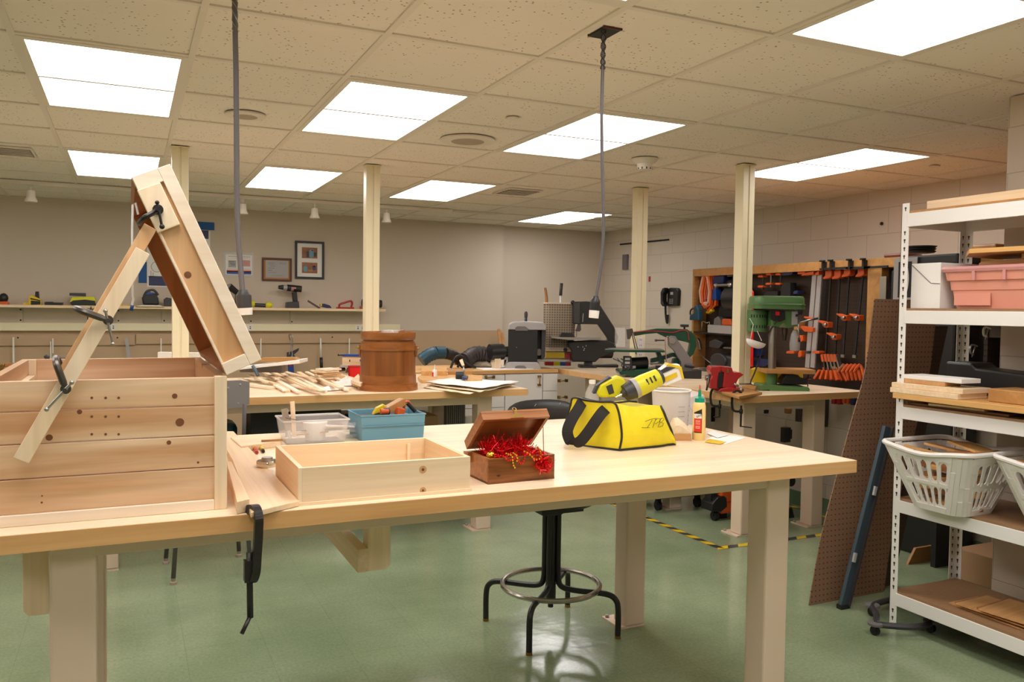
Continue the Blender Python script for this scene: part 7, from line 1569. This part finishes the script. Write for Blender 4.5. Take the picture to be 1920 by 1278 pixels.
# bottom shelf hardboards
for i in range(5): brd('hardboard_sheet', 3.17+.02*(i % 2), 3.36+.012*i, 1.66, 2.36-.02*i-(.06 if i > 2 else 0), .169+.0075*i, .1755+.0075*i, 'scrapd' if i % 2 else 'scrap', ['bottom', 'second', 'middle', 'fourth', 'top'][i]+' thin brown sheet in the stack on the bottom shelf', 'board', .03*i, 'thin brown sheets on the bottom shelf', .0005)
brd('hardboard_sheet', 3.38, 3.49, 1.75, 2.2, .169, .20, 'scrapd', 'reddish brown board behind the stack on the bottom shelf')

# laundry baskets
def basket(ox, oy, label, L=.41, Wd=.40, H_=.25):
    t = thing('laundry_basket', label, 'laundry basket', (ox, oy, .586)); tp = .085; r_ = .06
    def wall_pt(side, a, h):   # side 0:-x 1:-y 2:+x 3:+y ; a in -1..1 along, h 0..1
        off = tp*(1-h)
        hx, hy = Wd/2-off, L/2-off
        R2 = r_
        if side == 0: return Vector((-hx, a*(hy-R2), h*H_))
        if side == 2: return Vector((hx, -a*(hy-R2), h*H_))
        if side == 1: return Vector((-a*-1*(hx-R2), -hy, h*H_))
        return Vector((-a*(hx-R2), hy, h*H_))
    mb = MB()
    def quad(side, a0, a1, h0, h1): mb.add([wall_pt(side, a0, h0), wall_pt(side, a1, h0), wall_pt(side, a1, h1), wall_pt(side, a0, h1)], [(0, 1, 2, 3)])
    def holecell(side, a0, a1, h0, h1):
        ln = (L if side in (0, 2) else Wd)/2-.05; n = 16; ac, hc = (a0+a1)/2, (h0+h1)/2
        hw = (a1-a0)/2*.60; hh_ = (h1-h0)/2*.86; rr = hw*ln; out = []; inn = []
        for k in range(n):
            th = 2*PI*k/n+PI/n; c_, s_ = math.cos(th), math.sin(th)
            z = (hh_*H_-rr)*(1 if s_ > 0 else -1)/H_; inn.append(wall_pt(side, ac+hw*c_, hc+z+rr*s_/H_))
            m = max(abs(c_), abs(s_)); out.append(wall_pt(side, ac+(a1-a0)/2*c_/m, hc+(h1-h0)/2*s_/m))
        # corner snap
        vs = out+inn; mb.add(vs, [(k, (k+1) % n, n+(k+1) % n, n+k) for k in range(n)])
        for k, (ca, ch_) in ((1, (a1, h1)), (5, (a0, h1)), (9, (a0, h0)), (13, (a1, h0))):
            pass
        for k in (1, 5, 9, 13):
            th0 = 2*PI*k/n+PI/n; th1 = 2*PI*(k+1)/n+PI/n
            cs = (1 if math.cos((th0+th1)/2) > 0 else -1, 1 if math.sin((th0+th1)/2) > 0 else -1)
            mb.add([out[k], out[(k+1) % n], wall_pt(side, ac+(a1-a0)/2*cs[0], hc+(h1-h0)/2*cs[1])], [(0, 1, 2)])
    for side in range(4):
        n = 5; rows = [(.10, .46), (.52, .90)]
        quad(side, -1, 1, 0, .10); quad(side, -1, 1, .46, .52); quad(side, -1, 1, .90, 1.)
        e = .92
        for h0, h1 in rows:
            quad(side, -1, -e, h0, h1); quad(side, e, 1, h0, h1)
            for k in range(n): holecell(side, -e+2*e*k/n, -e+2*e*(k+1)/n, h0, h1)
    # rounded corners
    for sx_, sy_ in ((1, 1), (-1, 1), (-1, -1), (1, -1)):
        for k in range(5):
            for h0, h1 in ((0, .25), (.25, .5), (.5, .75), (.75, 1)):
                def cp_(kk, h):
                    off = tp*(1-h); a = math.radians(90*kk/5); return Vector((sx_*(Wd/2-off-r_+r_*math.cos(a)), sy_*(L/2-off-r_+r_*math.sin(a)), h*H_))
                mb.add([cp_(k, h0), cp_(k+1, h0), cp_(k+1, h1), cp_(k, h1)], [(0, 1, 2, 3)])
    hx, hy = Wd/2-tp, L/2-tp; mb.add([Vector((x, y, .001)) for x, y in rrect(-hx, hx, -hy, hy, r_, 4)], [list(range(20))])
    o = build('basket_wall', mb, 'whiteplastic', t); sl = o.modifiers.new('solid', 'SOLIDIFY'); sl.thickness = .004; sl.offset = -1
    rim = [Vector((x, y, H_+.018*math.sin(PI*(.5+y/L*1.3))**2*(1 if abs(x) > Wd/2-.06 else .3)-.004)) for x, y in rrect(-Wd/2-.004, Wd/2+.004, -L/2-.004, L/2+.004, r_, 6)]
    rim2 = []
    for a, b in zip(rim, rim[1:]+rim[:1]):
        m = max(1, int((b-a).length/.03)); rim2 += [a+(b-a)*k/m for k in range(m)]
    for p in rim2: p.z = H_+.004+.012*(math.cos(PI*p.y/(L/2)*1.0)*-1 if abs(p.x) > Wd/2-.03 else 1)*.9
    build('rim', MB().tube(rim2, .0105, 8, closed=True), 'whiteplastic', t)
    return t
basket(3.145, 2.342, 'white plastic laundry basket full of wood offcuts on the fourth shelf')
basket(3.265, 1.92, 'second white laundry basket, cut off by the right edge of the view')
bt = [o for o in COL.objects if o.name.startswith('laundry_basket')]
rn = random.Random(21)
for bi, b in enumerate(bt):
    for k in range(16):
        lay = k//4; z = .586+.012+lay*.045+.001*k
        w_, l_ = rn.uniform(.03, .06), rn.uniform(.16, .23)
        px_, py_ = b.location.x+rn.uniform(-.04, .04), b.location.y+rn.uniform(-.06, .06)
        single('wood_offcut', MB().box(-w_/2, w_/2, -l_/2, l_/2, 0, rn.uniform(.012, .026)), ['scrap', 'scrapd', 'ply', 'scrap'][k % 4], ['brown and tan wood offcut among the jumble in the laundry basket nearest the post', 'brown and tan wood offcut among the jumble in the cut-off laundry basket'][bi], 'wood offcut', ['wood offcuts in the first basket', 'wood offcuts in the second basket'][bi], (px_, py_, z), rn.uniform(-.6, .6)+(1.2 if k % 3 == 2 and bi == 0 else 0), .001)
    for k in range(4):
        x, y = b.location.x+[-.03, .05, .0, .06][k], b.location.y+[.07, .02, -.09, -.04][k]
        single('wood_offcut', MB().rbox((0, 0, .01), ([.03, .05, .07, .10][k], [.24, .26, .2, .2][k], .010), ([.16, .12, -.08, .05][k], .05, [.5, .3, .9, -.4][k])), ['ply', 'scrap', 'scrapd', 'ply'][k], ['brown and tan wood offcut among the jumble in the laundry basket nearest the post', 'brown and tan wood offcut among the jumble in the cut-off laundry basket'][bi], 'wood offcut', ['wood offcuts in the first basket', 'wood offcuts in the second basket'][bi], (x, y, .586+.215+.012*k), 0, .001)

# dolly under the shelving
q = az(1645, 1196, 0)
t = thing('plant_dolly', 'dark plastic dolly on casters under the corner of the shelving', 'dolly', (3.16, 2.56, 0))
cs = [(q.x+.02, q.y+.03), (az(1745, 1185, 0).x, az(1745, 1185, 0).y), (az(1636, 1134, .05).x, az(1636, 1134, .05).y), (3.36, 2.74)]
cxm, cym = sum(c[0] for c in cs)/4, sum(c[1] for c in cs)/4
for (x, y) in cs:
    c_ = build('caster', MB().lathe([(.001, -.009), (.020, -.009), (.020, .009), (.001, .009)], c=(x, y, .0205), n=16, ax='x').box(x-.012, x+.012, y-.012, y+.012, .02, .045), 'ink', t, world=True)
    build('caster_cap', MB().lathe([(.001, .045), (.032, .045), (.032, .054), (.024, .058), (.001, .058)], c=(x, y, 0), n=20), 'grey', t, world=True)
build('ring_frame', MB().tube(smooth_path([Vector((x, y, .047)) for x, y in (cs[0], ((cs[0][0]+cs[1][0])/2, min(cs[0][1], cs[1][1])-.01), cs[1], ((cs[1][0]+cs[3][0])/2+.02, (cs[1][1]+cs[3][1])/2), cs[3], ((cs[3][0]+cs[2][0])/2, (cs[3][1]+cs[2][1])/2+.01), cs[2], ((cs[0][0]+cs[2][0])/2+.015, (cs[0][1]+cs[2][1])/2))]+[Vector((cs[0][0], cs[0][1], .047))], 5), .014, 8), 'dkgrey', t, world=True)

# behind the shelving, near the floor
def fbox(name, u0, u1, v0, v1, x, d, mm, label, cat, zb=0.):
    a = ax(u0, v1, x); b = ax(u1, v0, x); return wsingle(name, MB().box(x, x+d, min(a.y, b.y), max(a.y, b.y), zb, b.z), mm, label, cat, bev=.004)
a = ay(1709, 1076, 3.2); b = ay(1752, 1022, 3.2)
wsingle('cardboard_piece', MB().prism([(a.x-.03, 0), (b.x, 0), (b.x, b.z), (a.x+.03, b.z)], 3.2, 3.215, 'y'), 'oak', 'tan board standing on the floor behind the shelving', 'board')
a = ay(1752, 1100, 3.1); b = ay(1786, 960, 3.1); wsingle('dark_panel', MB().box(a.x, b.x, 3.1, 3.13, 0, b.z), 'ink', 'narrow black panel standing behind the lower shelves', 'panel')
a = az(1812, 1082, .0); wsingle('brown_box', MB().box(4.0, 4.3, 2.7, 2.95, 0, .16), 'cardboard', 'brown box on the floor by the wall behind the shelving', 'box', bev=.003)
s = FR(1840, 1080, az(1840, 1085, 0)); single('black_cable', MB().tube(smooth_path([s.p3(1800, 1050, 0), s.p3(1812, 1045, 0), s.p3(1822, 1040, -.02), s.p3(1840, 1044, -.03), s.p3(1858, 1058, -.02), s.p3(1868, 1040, 0), s.p3(1874, 1010, 0)], 6), .009, 8).tube(smooth_path([s.p3(1812, 1082, -.02), s.p3(1836, 1078, -.02), s.p3(1856, 1072, -.02), s.p3(1864, 1054, -.02)], 6), .009, 8), 'black', 'looping black cable behind the lower shelves', 'cable', loc=s.p, rz=-YAW)
# small clamps hung on a board behind the third shelf
t = thing('tool_board', 'dark board on the pillar with small silver clamps, seen above the third shelf', 'tool board', (3.6, 2.5, 1.1))
build('board', MB().box(3.56, 4.0, 2.50, 2.52, .9, 1.41), 'peg_dark_shade', t, world=True); build('bracket', MB().box(3.565, 3.60, 2.441, 2.50, 1.3, 1.4), 'darksteel', t, world=True)
for i, (u, v) in enumerate(((1847, 622), (1822, 655))):
    q = ay(u, v, 2.48); s = FR(u, v+12, (q.x, 2.47, ay(u, v+12, 2.47).z), 0)
    t = s.thing('small_clamp', ['small white C-clamp hanging above the black tool case', 'small grey clamp hanging lower left above the black tool case'][i], 'clamp')
    build('clamp_frame', MB().strap(smooth_path([s.p3(u+6, v-6), s.p3(u-3, v-9), s.p3(u-7, v-4), s.p3(u-6, v+6), s.p3(u-1, v+9)], 4), .008, .006), 'steel' if i else 'white', t); build('screw', MB().cyl(s.p3(u+3, v-8), s.p3(u-3, v+14), .003, n=6), 'steel', t)

# ================================================================== HANGING CORDS
t = thing('power_cable', 'dark cord hanging left of the second light panel, ending in a big grey connector', 'cable', (.312, 2.78, CEIL))
def cp3(u, v, y): q = ay(u, v, y); return Vector((q.x, y, q.z))
pts = [cp3(440, -22, 2.76)]+[cp3(u, v, 2.76-.02*i) for i, (u, v) in enumerate(((440, 0), (441, 60), (442.5, 130), (443.5, 230), (444, 330), (446, 430), (451, 500), (455, 548)))]
pts[0].z = CEIL+.0
build('cord', MB().tube(smooth_path(pts, 5), .0085, 10), 'cable', t, world=True)
g_ = MB(); P = smooth_path(pts[:3], 8)
for k in range(3): g_.tube([p+Vector((.0095*math.cos(i*.9+k*2.1), .0095*math.sin(i*.9+k*2.1), 0)) for i, p in enumerate(P)], .0012, 4)
build('cord_grip', g_, 'steel', t, world=True)
def connector(u, v0, v1, vw, w, y, t, tilt=0.):
    c0 = cp3(u, v0, y); c1 = cp3(u+tilt, v1, y); cw = cp3(u+tilt*(vw-v0)/(v1-v0), vw, y); d = (c1-c0); L = d.length; R = d.normalized().to_track_quat('-Z', 'Y').to_matrix()
    h = L*(vw-v0)/(v1-v0)
    def tf(mb): mb.v = [R@q+c0 for q in mb.v]; return mb
    o = build('connector', tf(MB().lathe([(.001, 0), (w*.55, 0), (w*.62, -.006), (w*.98, -.016), (w, -.024), (w*.96, -h), (.001, -h)], n=20)), 'dkgrey' if w > .02 else 'black', t, world=True)
    build('white_end', tf(MB().lathe([(.001, -h), (w*1.04, -h), (w*.98, -L), (.001, -L)], n=20)), 'whiteplastic', t, world=True)
connector(456, 543, 590, 577, .023, 2.60, t, 3)
t = thing('power_cable', 'dark cord hanging from an open ceiling hole in the middle, ending over the band saw', 'cable', (1.505, 2.51, CEIL))
pts = [cp3(1132, 58, 2.506)]+[cp3(u, v, 2.506) for u, v in ((1130, 130), (1128, 210), (1129, 300), (1131, 380), (1131, 450), (1126, 505), (1118, 556))]
pts[0].z = CEIL+.02
build('cord', MB().tube(smooth_path(pts, 5), .0058, 10), 'cable', t, world=True)
g_ = MB(); P = smooth_path(pts[:2], 26)
for k in range(4): g_.tube([p+Vector((.0085*math.cos((1 if k % 2 else -1)*i*.8+k*1.6), .0085*math.sin((1 if k % 2 else -1)*i*.8+k*1.6), 0)) for i, p in enumerate(P)], .0014, 4)
build('cord_grip', g_, 'ink', t, world=True)
connector(1117, 555, 596, 582, .0175, 2.506, t, -4)
q = az(1134, 62, CEIL)
t = thing('ceiling_hole', 'small dark opening in a ceiling tile where the middle cord comes out', 'ceiling opening', (q.x, q.y, CEIL))
build('hole', MB().box(-.035, .035, -.05, .05, -.0015, .005), 'ink', t); build('box_edge', MB().box(-.038, .038, -.055, -.05, -.002, .006).box(-.038, .038, .05, .055, -.002, .006), 'maroon', t)

# ================================================================== LIGHT, CAMERA
w = bpy.data.worlds.new('world'); SC.world = w; w.use_nodes = True; w.node_tree.nodes['Background'].inputs[0].default_value = (.9, .8, .66, 1); w.node_tree.nodes['Background'].inputs[1].default_value = .05
cd = bpy.data.cameras.new('camera'); co = bpy.data.objects.new('camera', cd); COL.objects.link(co); SC.camera = co
cd.sensor_width = 36; cd.lens = FPX/1920*36; cd.clip_start = .05; cd.clip_end = 60
Rm = Matrix((RT, UP, -FW)).transposed(); co.matrix_world = Matrix.Translation(CAM)@Rm.to_4x4()
SC.view_settings.view_transform = 'Standard'; SC.view_settings.look = 'None'; SC.view_settings.gamma = 1; SC.view_settings.use_curve_mapping = False
SC.view_settings.exposure = 0.0
